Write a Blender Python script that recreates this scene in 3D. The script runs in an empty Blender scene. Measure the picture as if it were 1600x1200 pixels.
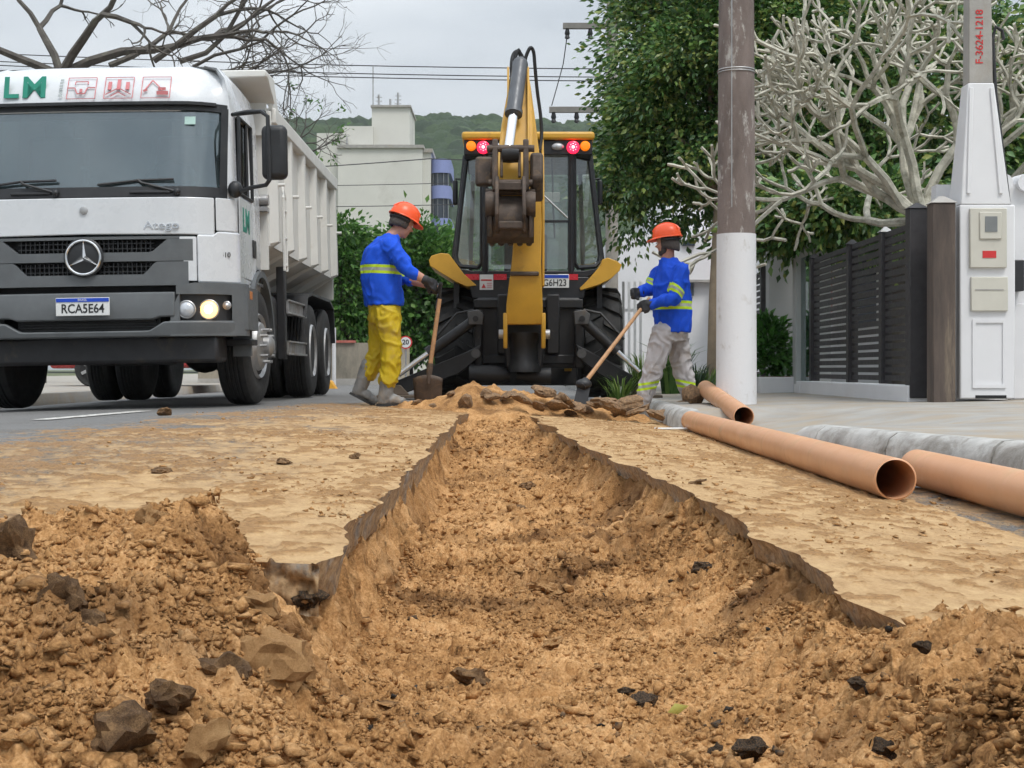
import bpy, bmesh, math, random
import numpy as np
from mathutils import Vector, Matrix, Euler
R = math.radians
scene = bpy.context.scene
col = scene.collection

# ---------------------------------------------------------------- camera
F = 2300.0 / 1600.0            # focal length over frame width
HZ = 577.0                     # eye level row in the 1600x1200 photograph
CAMZ = 0.31
cam = bpy.data.cameras.new('camera')
cam.sensor_width = 36.0
cam.lens = 36.0 * F
cam.shift_y = -(600.0 - HZ) / 1600.0
cam.clip_start = 0.05
cam.clip_end = 4000.0
camo = bpy.data.objects.new('camera', cam)
camo.location = (0, 0, CAMZ)
camo.rotation_euler = (R(90), 0, 0)
col.objects.link(camo)
scene.camera = camo

# ---------------------------------------------------------------- world: overcast daylight
SUN_EL, SUN_AZ = R(60), R(148)
world = bpy.data.worlds.new('World')
scene.world = world
world.use_nodes = True
nt = world.node_tree
nt.nodes.clear()
wo = nt.nodes.new('ShaderNodeOutputWorld')
bg = nt.nodes.new('ShaderNodeBackground')
sky = nt.nodes.new('ShaderNodeTexSky')
sky.sky_type = 'NISHITA'
sky.sun_disc = False
sky.sun_elevation = SUN_EL
sky.sun_rotation = SUN_AZ
sky.air_density = 1.0
sky.dust_density = 3.0
sky.ozone_density = 1.0
bw = nt.nodes.new('ShaderNodeRGBToBW')
nt.links.new(sky.outputs[0], bw.inputs[0])
wtc = nt.nodes.new('ShaderNodeTexCoord')
wmap = nt.nodes.new('ShaderNodeMapping')
wmap.inputs['Scale'].default_value = (1.0, 1.0, 3.2)
nt.links.new(wtc.outputs['Generated'], wmap.inputs[0])
wn = nt.nodes.new('ShaderNodeTexNoise')
wn.inputs['Scale'].default_value = 3.4
wn.inputs['Detail'].default_value = 5.0
wn.inputs['Roughness'].default_value = 0.5
nt.links.new(wmap.outputs[0], wn.inputs['Vector'])
wr = nt.nodes.new('ShaderNodeValToRGB')
wr.color_ramp.elements[0].position = 0.3
wr.color_ramp.elements[0].color = (3.2, 3.7, 4.3, 1)
wr.color_ramp.elements[1].position = 0.72
wr.color_ramp.elements[1].color = (6.2, 6.6, 7.0, 1)
nt.links.new(wn.outputs['Fac'], wr.inputs[0])
wm = nt.nodes.new('ShaderNodeMix')          # cloud deck over the clear sky
wm.data_type = 'RGBA'
wm.inputs['Factor'].default_value = 0.86
nt.links.new(bw.outputs[0], wm.inputs['A'])
nt.links.new(wr.outputs[0], wm.inputs['B'])
# an overcast deck is about three times brighter overhead than at the horizon
wsep = nt.nodes.new('ShaderNodeSeparateXYZ'); nt.links.new(wtc.outputs['Generated'], wsep.inputs[0])
wg = nt.nodes.new('ShaderNodeMapRange')
wg.inputs['From Min'].default_value = 0.0; wg.inputs['From Max'].default_value = 1.0
wg.inputs['To Min'].default_value = 0.50; wg.inputs['To Max'].default_value = 1.7
nt.links.new(wsep.outputs['Z'], wg.inputs['Value'])
wmul = nt.nodes.new('ShaderNodeMix'); wmul.data_type = 'RGBA'; wmul.blend_type = 'MULTIPLY'; wmul.inputs['Factor'].default_value = 1.0
nt.links.new(wm.outputs['Result'], wmul.inputs['A']); nt.links.new(wg.outputs[0], wmul.inputs['B'])
nt.links.new(wmul.outputs['Result'], bg.inputs['Color'])

bg.inputs['Strength'].default_value = 0.15
nt.links.new(bg.outputs[0], wo.inputs[0])

sun = bpy.data.lights.new('sun', 'SUN')
sun.energy = 1.5
sun.angle = R(16)
sun.color = (1.0, 0.96, 0.9)
suno = bpy.data.objects.new('sun', sun)
# the sky's sun_rotation runs clockwise from +Y seen from above
sd = Vector((math.sin(SUN_AZ) * math.cos(SUN_EL), math.cos(SUN_AZ) * math.cos(SUN_EL), math.sin(SUN_EL)))
suno.rotation_euler = (-sd).to_track_quat('-Z', 'Y').to_euler()
suno.location = (6, -9, 16)
col.objects.link(suno)

vs = scene.view_settings
vs.view_transform = 'Standard'
vs.look = 'None'
vs.gamma = 1.0
vs.use_curve_mapping = False
vs.exposure = 0.36
scene.cycles.use_denoising = True
scene.cycles.use_adaptive_sampling = True
scene.cycles.adaptive_threshold = 0.03
scene.cycles.max_bounces = 8
scene.cycles.transparent_max_bounces = 16

# ---------------------------------------------------------------- helpers
def at(px, py, d):
    """a point of the photograph (1600x1200 rows) at distance d along the street"""
    return Vector(((px - 800.0) * d / 2300.0, d, CAMZ + (HZ - py) * d / 2300.0))

rng = np.random.default_rng(7)
random.seed(7)

def hash2(ix, iy, seed):
    h = (ix.astype(np.int64) * 374761393 + iy.astype(np.int64) * 668265263 + seed * 974711) & 0xFFFFFFFF
    h = ((h ^ (h >> 13)) * 1274126177) & 0xFFFFFFFF
    h = h ^ (h >> 16)
    return (h & 0xFFFFFF) / float(0xFFFFFF)

def vnoise(x, y, seed=0):
    xi = np.floor(x); yi = np.floor(y)
    fx = x - xi; fy = y - yi
    fx = fx * fx * fx * (fx * (fx * 6 - 15) + 10); fy = fy * fy * fy * (fy * (fy * 6 - 15) + 10)
    a = hash2(xi, yi, seed); b = hash2(xi + 1, yi, seed)
    c = hash2(xi, yi + 1, seed); d = hash2(xi + 1, yi + 1, seed)
    return (a + (b - a) * fx) * (1 - fy) + (c + (d - c) * fx) * fy

def fbm(x, y, seed=0, octv=4, gain=0.5):
    s = 0; a = 1.0; t = 0
    for i in range(octv):
        s = s + a * vnoise(x, y, seed + i * 17); t += a
        a *= gain; x = x * 2.03 + 7.1; y = y * 2.03 + 3.7
    return s / t

def worley(x, y, seed=0):
    """nearest cell distance and that cell's random number"""
    xi = np.floor(x); yi = np.floor(y)
    best = np.full(x.shape, 9.0); rid = np.zeros(x.shape)
    for dx in (-1, 0, 1):
        for dy in (-1, 0, 1):
            cx = xi + dx; cy = yi + dy
            px_ = cx + hash2(cx, cy, seed); py_ = cy + hash2(cx, cy, seed + 5)
            dd = (px_ - x) ** 2 + (py_ - y) ** 2
            m = dd < best
            best = np.where(m, dd, best); rid = np.where(m, hash2(cx, cy, seed + 11), rid)
    return np.sqrt(best), rid

def sstep(a, b, x):
    t = np.clip((x - a) / (b - a), 0, 1)
    return t * t * (3 - 2 * t)

class MB:
    """collects geometry for ONE mesh"""
    def __init__(s):
        s.v = []; s.f = []; s.mi = []; s.cur = 0
    def add(s, vs_, fs_):
        o = len(s.v)
        s.v.extend([tuple(p) for p in vs_])
        for f in fs_:
            s.f.append(tuple(i + o for i in f)); s.mi.append(s.cur)
        return s
    def box(s, x0, x1, y0, y1, z0, z1):
        v = [(x, y, z) for z in (z0, z1) for y in (y0, y1) for x in (x0, x1)]
        return s.add(v, [(0, 2, 3, 1), (4, 5, 7, 6), (0, 1, 5, 4), (2, 6, 7, 3), (0, 4, 6, 2), (1, 3, 7, 5)])
    def obox(s, c, size, rot=(0, 0, 0)):
        M = Euler(rot).to_matrix(); c = Vector(c)
        v = [c + M @ Vector((x * size[0] / 2, y * size[1] / 2, z * size[2] / 2)) for z in (-1, 1) for y in (-1, 1) for x in (-1, 1)]
        return s.add(v, [(0, 2, 3, 1), (4, 5, 7, 6), (0, 1, 5, 4), (2, 6, 7, 3), (0, 4, 6, 2), (1, 3, 7, 5)])
    def bar(s, p0, p1, w, h, up=(0, 0, 1)):
        """rectangular bar from p0 to p1, w across, h along up"""
        p0 = Vector(p0); p1 = Vector(p1); t = (p1 - p0).normalized(); u = Vector(up)
        a = t.cross(u)
        if a.length < 1e-4: a = t.cross(Vector((1, 0, 0)))
        a.normalize(); b = a.cross(t).normalized()
        v = [p + a * (i * w / 2) + b * (j * h / 2) for p in (p0, p1) for j in (-1, 1) for i in (-1, 1)]
        return s.add(v, [(0, 1, 3, 2), (4, 6, 7, 5), (0, 4, 5, 1), (2, 3, 7, 6), (0, 2, 6, 4), (1, 5, 7, 3)])
    def cyl(s, p0, p1, r0, r1=None, n=14, caps=True):
        r1 = r0 if r1 is None else r1
        return s.tube([p0, p1], [r0, r1], n, caps)
    def tube(s, pts, r, n=8, caps=True, closed=False):
        P = [Vector(p) for p in pts]; m = len(P)
        rr = [r] * m if isinstance(r, (int, float)) else list(r)
        t0 = (P[1] - P[0]).normalized()
        a = t0.cross(Vector((0, 0, 1)))
        if a.length < 1e-3: a = t0.cross(Vector((0, 1, 0)))
        a.normalize()
        v = []
        for i in range(m):
            if closed: t = P[(i + 1) % m] - P[i - 1]
            elif i == 0: t = P[1] - P[0]
            elif i == m - 1: t = P[-1] - P[-2]
            else: t = (P[i + 1] - P[i]).normalized() + (P[i] - P[i - 1]).normalized()
            if t.length < 1e-9: t = t0
            t.normalize()
            a = (a - t * a.dot(t)); a = a.normalized() if a.length > 1e-6 else t.orthogonal().normalized()
            b = t.cross(a)
            for k in range(n):
                q = 2 * math.pi * k / n
                v.append(P[i] + (a * math.cos(q) + b * math.sin(q)) * rr[i])
        f = []
        for i in range(m if closed else m - 1):
            j = (i + 1) % m
            for k in range(n):
                l = (k + 1) % n
                f.append((i * n + k, i * n + l, j * n + l, j * n + k))
        if caps and not closed:
            f.append(tuple(range(n - 1, -1, -1))); f.append(tuple((m - 1) * n + k for k in range(n)))
        return s.add(v, f)
    def prism(s, poly, axis, lo, hi):
        """polygon of two coordinates pushed along an axis ('x': y,z  'y': x,z  'z': x,y)"""
        def mk(p, h):
            return (h, p[0], p[1]) if axis == 'x' else (p[0], h, p[1]) if axis == 'y' else (p[0], p[1], h)
        n = len(poly)
        v = [mk(p, lo) for p in poly] + [mk(p, hi) for p in poly]
        return s.add(v, [tuple(range(n - 1, -1, -1)), tuple(range(n, 2 * n))] + [(i, (i + 1) % n, n + (i + 1) % n, n + i) for i in range(n)])
    def lathe(s, prof, o, axis='x', n=28):
        """profile of (radius, height) round an axis through o"""
        v = []; o = Vector(o); m = len(prof)
        for r, h in prof:
            for k in range(n):
                q = 2 * math.pi * k / n; c = r * math.cos(q); d = r * math.sin(q)
                v.append(o + Vector((h, c, d) if axis == 'x' else (c, h, d) if axis == 'y' else (c, d, h)))
        f = [(i * n + k, i * n + (k + 1) % n, (i + 1) * n + (k + 1) % n, (i + 1) * n + k) for i in range(m - 1) for k in range(n)]
        if prof[0][0] > 1e-6: f.append(tuple(range(n)))
        if prof[-1][0] > 1e-6: f.append(tuple((m - 1) * n + k for k in range(n)))
        return s.add(v, f)
    def loft(s, rings, caps=True, closed=True):
        n = len(rings[0]); v = [p for r in rings for p in r]
        f = [(i * n + k, i * n + (k + 1) % n, (i + 1) * n + (k + 1) % n, (i + 1) * n + k) for i in range(len(rings) - 1) for k in range(n if closed else n - 1)]
        if caps and closed:
            f.append(tuple(range(n - 1, -1, -1))); f.append(tuple((len(rings) - 1) * n + k for k in range(n)))
        return s.add(v, f)
    def ell(s, c, r, rot=(0, 0, 0), nu=12, nv=8):
        M = Euler(rot).to_matrix(); c = Vector(c); r = (r, r, r) if isinstance(r, (int, float)) else r
        v = [c + M @ Vector((0, 0, r[2]))]
        for j in range(1, nv):
            t = math.pi * j / nv
            for k in range(nu):
                q = 2 * math.pi * k / nu
                v.append(c + M @ Vector((r[0] * math.sin(t) * math.cos(q), r[1] * math.sin(t) * math.sin(q), r[2] * math.cos(t))))
        v.append(c + M @ Vector((0, 0, -r[2])))
        f = [(0, 1 + k, 1 + (k + 1) % nu) for k in range(nu)]
        for j in range(nv - 2):
            b = 1 + j * nu
            f += [(b + k, b + nu + k, b + nu + (k + 1) % nu, b + (k + 1) % nu) for k in range(nu)]
        b = 1 + (nv - 2) * nu; e = len(v) - 1
        f += [(b + k, e, b + (k + 1) % nu) for k in range(nu)]
        return s.add(v, f)
    def mesh(s, name, mats, smooth=False, ang=38):
        me = bpy.data.meshes.new(name)
        me.from_pydata([tuple(p) for p in s.v], [], s.f)
        for m in (mats if isinstance(mats, (list, tuple)) else [mats]): me.materials.append(m)
        if isinstance(mats, (list, tuple)) and len(mats) > 1:
            me.polygons.foreach_set('material_index', s.mi)
        bm = bmesh.new(); bm.from_mesh(me)
        bmesh.ops.recalc_face_normals(bm, faces=bm.faces)
        bm.to_mesh(me); bm.free()
        if smooth:
            me.polygons.foreach_set('use_smooth', [True] * len(me.polygons))
            me.set_sharp_from_angle(angle=R(ang))
        me.update()
        return me
    def build(s, name, mats, parent=None, smooth=False, bevel=0, seg=2, ang=38):
        o = link(name, s.mesh(name, mats, smooth or bevel > 0, ang), parent)
        if bevel > 0:
            b = o.modifiers.new('bevel', 'BEVEL'); b.width = bevel; b.segments = seg
            b.limit_method = 'ANGLE'; b.angle_limit = R(35)
        return o

def link(name, data, parent=None):
    o = bpy.data.objects.new(name, data)
    col.objects.link(o)
    if parent is not None: o.parent = parent
    return o

def tag(o, label=None, cat=None, group=None, kind=None):
    if label: o['label'] = label
    if cat: o['category'] = cat
    if group: o['group'] = group
    if kind: o['kind'] = kind
    return o

def thing(name, label, cat, loc=(0, 0, 0), rot=(0, 0, 0), group=None):
    o = bpy.data.objects.new(name, None)
    o.empty_display_size = 0.2
    col.objects.link(o)
    o.location = loc; o.rotation_euler = rot
    return tag(o, label, cat, group)

def copy_tree(o, parent=None):
    c = o.copy(); col.objects.link(c); c.parent = parent
    for ch in [k for k in bpy.data.objects if k.parent == o]: copy_tree(ch, c)
    return c

def np_mesh(name, V, Fq, mat=None, smooth=True):
    """mesh from numpy arrays: V (n,3), Fq (m,3 or 4)"""
    me = bpy.data.meshes.new(name)
    k = Fq.shape[1]
    me.vertices.add(len(V)); me.vertices.foreach_set('co', np.ascontiguousarray(V, dtype=np.float32).ravel())
    me.loops.add(Fq.size); me.loops.foreach_set('vertex_index', np.ascontiguousarray(Fq, dtype=np.int32).ravel())
    me.polygons.add(len(Fq))
    me.polygons.foreach_set('loop_start', np.arange(0, Fq.size, k, dtype=np.int32))
    me.polygons.foreach_set('loop_total', np.full(len(Fq), k, dtype=np.int32))
    me.update(calc_edges=True)
    me.validate()
    if smooth: me.polygons.foreach_set('use_smooth', np.ones(len(me.polygons), dtype=bool))
    if mat: me.materials.append(mat)
    return me

def grid_faces(nr, nc):
    i = np.arange(nr - 1)[:, None] * nc + np.arange(nc - 1)[None, :]
    return np.stack([i, i + 1, i + nc + 1, i + nc], -1).reshape(-1, 4)

def text_mb(txt, size, mb=None, M=Matrix(), extr=0.002, sx=1.0, align='CENTER', bold=0.0, sp=1.0):
    cu = bpy.data.curves.new('lettering', 'FONT')
    cu.body = txt; cu.size = size; cu.extrude = extr; cu.align_x = align; cu.align_y = 'CENTER'; cu.offset = bold
    cu.resolution_u = 3; cu.space_character = sp
    ob = bpy.data.objects.new('lettering', cu); col.objects.link(ob)
    dg = bpy.context.evaluated_depsgraph_get(); dg.update()
    me = bpy.data.meshes.new_from_object(ob.evaluated_get(dg))
    mb = mb or MB()
    mb.add([M @ Vector((v.co.x * sx, v.co.y, v.co.z)) for v in me.vertices], [tuple(p.vertices) for p in me.polygons])
    bpy.data.objects.remove(ob); bpy.data.curves.remove(cu); bpy.data.meshes.remove(me)
    return mb

def facing(x, y, z, yaw=0.0, tilt=0.0):
    """matrix that stands text up so that it faces -Y (towards the camera)"""
    return Matrix.Translation((x, y, z)) @ Euler((R(90) + tilt, 0, yaw)).to_matrix().to_4x4()

# ---------------------------------------------------------------- materials
class N:
    """tiny node-tree helper"""
    def __init__(s, name):
        s.m = bpy.data.materials.new(name); s.m.use_nodes = True
        s.t = s.m.node_tree; s.t.nodes.clear()
        s.out = s.n('ShaderNodeOutputMaterial')
        s.b = s.n('ShaderNodeBsdfPrincipled')
        s.l(s.b.outputs[0], s.out.inputs[0])
        s.tc = s.n('ShaderNodeTexCoord')
    def n(s, t, **kw):
        k = s.t.nodes.new(t)
        for a, b in kw.items(): setattr(k, a, b)
        return k
    def l(s, a, b): s.t.links.new(a, b)
    def noise(s, scale, detail=4, rough=0.55, vec=None, stretch=None, coord='Object', dist=0.0):
        k = s.n('ShaderNodeTexNoise')
        k.inputs['Scale'].default_value = scale; k.inputs['Detail'].default_value = detail; k.inputs['Roughness'].default_value = rough
        k.inputs['Distortion'].default_value = dist
        v = vec or s.tc.outputs[coord]
        if stretch:
            mp = s.n('ShaderNodeMapping'); mp.inputs['Scale'].default_value = stretch
            s.l(v, mp.inputs[0]); v = mp.outputs[0]
        s.l(v, k.inputs['Vector'])
        return k.outputs['Fac']
    def voro(s, scale, feature='F1', out='Distance', coord='Object'):
        k = s.n('ShaderNodeTexVoronoi', feature=feature); k.inputs['Scale'].default_value = scale
        s.l(s.tc.outputs[coord], k.inputs['Vector'])
        return k.outputs[out]
    def ramp(s, fac, stops, interp='LINEAR'):
        k = s.n('ShaderNodeValToRGB'); cr = k.color_ramp; cr.interpolation = interp
        while len(cr.elements) < len(stops): cr.elements.new(0.5)
        for e, (p, c) in zip(cr.elements, stops):
            e.position = p; e.color = (*c, 1) if len(c) == 3 else c
        s.l(fac, k.inputs[0])
        return k.outputs[0]
    def mix(s, fac, a, b, mode='MIX'):
        k = s.n('ShaderNodeMix', data_type='RGBA', blend_type=mode)
        for sock, v in ((k.inputs['Factor'], fac), (k.inputs['A'], a), (k.inputs['B'], b)):
            if isinstance(v, (int, float)): sock.default_value = v
            elif isinstance(v, tuple): sock.default_value = (*v, 1) if len(v) == 3 else v
            else: s.l(v, sock)
        return k.outputs['Result']
    def math(s, op, a, b=0.0, clamp=False):
        k = s.n('ShaderNodeMath', operation=op, use_clamp=clamp)
        for i, v in enumerate((a, b)):
            if isinstance(v, (int, float)): k.inputs[i].default_value = v
            else: s.l(v, k.inputs[i])
        return k.outputs[0]
    def attr(s, name):
        k = s.n('ShaderNodeAttribute', attribute_name=name)
        return k.outputs['Fac']
    def xyz(s, coord='Object'):
        k = s.n('ShaderNodeSeparateXYZ'); s.l(s.tc.outputs[coord], k.inputs[0])
        return k.outputs
    def color(s, c):
        if isinstance(c, tuple): s.b.inputs['Base Color'].default_value = (*c, 1)
        else: s.l(c, s.b.inputs['Base Color'])
    def rough(s, r):
        if isinstance(r, (int, float)): s.b.inputs['Roughness'].default_value = r
        else: s.l(r, s.b.inputs['Roughness'])
    def bump(s, h, strength=0.3, dist=0.01):
        k = s.n('ShaderNodeBump'); k.inputs['Strength'].default_value = strength; k.inputs['Distance'].default_value = dist
        s.l(h, k.inputs['Height']); s.l(k.outputs[0], s.b.inputs['Normal'])

def mat(name, c, rough=0.5, metal=0.0, var=0.12, vs_=6.0, bump=0.0, bs=80.0, dirt=None, dirt_amt=0.5, ds=4.0, coat=0.0, spec=0.5):
    """painted or plain surface: base colour with uneven tone, optional grime and fine relief"""
    n = N(name)
    lo = tuple(max(0, x * (1 - var)) for x in c); hi = tuple(min(1, x * (1 + var)) for x in c)
    cc = n.ramp(n.noise(vs_, 5, 0.6), [(0.3, lo), (0.7, hi)])
    rr = n.ramp(n.noise(vs_ * 2.3, 4, 0.6), [(0.3, (max(0.02, rough - 0.07),) * 3), (0.7, (min(1, rough + 0.09),) * 3)])
    if dirt:
        f = n.ramp(n.noise(ds, 8, 0.68, dist=0.4), [(1 - dirt_amt - 0.12, (0, 0, 0)), (1 - dirt_amt + 0.16, (1, 1, 1))])
        cc = n.mix(f, cc, dirt)
        rr = n.mix(f, rr, (0.85, 0.85, 0.85))
    n.color(cc); n.rough(rr)
    n.b.inputs['Metallic'].default_value = metal
    n.b.inputs['Coat Weight'].default_value = coat
    n.b.inputs['Specular IOR Level'].default_value = spec
    if bump: n.bump(n.noise(bs, 5, 0.6), bump, 0.004)
    return n.m

def emis(name, c, s, base=(0.3, 0.3, 0.3)):
    n = N(name); n.color(base); n.rough(0.15)
    n.b.inputs['Emission Color'].default_value = (*c, 1); n.b.inputs['Emission Strength'].default_value = s
    return n.m

def glass(name, tint, refl=0.25, dirt=0.0, dcol=(0.45, 0.4, 0.32)):
    """thin window pane: clear tinted body, mirror coat that grows towards grazing view, a film of dust"""
    n = N(name)
    tr = n.n('ShaderNodeBsdfTransparent'); tr.inputs[0].default_value = (*tint, 1)
    gl = n.n('ShaderNodeBsdfGlossy'); gl.inputs['Roughness'].default_value = 0.03; gl.inputs[0].default_value = (0.9, 0.96, 1, 1)
    lw = n.n('ShaderNodeLayerWeight'); lw.inputs[0].default_value = 0.3
    f = n.math('ADD', n.math('MULTIPLY', lw.outputs['Fresnel'], 0.7), refl, True)
    mx = n.n('ShaderNodeMixShader'); n.l(f, mx.inputs[0]); n.l(tr.outputs[0], mx.inputs[1]); n.l(gl.outputs[0], mx.inputs[2])
    res = mx.outputs[0]
    if dirt > 0:
        df = n.n('ShaderNodeBsdfDiffuse'); df.inputs[0].default_value = (*dcol, 1)
        m2 = n.n('ShaderNodeMixShader')
        n.l(n.ramp(n.noise(3, 3, 0.5), [(0.35, (dirt * 0.4,) * 3), (0.75, (min(1, dirt * 1.6),) * 3)]), m2.inputs[0])
        n.l(res, m2.inputs[1]); n.l(df.outputs[0], m2.inputs[2]); res = m2.outputs[0]
    n.l(res, n.out.inputs[0])
    return n.m

def leaf_mat(name, cols, rough=0.45, trans=0.25):
    n = N(name)
    g = n.n('ShaderNodeNewGeometry')
    st = [(i / (len(cols) - 1), c) for i, c in enumerate(cols)]
    cc = n.ramp(g.outputs['Random Per Island'], st)
    n.color(cc); n.rough(rough)
    tl = n.n('ShaderNodeBsdfTranslucent'); n.l(cc, tl.inputs[0])
    mx = n.n('ShaderNodeMixShader'); mx.inputs[0].default_value = trans
    n.l(n.b.outputs[0], mx.inputs[1]); n.l(tl.outputs[0], mx.inputs[2]); n.l(mx.outputs[0], n.out.inputs[0])
    return n.m

M = {}
M['white_paint'] = mat('white_truck_paint', (0.62, 0.64, 0.66), 0.28, 0, 0.04, 3, dirt=(0.42, 0.4, 0.36), dirt_amt=0.22, ds=2.2, coat=0.4)
M['bed_paint'] = mat('cream_bed_paint', (0.655, 0.65, 0.615), 0.5, 0, 0.07, 3, dirt=(0.42, 0.38, 0.31), dirt_amt=0.27, ds=3)
M['grey_plastic'] = mat('grey_moulded_plastic', (0.105, 0.113, 0.118), 0.55, 0, 0.12, 8, 0.15, 400, dirt=(0.2, 0.18, 0.15), dirt_amt=0.22, ds=3)
M['black_plastic'] = mat('black_plastic', (0.018, 0.019, 0.021), 0.45, 0, 0.2, 8, dirt=(0.09, 0.08, 0.065), dirt_amt=0.25, ds=5)
M['black_steel'] = mat('black_steel', (0.016, 0.016, 0.018), 0.5, 0, 0.25, 8, dirt=(0.10, 0.075, 0.05), dirt_amt=0.3, ds=6)
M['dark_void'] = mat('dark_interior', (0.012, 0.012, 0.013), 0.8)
M['chrome'] = mat('chrome', (0.8, 0.8, 0.8), 0.12, 1.0, 0.03)
M['dull_steel'] = mat('dull_steel', (0.42, 0.42, 0.42), 0.42, 0.7, 0.15, 8, dirt=(0.2, 0.16, 0.11), dirt_amt=0.35)
M['tyre'] = mat('tyre_rubber', (0.022, 0.022, 0.022), 0.75, 0, 0.25, 9, 0.2, 200, dirt=(0.16, 0.12, 0.08), dirt_amt=0.25, ds=6)
M['yellow'] = mat('yellow_machine_paint', (0.60, 0.33, 0.035), 0.42, 0, 0.10, 4, 0.05, 60, dirt=(0.20, 0.12, 0.05), dirt_amt=0.3, ds=5)
M['muddy_steel'] = mat('muddy_steel', (0.085, 0.062, 0.048), 0.6, 0.3, 0.4, 9, 0.5, 60, dirt=(0.25, 0.16, 0.085), dirt_amt=0.35, ds=7)
M['lamp_white'] = mat('lamp_glass', (0.55, 0.57, 0.6), 0.1, 0.3, 0.1)
M['red_refl'] = mat('red_reflector', (0.55, 0.015, 0.03), 0.25)
M['white_refl'] = mat('white_reflector', (0.7, 0.7, 0.7), 0.3)
M['sign_white'] = mat('white_sign_face', (0.68, 0.69, 0.68), 0.4, 0, 0.05, 20)
M['sign_red'] = mat('red_print', (0.55, 0.03, 0.03), 0.5)
M['pale_red'] = mat('faded_red_print', (0.58, 0.19, 0.2), 0.5)
M['green_print'] = mat('green_print', (0.008, 0.22, 0.15), 0.45)
M['black_print'] = mat('black_print', (0.012, 0.012, 0.014), 0.5)
M['blue_print'] = mat('blue_print', (0.01, 0.06, 0.45), 0.45)
M['windscreen'] = glass('windscreen_glass', (0.36, 0.47, 0.48), 0.15, 0.13, (0.22, 0.29, 0.31))
M['cab_glass'] = glass('cab_glass', (0.72, 0.78, 0.76), 0.13, 0.10, (0.5, 0.5, 0.46))
M['side_glass'] = glass('side_glass', (0.15, 0.17, 0.17), 0.10, 0.05)
M['concrete'] = mat('grey_concrete', (0.36, 0.345, 0.32), 0.85, 0, 0.18, 3, 0.35, 60, dirt=(0.26, 0.21, 0.15), dirt_amt=0.35, ds=1.5)
M['whitewash'] = mat('white_wall_paint', (0.70, 0.70, 0.71), 0.8, 0, 0.05, 2, 0.1, 40, dirt=(0.5, 0.47, 0.42), dirt_amt=0.25, ds=1.2)
M['wall_cream'] = mat('cream_render', (0.60, 0.59, 0.54), 0.85, 0, 0.06, 0.4, dirt=(0.42, 0.4, 0.35), dirt_amt=0.33, ds=0.25)
M['wood_handle'] = mat('wooden_handle', (0.42, 0.23, 0.11), 0.6, 0, 0.25, 20, 0.2, 90)
M['wire'] = mat('black_cable', (0.03, 0.03, 0.032), 0.6)
M['bark_pale'] = mat('pale_lichen_bark', (0.50, 0.48, 0.40), 0.85, 0, 0.3, 7, 0.9, 30, dirt=(0.17, 0.165, 0.115), dirt_amt=0.42, ds=11)
M['bark_dark'] = mat('dark_bark', (0.085, 0.075, 0.065), 0.9, 0, 0.3, 5, 0.5, 30, dirt=(0.2, 0.2, 0.15), dirt_amt=0.35, ds=4)
# ================================================================ ground, road, trench
def XL(Y): return np.interp(Y, [1.0, 2.69, 5.0, 11.2, 12.6, 13.2], [-0.34, -0.35, -0.345, -0.40, -0.30, 0.0])
def XR(Y): return np.interp(Y, [1.0, 1.93, 2.84, 4.45, 7.06, 12.0, 12.8, 13.2], [0.70, 0.67, 0.62, 0.62, 0.41, 0.14, 0.10, 0.0])
def zr(X, Y):
    X = np.asarray(X, float)
    a = np.clip(X, -6.0, 1.55) + 2.2
    return np.where(a > 0, -0.0125 * a * a, -0.010 * a * a) + 0 * np.asarray(Y, float)
def edge_l(Y): return XL(Y) + (fbm(Y * 3.1, Y * 0, 3, 3) - 0.5) * 0.07 + (fbm(Y * 11, Y * 0, 5, 4, 0.6) - 0.5) * 0.022 + 0.012 * (vnoise(np.floor(Y * 4.3) * 7.7, Y * 0, 6) - 0.5)
def edge_r(Y): return XR(Y) + (fbm(Y * 2.2, Y * 0 + 4, 9, 3) - 0.5) * 0.13 + (fbm(Y * 8, Y * 0, 8, 5, 0.7) - 0.5) * 0.02 + 0.02 * (vnoise(np.floor(Y * 3.7) * 5.3, Y * 0, 12) - 0.5)

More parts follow.
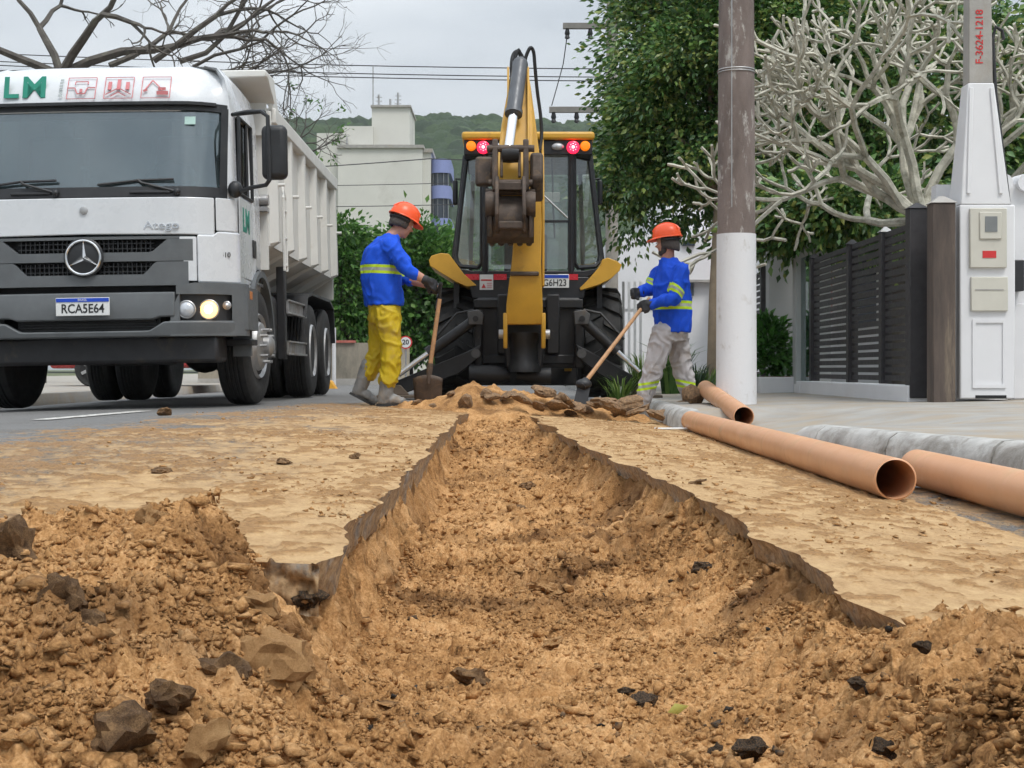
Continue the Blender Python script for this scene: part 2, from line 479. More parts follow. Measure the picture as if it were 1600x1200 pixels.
def soil_z(X, Y, detail=True):
    X = np.asarray(X, float); Y = np.asarray(Y, float)
    zf = np.interp(Y, [1.0, 1.6, 2.0, 2.4, 3.0, 4.0, 6.0, 8.0, 10.0, 11.0, 11.8, 13.0],
                   [-0.13, -0.185, -0.225, -0.262, -0.30, -0.315, -0.315, -0.29, -0.215, -0.15, -0.08, -0.05])
    flute = (fbm(Y * 13, X * 3, 21, 3) - 0.5)
    sl = X - edge_l(Y) + flute * 0.05
    sr = edge_r(Y) - X + flute * 0.09
    under = zr(X, Y) - np.where(X < 0.12, 0.082, 0.052)
    wl = np.interp(Y, [1, 2.4, 3, 12], [0.28, 0.18, 0.09, 0.09])
    wr_ = np.interp(Y, [1, 2.5, 4.5, 7, 12], [0.40, 0.36, 0.27, 0.14, 0.10])
    tl = np.clip((sl + 0.02) / wl, 0, 1); tr = np.clip((sr + 0.012) / wr_, 0, 1)
    tl = 1 - (1 - tl) ** 1.9; tr = 1 - (1 - tr) ** np.interp(Y, [1.5, 2.6, 3.2], [1.0, 1.3, 1.9])
    floor = zf + 0.022 * (fbm(X * 2.4, Y * 2.0, 31, 3) - 0.5) * 2
    z = under + (floor - under) * np.minimum(tl, tr)
    # spoil bank on the left, heaped over the broken end of the road
    zl = np.interp(Y, [1.0, 1.4, 1.75, 2.1, 2.38, 2.58, 2.74, 2.9], [-0.09, -0.055, 0.0, 0.045, 0.062, 0.045, -0.02, -0.14])
    zl = zl + 0.05 * (fbm(X * 4.1, Y * 3.7, 41, 3) - 0.5) * 2
    wfall = np.interp(Y, [1.0, 1.7, 2.2, 2.5, 2.8], [0.55, 0.46, 0.36, 0.24, 0.16])
    xe = -0.60 + 0.10 * (fbm(Y * 5, X * 0, 43, 2) - 0.5) + np.interp(Y, [1, 1.8, 2.4, 2.8], [0.12, 0.10, 0.10, 0.14])
    tt = sstep(0, 1, (X - xe) / wfall)
    zl = zl * (1 - tt) + (zf - 0.02) * tt
    zl = np.where(Y > 2.95, -9, zl)
    # crumbs spilled on the right-hand slab
    zh = zr(X, Y) - 0.035 + 0.095 * np.exp(-((X - 0.66) / 0.13) ** 2 - ((Y - 2.05) / 0.28) ** 2) \
        + 0.12 * np.exp(-((X - 0.60) / 0.16) ** 2 - ((Y - 1.45) / 0.33) ** 2) + 0.05 * (fbm(X * 7, Y * 7, 47, 3) - 0.5)
    zh = zh - 0.9 * np.clip(0.52 - X, 0, 9) - 0.5 * np.clip(Y - 2.5, 0, 9); zh = np.where(Y < 3, zh, -9)
    k = 0.02
    def smax(a, b):
        h = np.clip(0.5 + 0.5 * (a - b) / k, 0, 1)
        return b + (a - b) * h + k * h * (1 - h)
    z = smax(smax(z, zl), zh)
    if not detail: return z
    # clods and crumbs of wet clayey sand
    rough = np.clip(0.6 + 1.5 * (fbm(X * 2.3, Y * 2.3, 51, 3) - 0.42), 0.3, 1.3)
    rough = rough * np.interp(X, [-0.9, -0.45, -0.2, 0.4, 0.7], [1.3, 1.25, 0.85, 0.85, 1.15])
    w1 = fbm(X * 21, Y * 21, 61, 3) - 0.5; w2 = fbm(X * 21, Y * 21, 67, 3) - 0.5
    wx = X + 0.055 * w1; wy = Y + 0.055 * w2
    def lumps(sc, seed, keep, h):
        f, r = worley(wx * sc, wy * sc, seed)
        rad = 0.28 + 0.4 * r
        cap = np.clip(1.25 * (1 - f / rad) + 0.5 * w2, 0, 1) ** 0.7
        return np.where(r > 1 - keep, cap * h * (0.4 + r), 0)
    d = lumps(6.5, 71, 0.42, 0.030) * rough + lumps(15, 73, 0.5, 0.017) * rough + lumps(34, 79, 0.6, 0.010)
    def rid(sc, seed): return 1 - np.abs(vnoise(wx * sc, wy * sc * 1.25, seed) - 0.5) * 2
    def pits(sc, seed):                      # cracks between crumbs: sharp valleys where two cells meet
        f, r = worley(wx * sc, wy * sc, seed)
        return np.clip(f / 0.62, 0, 1.25) ** 3.0 * (0.45 + 0.5 * r) * 0.62
    d = d + (0.014 * (rid(17, 85) ** 2 - 0.4) + 0.010 * (rid(36, 87) ** 2 - 0.4)) * (0.45 + 0.65 * rough)
    d = d - (0.030 * pits(23, 84) + 0.022 * pits(47, 86)) * (0.6 + 0.5 * rough)
    d = d - 0.0125 * pits(90, 89) + 0.011 * (vnoise(X * 118, Y * 118, 93) - 0.5) + 0.012 * (vnoise(X * 63, Y * 63, 95) - 0.5) + 0.03 * w1 * rough
    return z + d * np.interp(Y, [1, 3.2, 4.6, 12], [0.64, 0.64, 1.05, 0.85])

def patch(x0, x1, y0, y1, sp, zfun):
    xs = np.arange(x0, x1 + sp / 2, sp); ys = np.arange(y0, y1 + sp / 2, sp)
    X, Y = np.meshgrid(xs, ys)
    return np.stack([X, Y, zfun(X, Y)], -1).reshape(-1, 3), grid_faces(len(ys), len(xs))

def soil_material(name, lo, mid, hi, dark_amt=0.5):
    n = N(name)
    a = n.noise(3.2, 6, 0.62); b = n.noise(38, 6, 0.65); c = n.noise(190, 4, 0.6)
    t = n.math('ADD', n.math('MULTIPLY', a, 0.36), n.math('ADD', n.math('MULTIPLY', b, 0.30), n.math('MULTIPLY', c, 0.34)))
    cc = n.ramp(t, [(0.38, lo), (0.49, mid), (0.60, hi)])
    wet = n.ramp(n.noise(1.7, 5, 0.6, dist=0.5), [(0.52, (0, 0, 0)), (0.68, (dark_amt,) * 3)])
    cc = n.mix(wet, cc, (lo[0] * 0.55, lo[1] * 0.5, lo[2] * 0.5))
    g = n.ramp(n.voro(55, 'F1', 'Color'), [(0.965, (0, 0, 0)), (0.975, (1, 1, 1))], 'CONSTANT')
    cc = n.mix(n.math('MULTIPLY', g, 0.55), cc, (0.05, 0.045, 0.04))
    n.color(cc); n.rough(0.92); n.b.inputs['Specular IOR Level'].default_value = 0.2
    n.bump(n.math('ADD', n.math('MULTIPLY', n.noise(260, 4, 0.6), 0.35), n.noise(120, 5, 0.7, dist=1.6)), 0.8, 0.005)
    return n.m
M['soil'] = soil_material('tan_clay_soil', (0.175, 0.082, 0.029), (0.42, 0.222, 0.085), (0.65, 0.385, 0.178), 0.9)
M['clod'] = soil_material('brown_clod', (0.065, 0.039, 0.022), (0.16, 0.092, 0.047), (0.40, 0.24, 0.115))
M['clod_tan'] = soil_material('tan_clod', (0.25, 0.13, 0.05), (0.45, 0.25, 0.105), (0.58, 0.36, 0.17), 0.3)
M['asphalt_bit'] = mat('broken_asphalt', (0.036, 0.033, 0.030), 0.95, 0, 0.6, 40, 1.0, 90, dirt=(0.36, 0.20, 0.085), dirt_amt=0.42, ds=26, spec=0.15)
M['rubble'] = mat('tan_road_crust', (0.29, 0.175, 0.09), 0.9, 0, 0.4, 14, 1.0, 60, dirt=(0.10, 0.062, 0.034), dirt_amt=0.48, ds=9)

V = []; Fa = []; off = 0
for (x0, x1, y0, y1, sp) in ((-0.78, 0.80, 1.25, 1.902, 0.0037), (-1.0, 0.98, 1.9, 2.502, 0.0037), (-1.2, 1.08, 2.5, 3.0, 0.0040), (-0.62, 0.98, 2.998, 5.2, 0.0055), (-0.60, 0.86, 5.19, 12.9, 0.0135)):
    v, f = patch(x0, x1, y0, y1, sp, soil_z)
    nx_ = int(round((x1 - x0) / sp)) + 1; g3 = v.reshape(-1, len(np.arange(x0, x1 + sp / 2, sp)), 3)
    zs_ = soil_z(g3[..., 0], g3[..., 1], False); st = np.clip((np.abs(np.gradient(zs_, axis=1)) / sp - 0.55) / 0.8, 0, 1)
    f_, r_ = worley(g3[..., 1] * 24, g3[..., 2] * 30, 191)
    g3[..., 0] += st * (0.055 * (fbm(g3[..., 1] * 17, g3[..., 2] * 22, 193, 4, 0.6) - 0.5) - 0.028 * np.clip(f_, 0, 0.8) * (r_ + 0.4) * np.where(g3[..., 0] < 0.1, 1, -1))
    V.append(g3.reshape(-1, 3)); Fa.append(f + off); off += len(v)
tr = link('trench_soil', np_mesh('trench_soil', np.concatenate(V), np.concatenate(Fa), M['soil']))
tag(tr, 'freshly dug tan soil of the open trench and its banks', kind='structure')

def heap_z(X, Y):
    b = zr(X, Y) - 0.05 - 0.25 * (1 - sstep(11.25, 11.8, Y)) * (np.abs(X + 0.12) < 0.34)
    g = lambda x, y, h, sx, sy: h * np.exp(-((X - x) / sx) ** 2 - ((Y - y) / sy) ** 2)
    z = b + g(-0.36, 12.45, 0.20, 0.22, 0.5) + g(-0.02, 12.55, 0.17, 0.3, 0.45) + g(0.4, 12.8, 0.15, 0.4, 0.4) + g(-0.75, 12.6, 0.10, 0.35, 0.4) \
        + g(0.85, 12.6, 0.12, 0.35, 0.35) + g(0.0, 11.75, 0.06, 0.16, 0.3)
    rr = np.clip((z - b) / 0.06, 0, 1)
    f, r = worley(X * 9, Y * 9, 101); f2, r2 = worley(X * 24, Y * 24, 103)
    d = 0.035 * np.clip(1 - f / 0.6, 0, 1) * r + 0.016 * np.clip(1 - f2 / 0.6, 0, 1) * r2 + 0.05 * (fbm(X * 8, Y * 8, 107, 4) - 0.5)
    return z + d * rr * 1.1
v, f = patch(-1.5, 1.55, 11.2, 13.8, 0.016, heap_z)
tag(link('soil_heap', np_mesh('soil_heap', v, f, M['soil'])), 'loose tan soil heaped at the far end of the trench', kind='structure')

# ---- road surface: left of the trench, right of it, one sheet beyond
def dirt_amount(X, Y):
    a = np.exp(-np.clip(np.where(X < XL(Y), XL(Y) - X, X - XR(Y)), 0, 9) / 1.35)
    a = np.where(X > 0, 0.62 + 0.45 * a, 0.26 + 0.72 * a)
    a = a * np.interp(Y, [0, 9.5, 13.2, 15, 17], [1, 1, 0.95, 0.55, 0.0])
    left = np.interp(Y, [2, 4, 7, 10, 13], [-2.6, -2.6, -2.2, -2.0, -1.6])
    a = a * sstep(-1.3, 0.4, X - left)
    a = a * np.where(X > 1.45, 0.55, 1.0)
    return a
def road_material():
    n = N('asphalt_with_mud')
    agg = n.voro(160, 'F1', 'Color'); nz = n.noise(1.1, 6, 0.6)
    asp = n.ramp(agg, [(0.0, (0.095, 0.092, 0.088)), (0.6, (0.15, 0.146, 0.14)), (1.0, (0.26, 0.25, 0.235))])
    asp = n.mix(n.ramp(nz, [(0.35, (0, 0, 0)), (0.7, (0.55,) * 3)]), asp, (0.20, 0.20, 0.20))
    d = n.attr('dirt')
    m1 = n.noise(1.6, 8, 0.62, stretch=(1.0, 0.55, 1.0), dist=0.6); m2 = n.noise(9, 8, 0.7, stretch=(1.3, 0.7, 1)); m3 = n.noise(75, 6, 0.75)
    tex = n.math('ADD', n.math('MULTIPLY', m1, 0.45), n.math('ADD', n.math('MULTIPLY', m2, 0.3), n.math('MULTIPLY', m3, 0.25)))
    f = n.math('ADD', n.math('MULTIPLY', n.math('SUBTRACT', tex, 0.5), 4.6), n.math('SUBTRACT', n.math('MULTIPLY', d, 1.75), 0.62))
    f = n.ramp(f, [(0.02, (0, 0, 0)), (0.35, (0.8,) * 3), (0.7, (1, 1, 1))])
    mud = n.ramp(n.math('ADD', n.math('MULTIPLY', m2, 0.42), n.math('ADD', n.math('MULTIPLY', n.noise(26, 6, 0.75, stretch=(1, 0.6, 1)), 0.28), n.math('MULTIPLY', n.noise(140, 5, 0.75), 0.3))),
                 [(0.36, (0.20, 0.112, 0.048)), (0.46, (0.42, 0.265, 0.128)), (0.60, (0.57, 0.39, 0.205))])
    clump = n.ramp(n.math('MULTIPLY', n.attr('thick'), 100.0), [(0.35, (0, 0, 0)), (0.75, (0.8,) * 3)])
    mud = n.mix(clump, mud, n.ramp(m3, [(0.35, (0.15, 0.075, 0.026)), (0.65, (0.40, 0.22, 0.088))]))
    f = n.math('MAXIMUM', f, clump)
    n.color(n.mix(f, asp, mud)); n.rough(n.mix(f, (0.82,) * 3, (0.92,) * 3)); n.b.inputs['Specular IOR Level'].default_value = 0.25
    h = n.math('ADD', n.math('MULTIPLY', f, n.math('ADD', m2, n.math('ADD', n.math('MULTIPLY', n.noise(42, 6, 0.75), 0.9), n.math('MULTIPLY', n.noise(150, 4, 0.7), 0.35)))), n.math('MULTIPLY', agg, 0.12))
    n.bump(h, 0.7, 0.010)
    return n.m
M['road'] = road_material()
cut = N('cut_asphalt_face')
cut.color(cut.mix(cut.ramp(cut.noise(9, 8, 0.72), [(0.36, (0, 0, 0)), (0.52, (1, 1, 1))]), cut.ramp(cut.voro(75, 'F1', 'Color'), [(0.1, (0.10, 0.095, 0.088)), (0.5, (0.24, 0.22, 0.195)), (0.9, (0.44, 0.40, 0.34))]), cut.ramp(cut.noise(60, 6, 0.7), [(0.35, (0.22, 0.13, 0.06)), (0.65, (0.50, 0.34, 0.185))])))
cut.rough(0.9); cut.bump(cut.noise(55, 7, 0.75), 0.7, 0.006)
M['cut'] = cut.m

def mud_relief(X, Y):
    """patches and flakes of trodden mud lying on the asphalt"""
    a = np.clip(dirt_amount(X, Y), 0, 1)
    m = fbm(X * 2.6, Y * 1.5, 121, 3)
    fl = fbm(X * 17 + 1.2 * m, Y * 11, 123, 4, 0.62)
    f, r = worley(X * 33, Y * 22, 127)
    flakes = sstep(0.545, 0.60, fl + 0.30 * (m - 0.5)) * 0.0075 + np.where(r > 0.66, 0.007 * np.clip(1 - f / 0.45, 0, 1) ** 0.5, 0) * sstep(0.46, 0.56, m)
    return sstep(0.12, 0.5, a) * (flakes + 0.008 * np.clip(m - 0.42, 0, 1))
RV = []; RF = []; RM = []; ro = 0
def road_strip(rows, xin, xout, thick, ncol, power, face):
    """a strip of road from its cut edge (xin) outwards (xout), with the cut face under the edge"""
    global ro
    t = np.linspace(0, 1, ncol) ** power
    X = xin[:, None] + (xout - xin)[:, None] * t[None, :]
    Y = np.repeat(rows[:, None], ncol, 1)
    Z = zr(X, Y) + mud_relief(X, Y) * (1 - np.exp(-np.abs(X - xin[:, None]) / 0.02))
    nr = len(rows)
    top = np.stack([X, Y, Z], -1)
    sgn = float(np.sign(np.mean(xout - xin)))
    w = []
    for j, fr in enumerate((0.0, 0.33, 0.7, 1.0)):
        jit = (fbm(rows * 14, rows * 0 + j * 3.3, 131 + face, 4, 0.6) - 0.5) * 0.022
        w.append(np.stack([xin + sgn * (0.004 * (j > 0) + (jit + 0.008 * j) * (j > 0)), rows, zr(xin, rows) - thick * fr * 1.25 * (1 + 0.5 * (vnoise(rows * 9, rows * 0, 137) - 0.5) * (j == 3))], -1))
    wall = np.stack(w, 1)
    if sgn > 0: f1 = grid_faces(nr, ncol)
    else: f1 = grid_faces(nr, ncol)[:, ::-1]
    f2 = grid_faces(nr, 4); f2 = f2[:, ::-1] if sgn > 0 else f2
    RV.append(top.reshape(-1, 3)); RF.append(f1 + ro); RM.append(np.zeros(len(f1), int)); ro += nr * ncol
    RV.append(wall.reshape(-1, 3)); RF.append(f2 + ro); RM.append(np.ones(len(f2), int)); ro += nr * 4
rows = np.concatenate([np.arange(2.66, 5, 0.012), np.arange(5, 8, 0.02), np.arange(8, 13.4, 0.045), np.arange(13.4, 30, 0.6), np.arange(30, 96, 6)])
road_strip(rows, np.where(rows < 13.2, edge_l(rows), 0.0), np.full(len(rows), -5.3), 0.085, 300, 1.35, 0)
rows2 = np.concatenate([np.arange(1.4, 5, 0.012), np.arange(5, 8, 0.02), np.arange(8, 13.4, 0.045), np.arange(13.4, 30, 0.6), np.arange(30, 96, 6)])
kerb_x_pts = ([0.5, 3.0, 4.0, 5.0, 6.0, 7.0, 8.1, 9.5, 11.2, 11.6, 14, 30, 100], [4.6, 3.55, 2.95, 2.48, 2.10, 1.80, 1.56, 1.42, 1.30, 1.24, 1.30, 1.45, 1.5])
def KX(Y): return np.interp(Y, *kerb_x_pts)
road_strip(rows2, np.where(rows2 < 13.2, edge_r(rows2), 0.0), KX(rows2) + 0.05, 0.055, 190, 1.2, 7)
# the broken end of the left slab, facing the camera
xe = np.concatenate([np.linspace(-0.35, -1.3, 260), np.linspace(-1.4, -5.3, 20)]); lv = np.linspace(0, 1, 9)
fr_rows = []
for j, fr in enumerate(lv):
    dep = (fbm(xe * 26, xe * 0 + j * 0.9, 141, 4, 0.65) - 0.5) * 0.05 + 0.012 * np.clip(worley(xe * 40, xe * 0 + j * 0.5, 147)[0], 0, 1)
    fr_rows.append(np.stack([xe, 2.66 + dep * (j > 0), zr(xe, 2.66) - 0.092 * fr + (mud_relief(xe, 2.66 + 0 * xe)) * (j == 0) - 0.006 * (j == 8) * vnoise(xe * 60, xe * 0, 3)], -1))
wv = np.stack(fr_rows, 1)
f3 = grid_faces(len(xe), len(lv))
RV.append(wv.reshape(-1, 3)); RF.append(f3 + ro); RM.append(np.ones(len(f3), int)); ro += len(xe) * len(lv)
RVa = np.concatenate(RV)
me = np_mesh('road', RVa, np.concatenate(RF), None)
me.materials.append(M['road']); me.materials.append(M['cut'])
me.polygons.foreach_set('material_index', np.concatenate(RM).astype(np.int32))
da = me.attributes.new('dirt', 'FLOAT', 'POINT')
da.data.foreach_set('value', dirt_amount(RVa[:, 0], RVa[:, 1]).astype(np.float32))
da = me.attributes.new('thick', 'FLOAT', 'POINT')
da.data.foreach_set('value', mud_relief(RVa[:, 0], RVa[:, 1]).astype(np.float32))
tag(link('road', me), 'mud-smeared asphalt road cut open by the trench', kind='structure')

# worn white lane line on the asphalt in front of the truck
wl_ = N('worn_white_line'); wl_.color(wl_.ramp(wl_.noise(14, 7, 0.7), [(0.4, (0.28, 0.26, 0.22)), (0.55, (0.62, 0.61, 0.58))])); wl_.rough(0.8)
p0 = at(62, 664, 1); p1 = at(232, 652, 1)
ln = MB()
P0 = Vector((-2.9, 9.05, 0)); P1 = Vector((-2.72, 10.9, 0))
segs = 8; vv = []
for i in range(segs + 1):
    q = P0.lerp(P1, i / segs)
    for s_ in (-0.06, 0.06): vv.append((q.x + s_, q.y, float(zr(q.x, q.y)) + 0.006))
ln.add(vv, [(2 * i, 2 * i + 1, 2 * i + 3, 2 * i + 2) for i in range(segs)])
tag(ln.build('lane_line', wl_.m), 'worn white lane line painted on the asphalt before the truck', kind='structure')

# ---- pavements and kerbs
def ramp_h(Y): return np.interp(Y, [0, 8.0, 8.7, 10.9, 11.4, 200], [1, 1, 0.06, 0.06, 1, 1])
def pave_z(X, Y):
    k = KX(Y); base = zr(k, Y)
    full = 0.0 + 0.02 * np.clip(X - k, 0, 3.2)
    low = base + 0.004
    t = np.clip((X - k) / 1.3, 0, 1)
    return np.where(ramp_h(Y) >= 1, full, full * (1 - (1 - t) * (1 - ramp_h(Y))) + low * (1 - t) * (1 - ramp_h(Y)))
M['pavement'] = mat('pale_cement_pavement', (0.31, 0.295, 0.27), 0.85, 0, 0.16, 2.5, 0.3, 55, dirt=(0.33, 0.255, 0.17), dirt_amt=0.44, ds=2.2)
M['kerb'] = mat('grey_kerb_concrete', (0.43, 0.42, 0.40), 0.9, 0, 0.2, 7, 0.7, 60, dirt=(0.15, 0.13, 0.105), dirt_amt=0.42, ds=6)
ys = np.concatenate([np.arange(0.6, 14, 0.08), np.arange(14, 30, 0.5), np.arange(30, 96, 6)])
tt = np.concatenate([[0.0, 0.03], np.linspace(0.08, 1.6, 26), np.linspace(1.8, 9, 10)])
KW = np.where((ys > 8.7) & (ys < 10.9), -0.03, 0.13)
X = (KX(ys) + KW)[:, None] + tt[None, :]; Y = np.repeat(ys[:, None], len(tt), 1)
Z = pave_z(X, Y) + 0.006 * (fbm(X * 3, Y * 3, 151, 3) - 0.5)
pv = link('pavement', np_mesh('pavement', np.stack([X, Y, Z], -1).reshape(-1, 3), grid_faces(len(ys), len(tt)), M['pavement']))
tag(pv, 'pale cement pavement on the right of the road', kind='structure')
def kerb_run(y0, y1, n, parent):
    for i in range(n):
        a = y0 + (y1 - y0) * i / n + 0.008; b = y0 + (y1 - y0) * (i + 1) / n - 0.008
        mb = MB(); rings = []
        for q in np.linspace(a, b, 7):
            d = (float(KX(q + .02)) - float(KX(q - .02))) / .04
            nx = Vector((1, -d, 0)).normalized()
            base = Vector((float(KX(q)), q, 0)); h = float(np.interp(q, [8.1, 8.75, 10.85, 11.3], [1, 0.1, 0.1, 1]))
            zb = float(zr(base.x, q)); top = zb + (0.004 - zb) * h
            jt = 0.008 * (random.random() - 0.5)
            prof = [(0.0, zb - 0.08), (0.012, zb + (top - zb) * 0.55), (0.035, zb + (top - zb) * 0.85), (0.075, top), (0.14, top + 0.004), (0.15, zb - 0.08)]
            rings.append([base + nx * (u + jt) + Vector((0, 0, w_)) for u, w_ in prof])
        mb.loft(rings)
        mb.build('kerb_stone', M['kerb'], parent, smooth=True, ang=50)
kerb_run(3.0, 8.7, 7, pv)
kerb_run(11.0, 13.6, 3, pv)
kerb_run(13.6, 40, 12, pv)

ys = np.concatenate([np.arange(1.0, 30, 0.5), np.arange(30, 96, 6)]); tt = np.array([0, 0.02, 0.3, 1, 2, 4, 8, 14.0])
X = -5.28 - tt[None, :] + 0 * ys[:, None]; Y = np.repeat(ys[:, None], len(tt), 1)
Z = np.where(X > -5.29, -0.12, 0.03) + 0.008 * (fbm(X, Y, 161, 3) - 0.5)
tag(link('far_pavement', np_mesh('far_pavement', np.stack([X, Y, Z], -1).reshape(-1, 3), grid_faces(len(ys), len(tt))[:, ::-1], M['pavement'])),
    'pale pavement beyond the truck on the left of the road', kind='structure')
gm = N('grass_and_earth'); gm.color(gm.ramp(gm.noise(0.5, 7, 0.65), [(0.35, (0.05, 0.075, 0.025)), (0.6, (0.12, 0.12, 0.05))])); gm.rough(0.95)
g = MB(); g.add([(-1500, -30, -0.55), (1500, -30, -0.55), (1500, 2500, -0.55), (-1500, 2500, -0.55)], [(0, 1, 2, 3)])
tag(g.build('ground', gm.m), 'open ground under and around the street', kind='structure')

# ---- ray down to the surface in view, for setting stones where the photograph has them
def surf_z(x, y):
    s = np.where((y > 1.15) & (y < 12.8) & (x > -1.2) & (x < 1.0), soil_z(x, y, False) + 0.012, -9)
    on = ((x < edge_l(y)) & (y > 2.66)) | (x > edge_r(y)) | (y > 13.1)
    h = np.where((y > 11.2) & (y < 13.8) & (x > -1.5) & (x < 1.5), heap_z(x, y), -9)
    return np.maximum(np.maximum(s, np.where(on, zr(x, y), -9)), h)
def hit(px, py, lo=1.25, hi=16):
    d = lo * (hi / lo) ** np.linspace(0, 1, 900)
    x = (px - 800.0) * d / 2300.0; z = CAMZ + (HZ - py) * d / 2300.0
    below = np.nonzero(z <= surf_z(x, d))[0]
    return at(px, py, float(d[below[0]] if len(below) else hi))

def rock_mesh(name, m, seed, flat=0.7, facets=7, rough_=0.27, sub=3):
    """irregular stone about 1 m across: ball cut by random planes, then roughened"""
    rs = random.Random(seed)
    bm = bmesh.new(); bmesh.ops.create_icosphere(bm, subdivisions=sub, radius=0.5)
    pl = []
    for i in range(facets):
        nrm = Vector((rs.gauss(0, 1), rs.gauss(0, 1), rs.gauss(0, 1))).normalized(); pl.append((nrm, rs.uniform(0.26, 0.42)))
    from mathutils import noise as mn
    for v in bm.verts:
        for nrm, dd in pl:
            e = v.co.dot(nrm) - dd
            if e > 0: v.co -= nrm * e * 0.93
        v.co += v.co.normalized() * (mn.fractal(v.co * 3.1 + Vector((seed, 0, 0)), 1.0, 2.0, 4) * rough_)
        v.co.z *= flat
    me = bpy.data.meshes.new(name); bm.to_mesh(me); bm.free()
    me.materials.append(m)
    me.polygons.foreach_set('use_smooth', [True] * len(me.polygons)); me.set_sharp_from_angle(angle=R(28))
    return me

def stone(name, px, py, wpx, m, label, cat, seed, flat=0.7, sink=0.42, stretch=(1, 1, 1), rot=None, sub=3, facets=7, group=None, rough_=0.27):
    p = hit(px, py + wpx * 0.2)
    s = wpx * p.y / 2300.0
    o = link(name, rock_mesh(name, m, seed, flat, facets, rough_, sub))
    o.location = (p.x, p.y + s * 0.2, p.z + s * flat * (0.5 - sink) * stretch[2])
    o.scale = (s * stretch[0], s * stretch[1], s * stretch[2])
    o.rotation_euler = rot or (random.uniform(-.3, .3), random.uniform(-.3, .3), random.uniform(0, 6))
    return tag(o, label, cat, group)

for args in (
    ('clod', 345, 1048, 92, M['clod'], 'dark brown angular clod with a black hollow under it, left foreground', 'clod', 1, 0.75),
    ('clod', 258, 1082, 84, M['clod'], 'brown wedge-shaped clod left of the dark hollowed clod', 'clod', 2, 0.7),
    ('clod', 402, 940, 80, M['clod_tan'], 'rounded tan clod just below the broken corner of the road slab', 'clod', 3, 0.62),
    ('clod', 178, 1140, 125, M['clod'], 'biggest brown clod at the bottom left of the picture', 'clod', 4, 0.72),
    ('clod', 425, 1020, 120, M['clod_tan'], 'large smooth-faced tan clod under the rounded clod', 'clod', 5, 0.9),
    ('clod', 14, 850, 86, M['clod'], 'tall brown clod on the spoil bank at the left picture edge', 'clod', 6, 1.1),
    ('clod', 95, 935, 84, M['clod'], 'leaning grey-brown clod in the spoil bank near the left edge', 'clod', 7, 1.0),
    ('clod', 736, 1052, 56, M['clod'], 'single dark clod on the trench floor near the camera', 'clod', 8, 0.6),
    ('clod', 318, 1150, 90, M['clod_tan'], 'flat tan clod between the biggest clod and the bottom edge', 'clod', 9, 0.8),
    ('clod', 232, 806, 44, M['clod_tan'], 'tan lump on the crest of the spoil bank', 'clod', 10, 0.9),
    ('clod', 140, 965, 46, M['clod'], 'small brown clod right of the leaning clod', 'clod', 12, 0.8),
    ('stone', 852, 915, 58, M['clod_tan'], 'pale flat stone in the middle of the trench floor', 'stone', 13, 0.45),
    ('stone', 862, 1000, 34, M['clod_tan'], 'small pale stone below the flat stone in the trench', 'stone', 14, 0.5),
    ('stone', 808, 792, 36, M['clod'], 'dark flat stone far down the trench floor', 'stone', 15, 0.5),
    ('stone', 824, 757, 26, M['clod'], 'little brown stone farthest down the trench floor', 'stone', 16, 0.6),
    ('asphalt_lump', 1100, 884, 34, M['asphalt_bit'], 'black asphalt lump halfway up the right trench bank', 'asphalt lump', 17, 0.7),
    ('asphalt_lump', 1006, 1090, 52, M['asphalt_bit'], 'black asphalt lump on the trench floor right of centre', 'asphalt lump', 18, 0.5),
    ('asphalt_lump', 1178, 1165, 62, M['asphalt_bit'], 'largest black asphalt lump at the bottom edge', 'asphalt lump', 19, 0.6),
    ('asphalt_lump', 1386, 1168, 44, M['asphalt_bit'], 'black asphalt lump near the bottom right corner', 'asphalt lump', 20, 0.7),
    ('asphalt_lump', 1442, 1006, 30, M['asphalt_bit'], 'grey asphalt lump on the spilled crumbs at the right', 'asphalt lump', 21, 0.7),
    ('asphalt_lump', 1340, 1062, 28, M['asphalt_bit'], 'small dark asphalt lump on the right bank below the spilled crumbs', 'asphalt lump', 22, 0.7),
    ('asphalt_lump', 1120, 1172, 30, M['asphalt_bit'], 'small black lump left of the largest asphalt lump', 'asphalt lump', 23, 0.7),
    ('asphalt_lump', 480, 928, 56, M['asphalt_bit'], 'black asphalt lump wedged under the broken slab corner', 'asphalt lump', 24, 0.7),
    ('asphalt_lump', 980, 1078, 24, M['asphalt_bit'], 'little black lump just left of the trench floor asphalt lump', 'asphalt lump', 25, 0.6),
    ('clod', 255, 646, 22, M['clod'], 'brown clod lying alone on the road before the truck', 'clod', 26, 0.75, 0.05),
    ('clod', 248, 734, 34, M['clod'], 'dark flat clod on the muddy road left of the trench', 'clod', 27, 0.35, 0.1),
    ('clod', 442, 721, 26, M['clod'], 'dark clod on the muddy road midway to the left worker', 'clod', 28, 0.45, 0.1),
    ('clod', 556, 714, 18, M['clod'], 'small dark clod on the muddy road close to the trench edge', 'clod', 29, 0.6, 0.1),
    ('clod', 1090, 752, 26, M['clod'], 'dark crumb cluster on the right slab below the pipes', 'clod', 30, 0.35, 0.1),
): stone(*args)

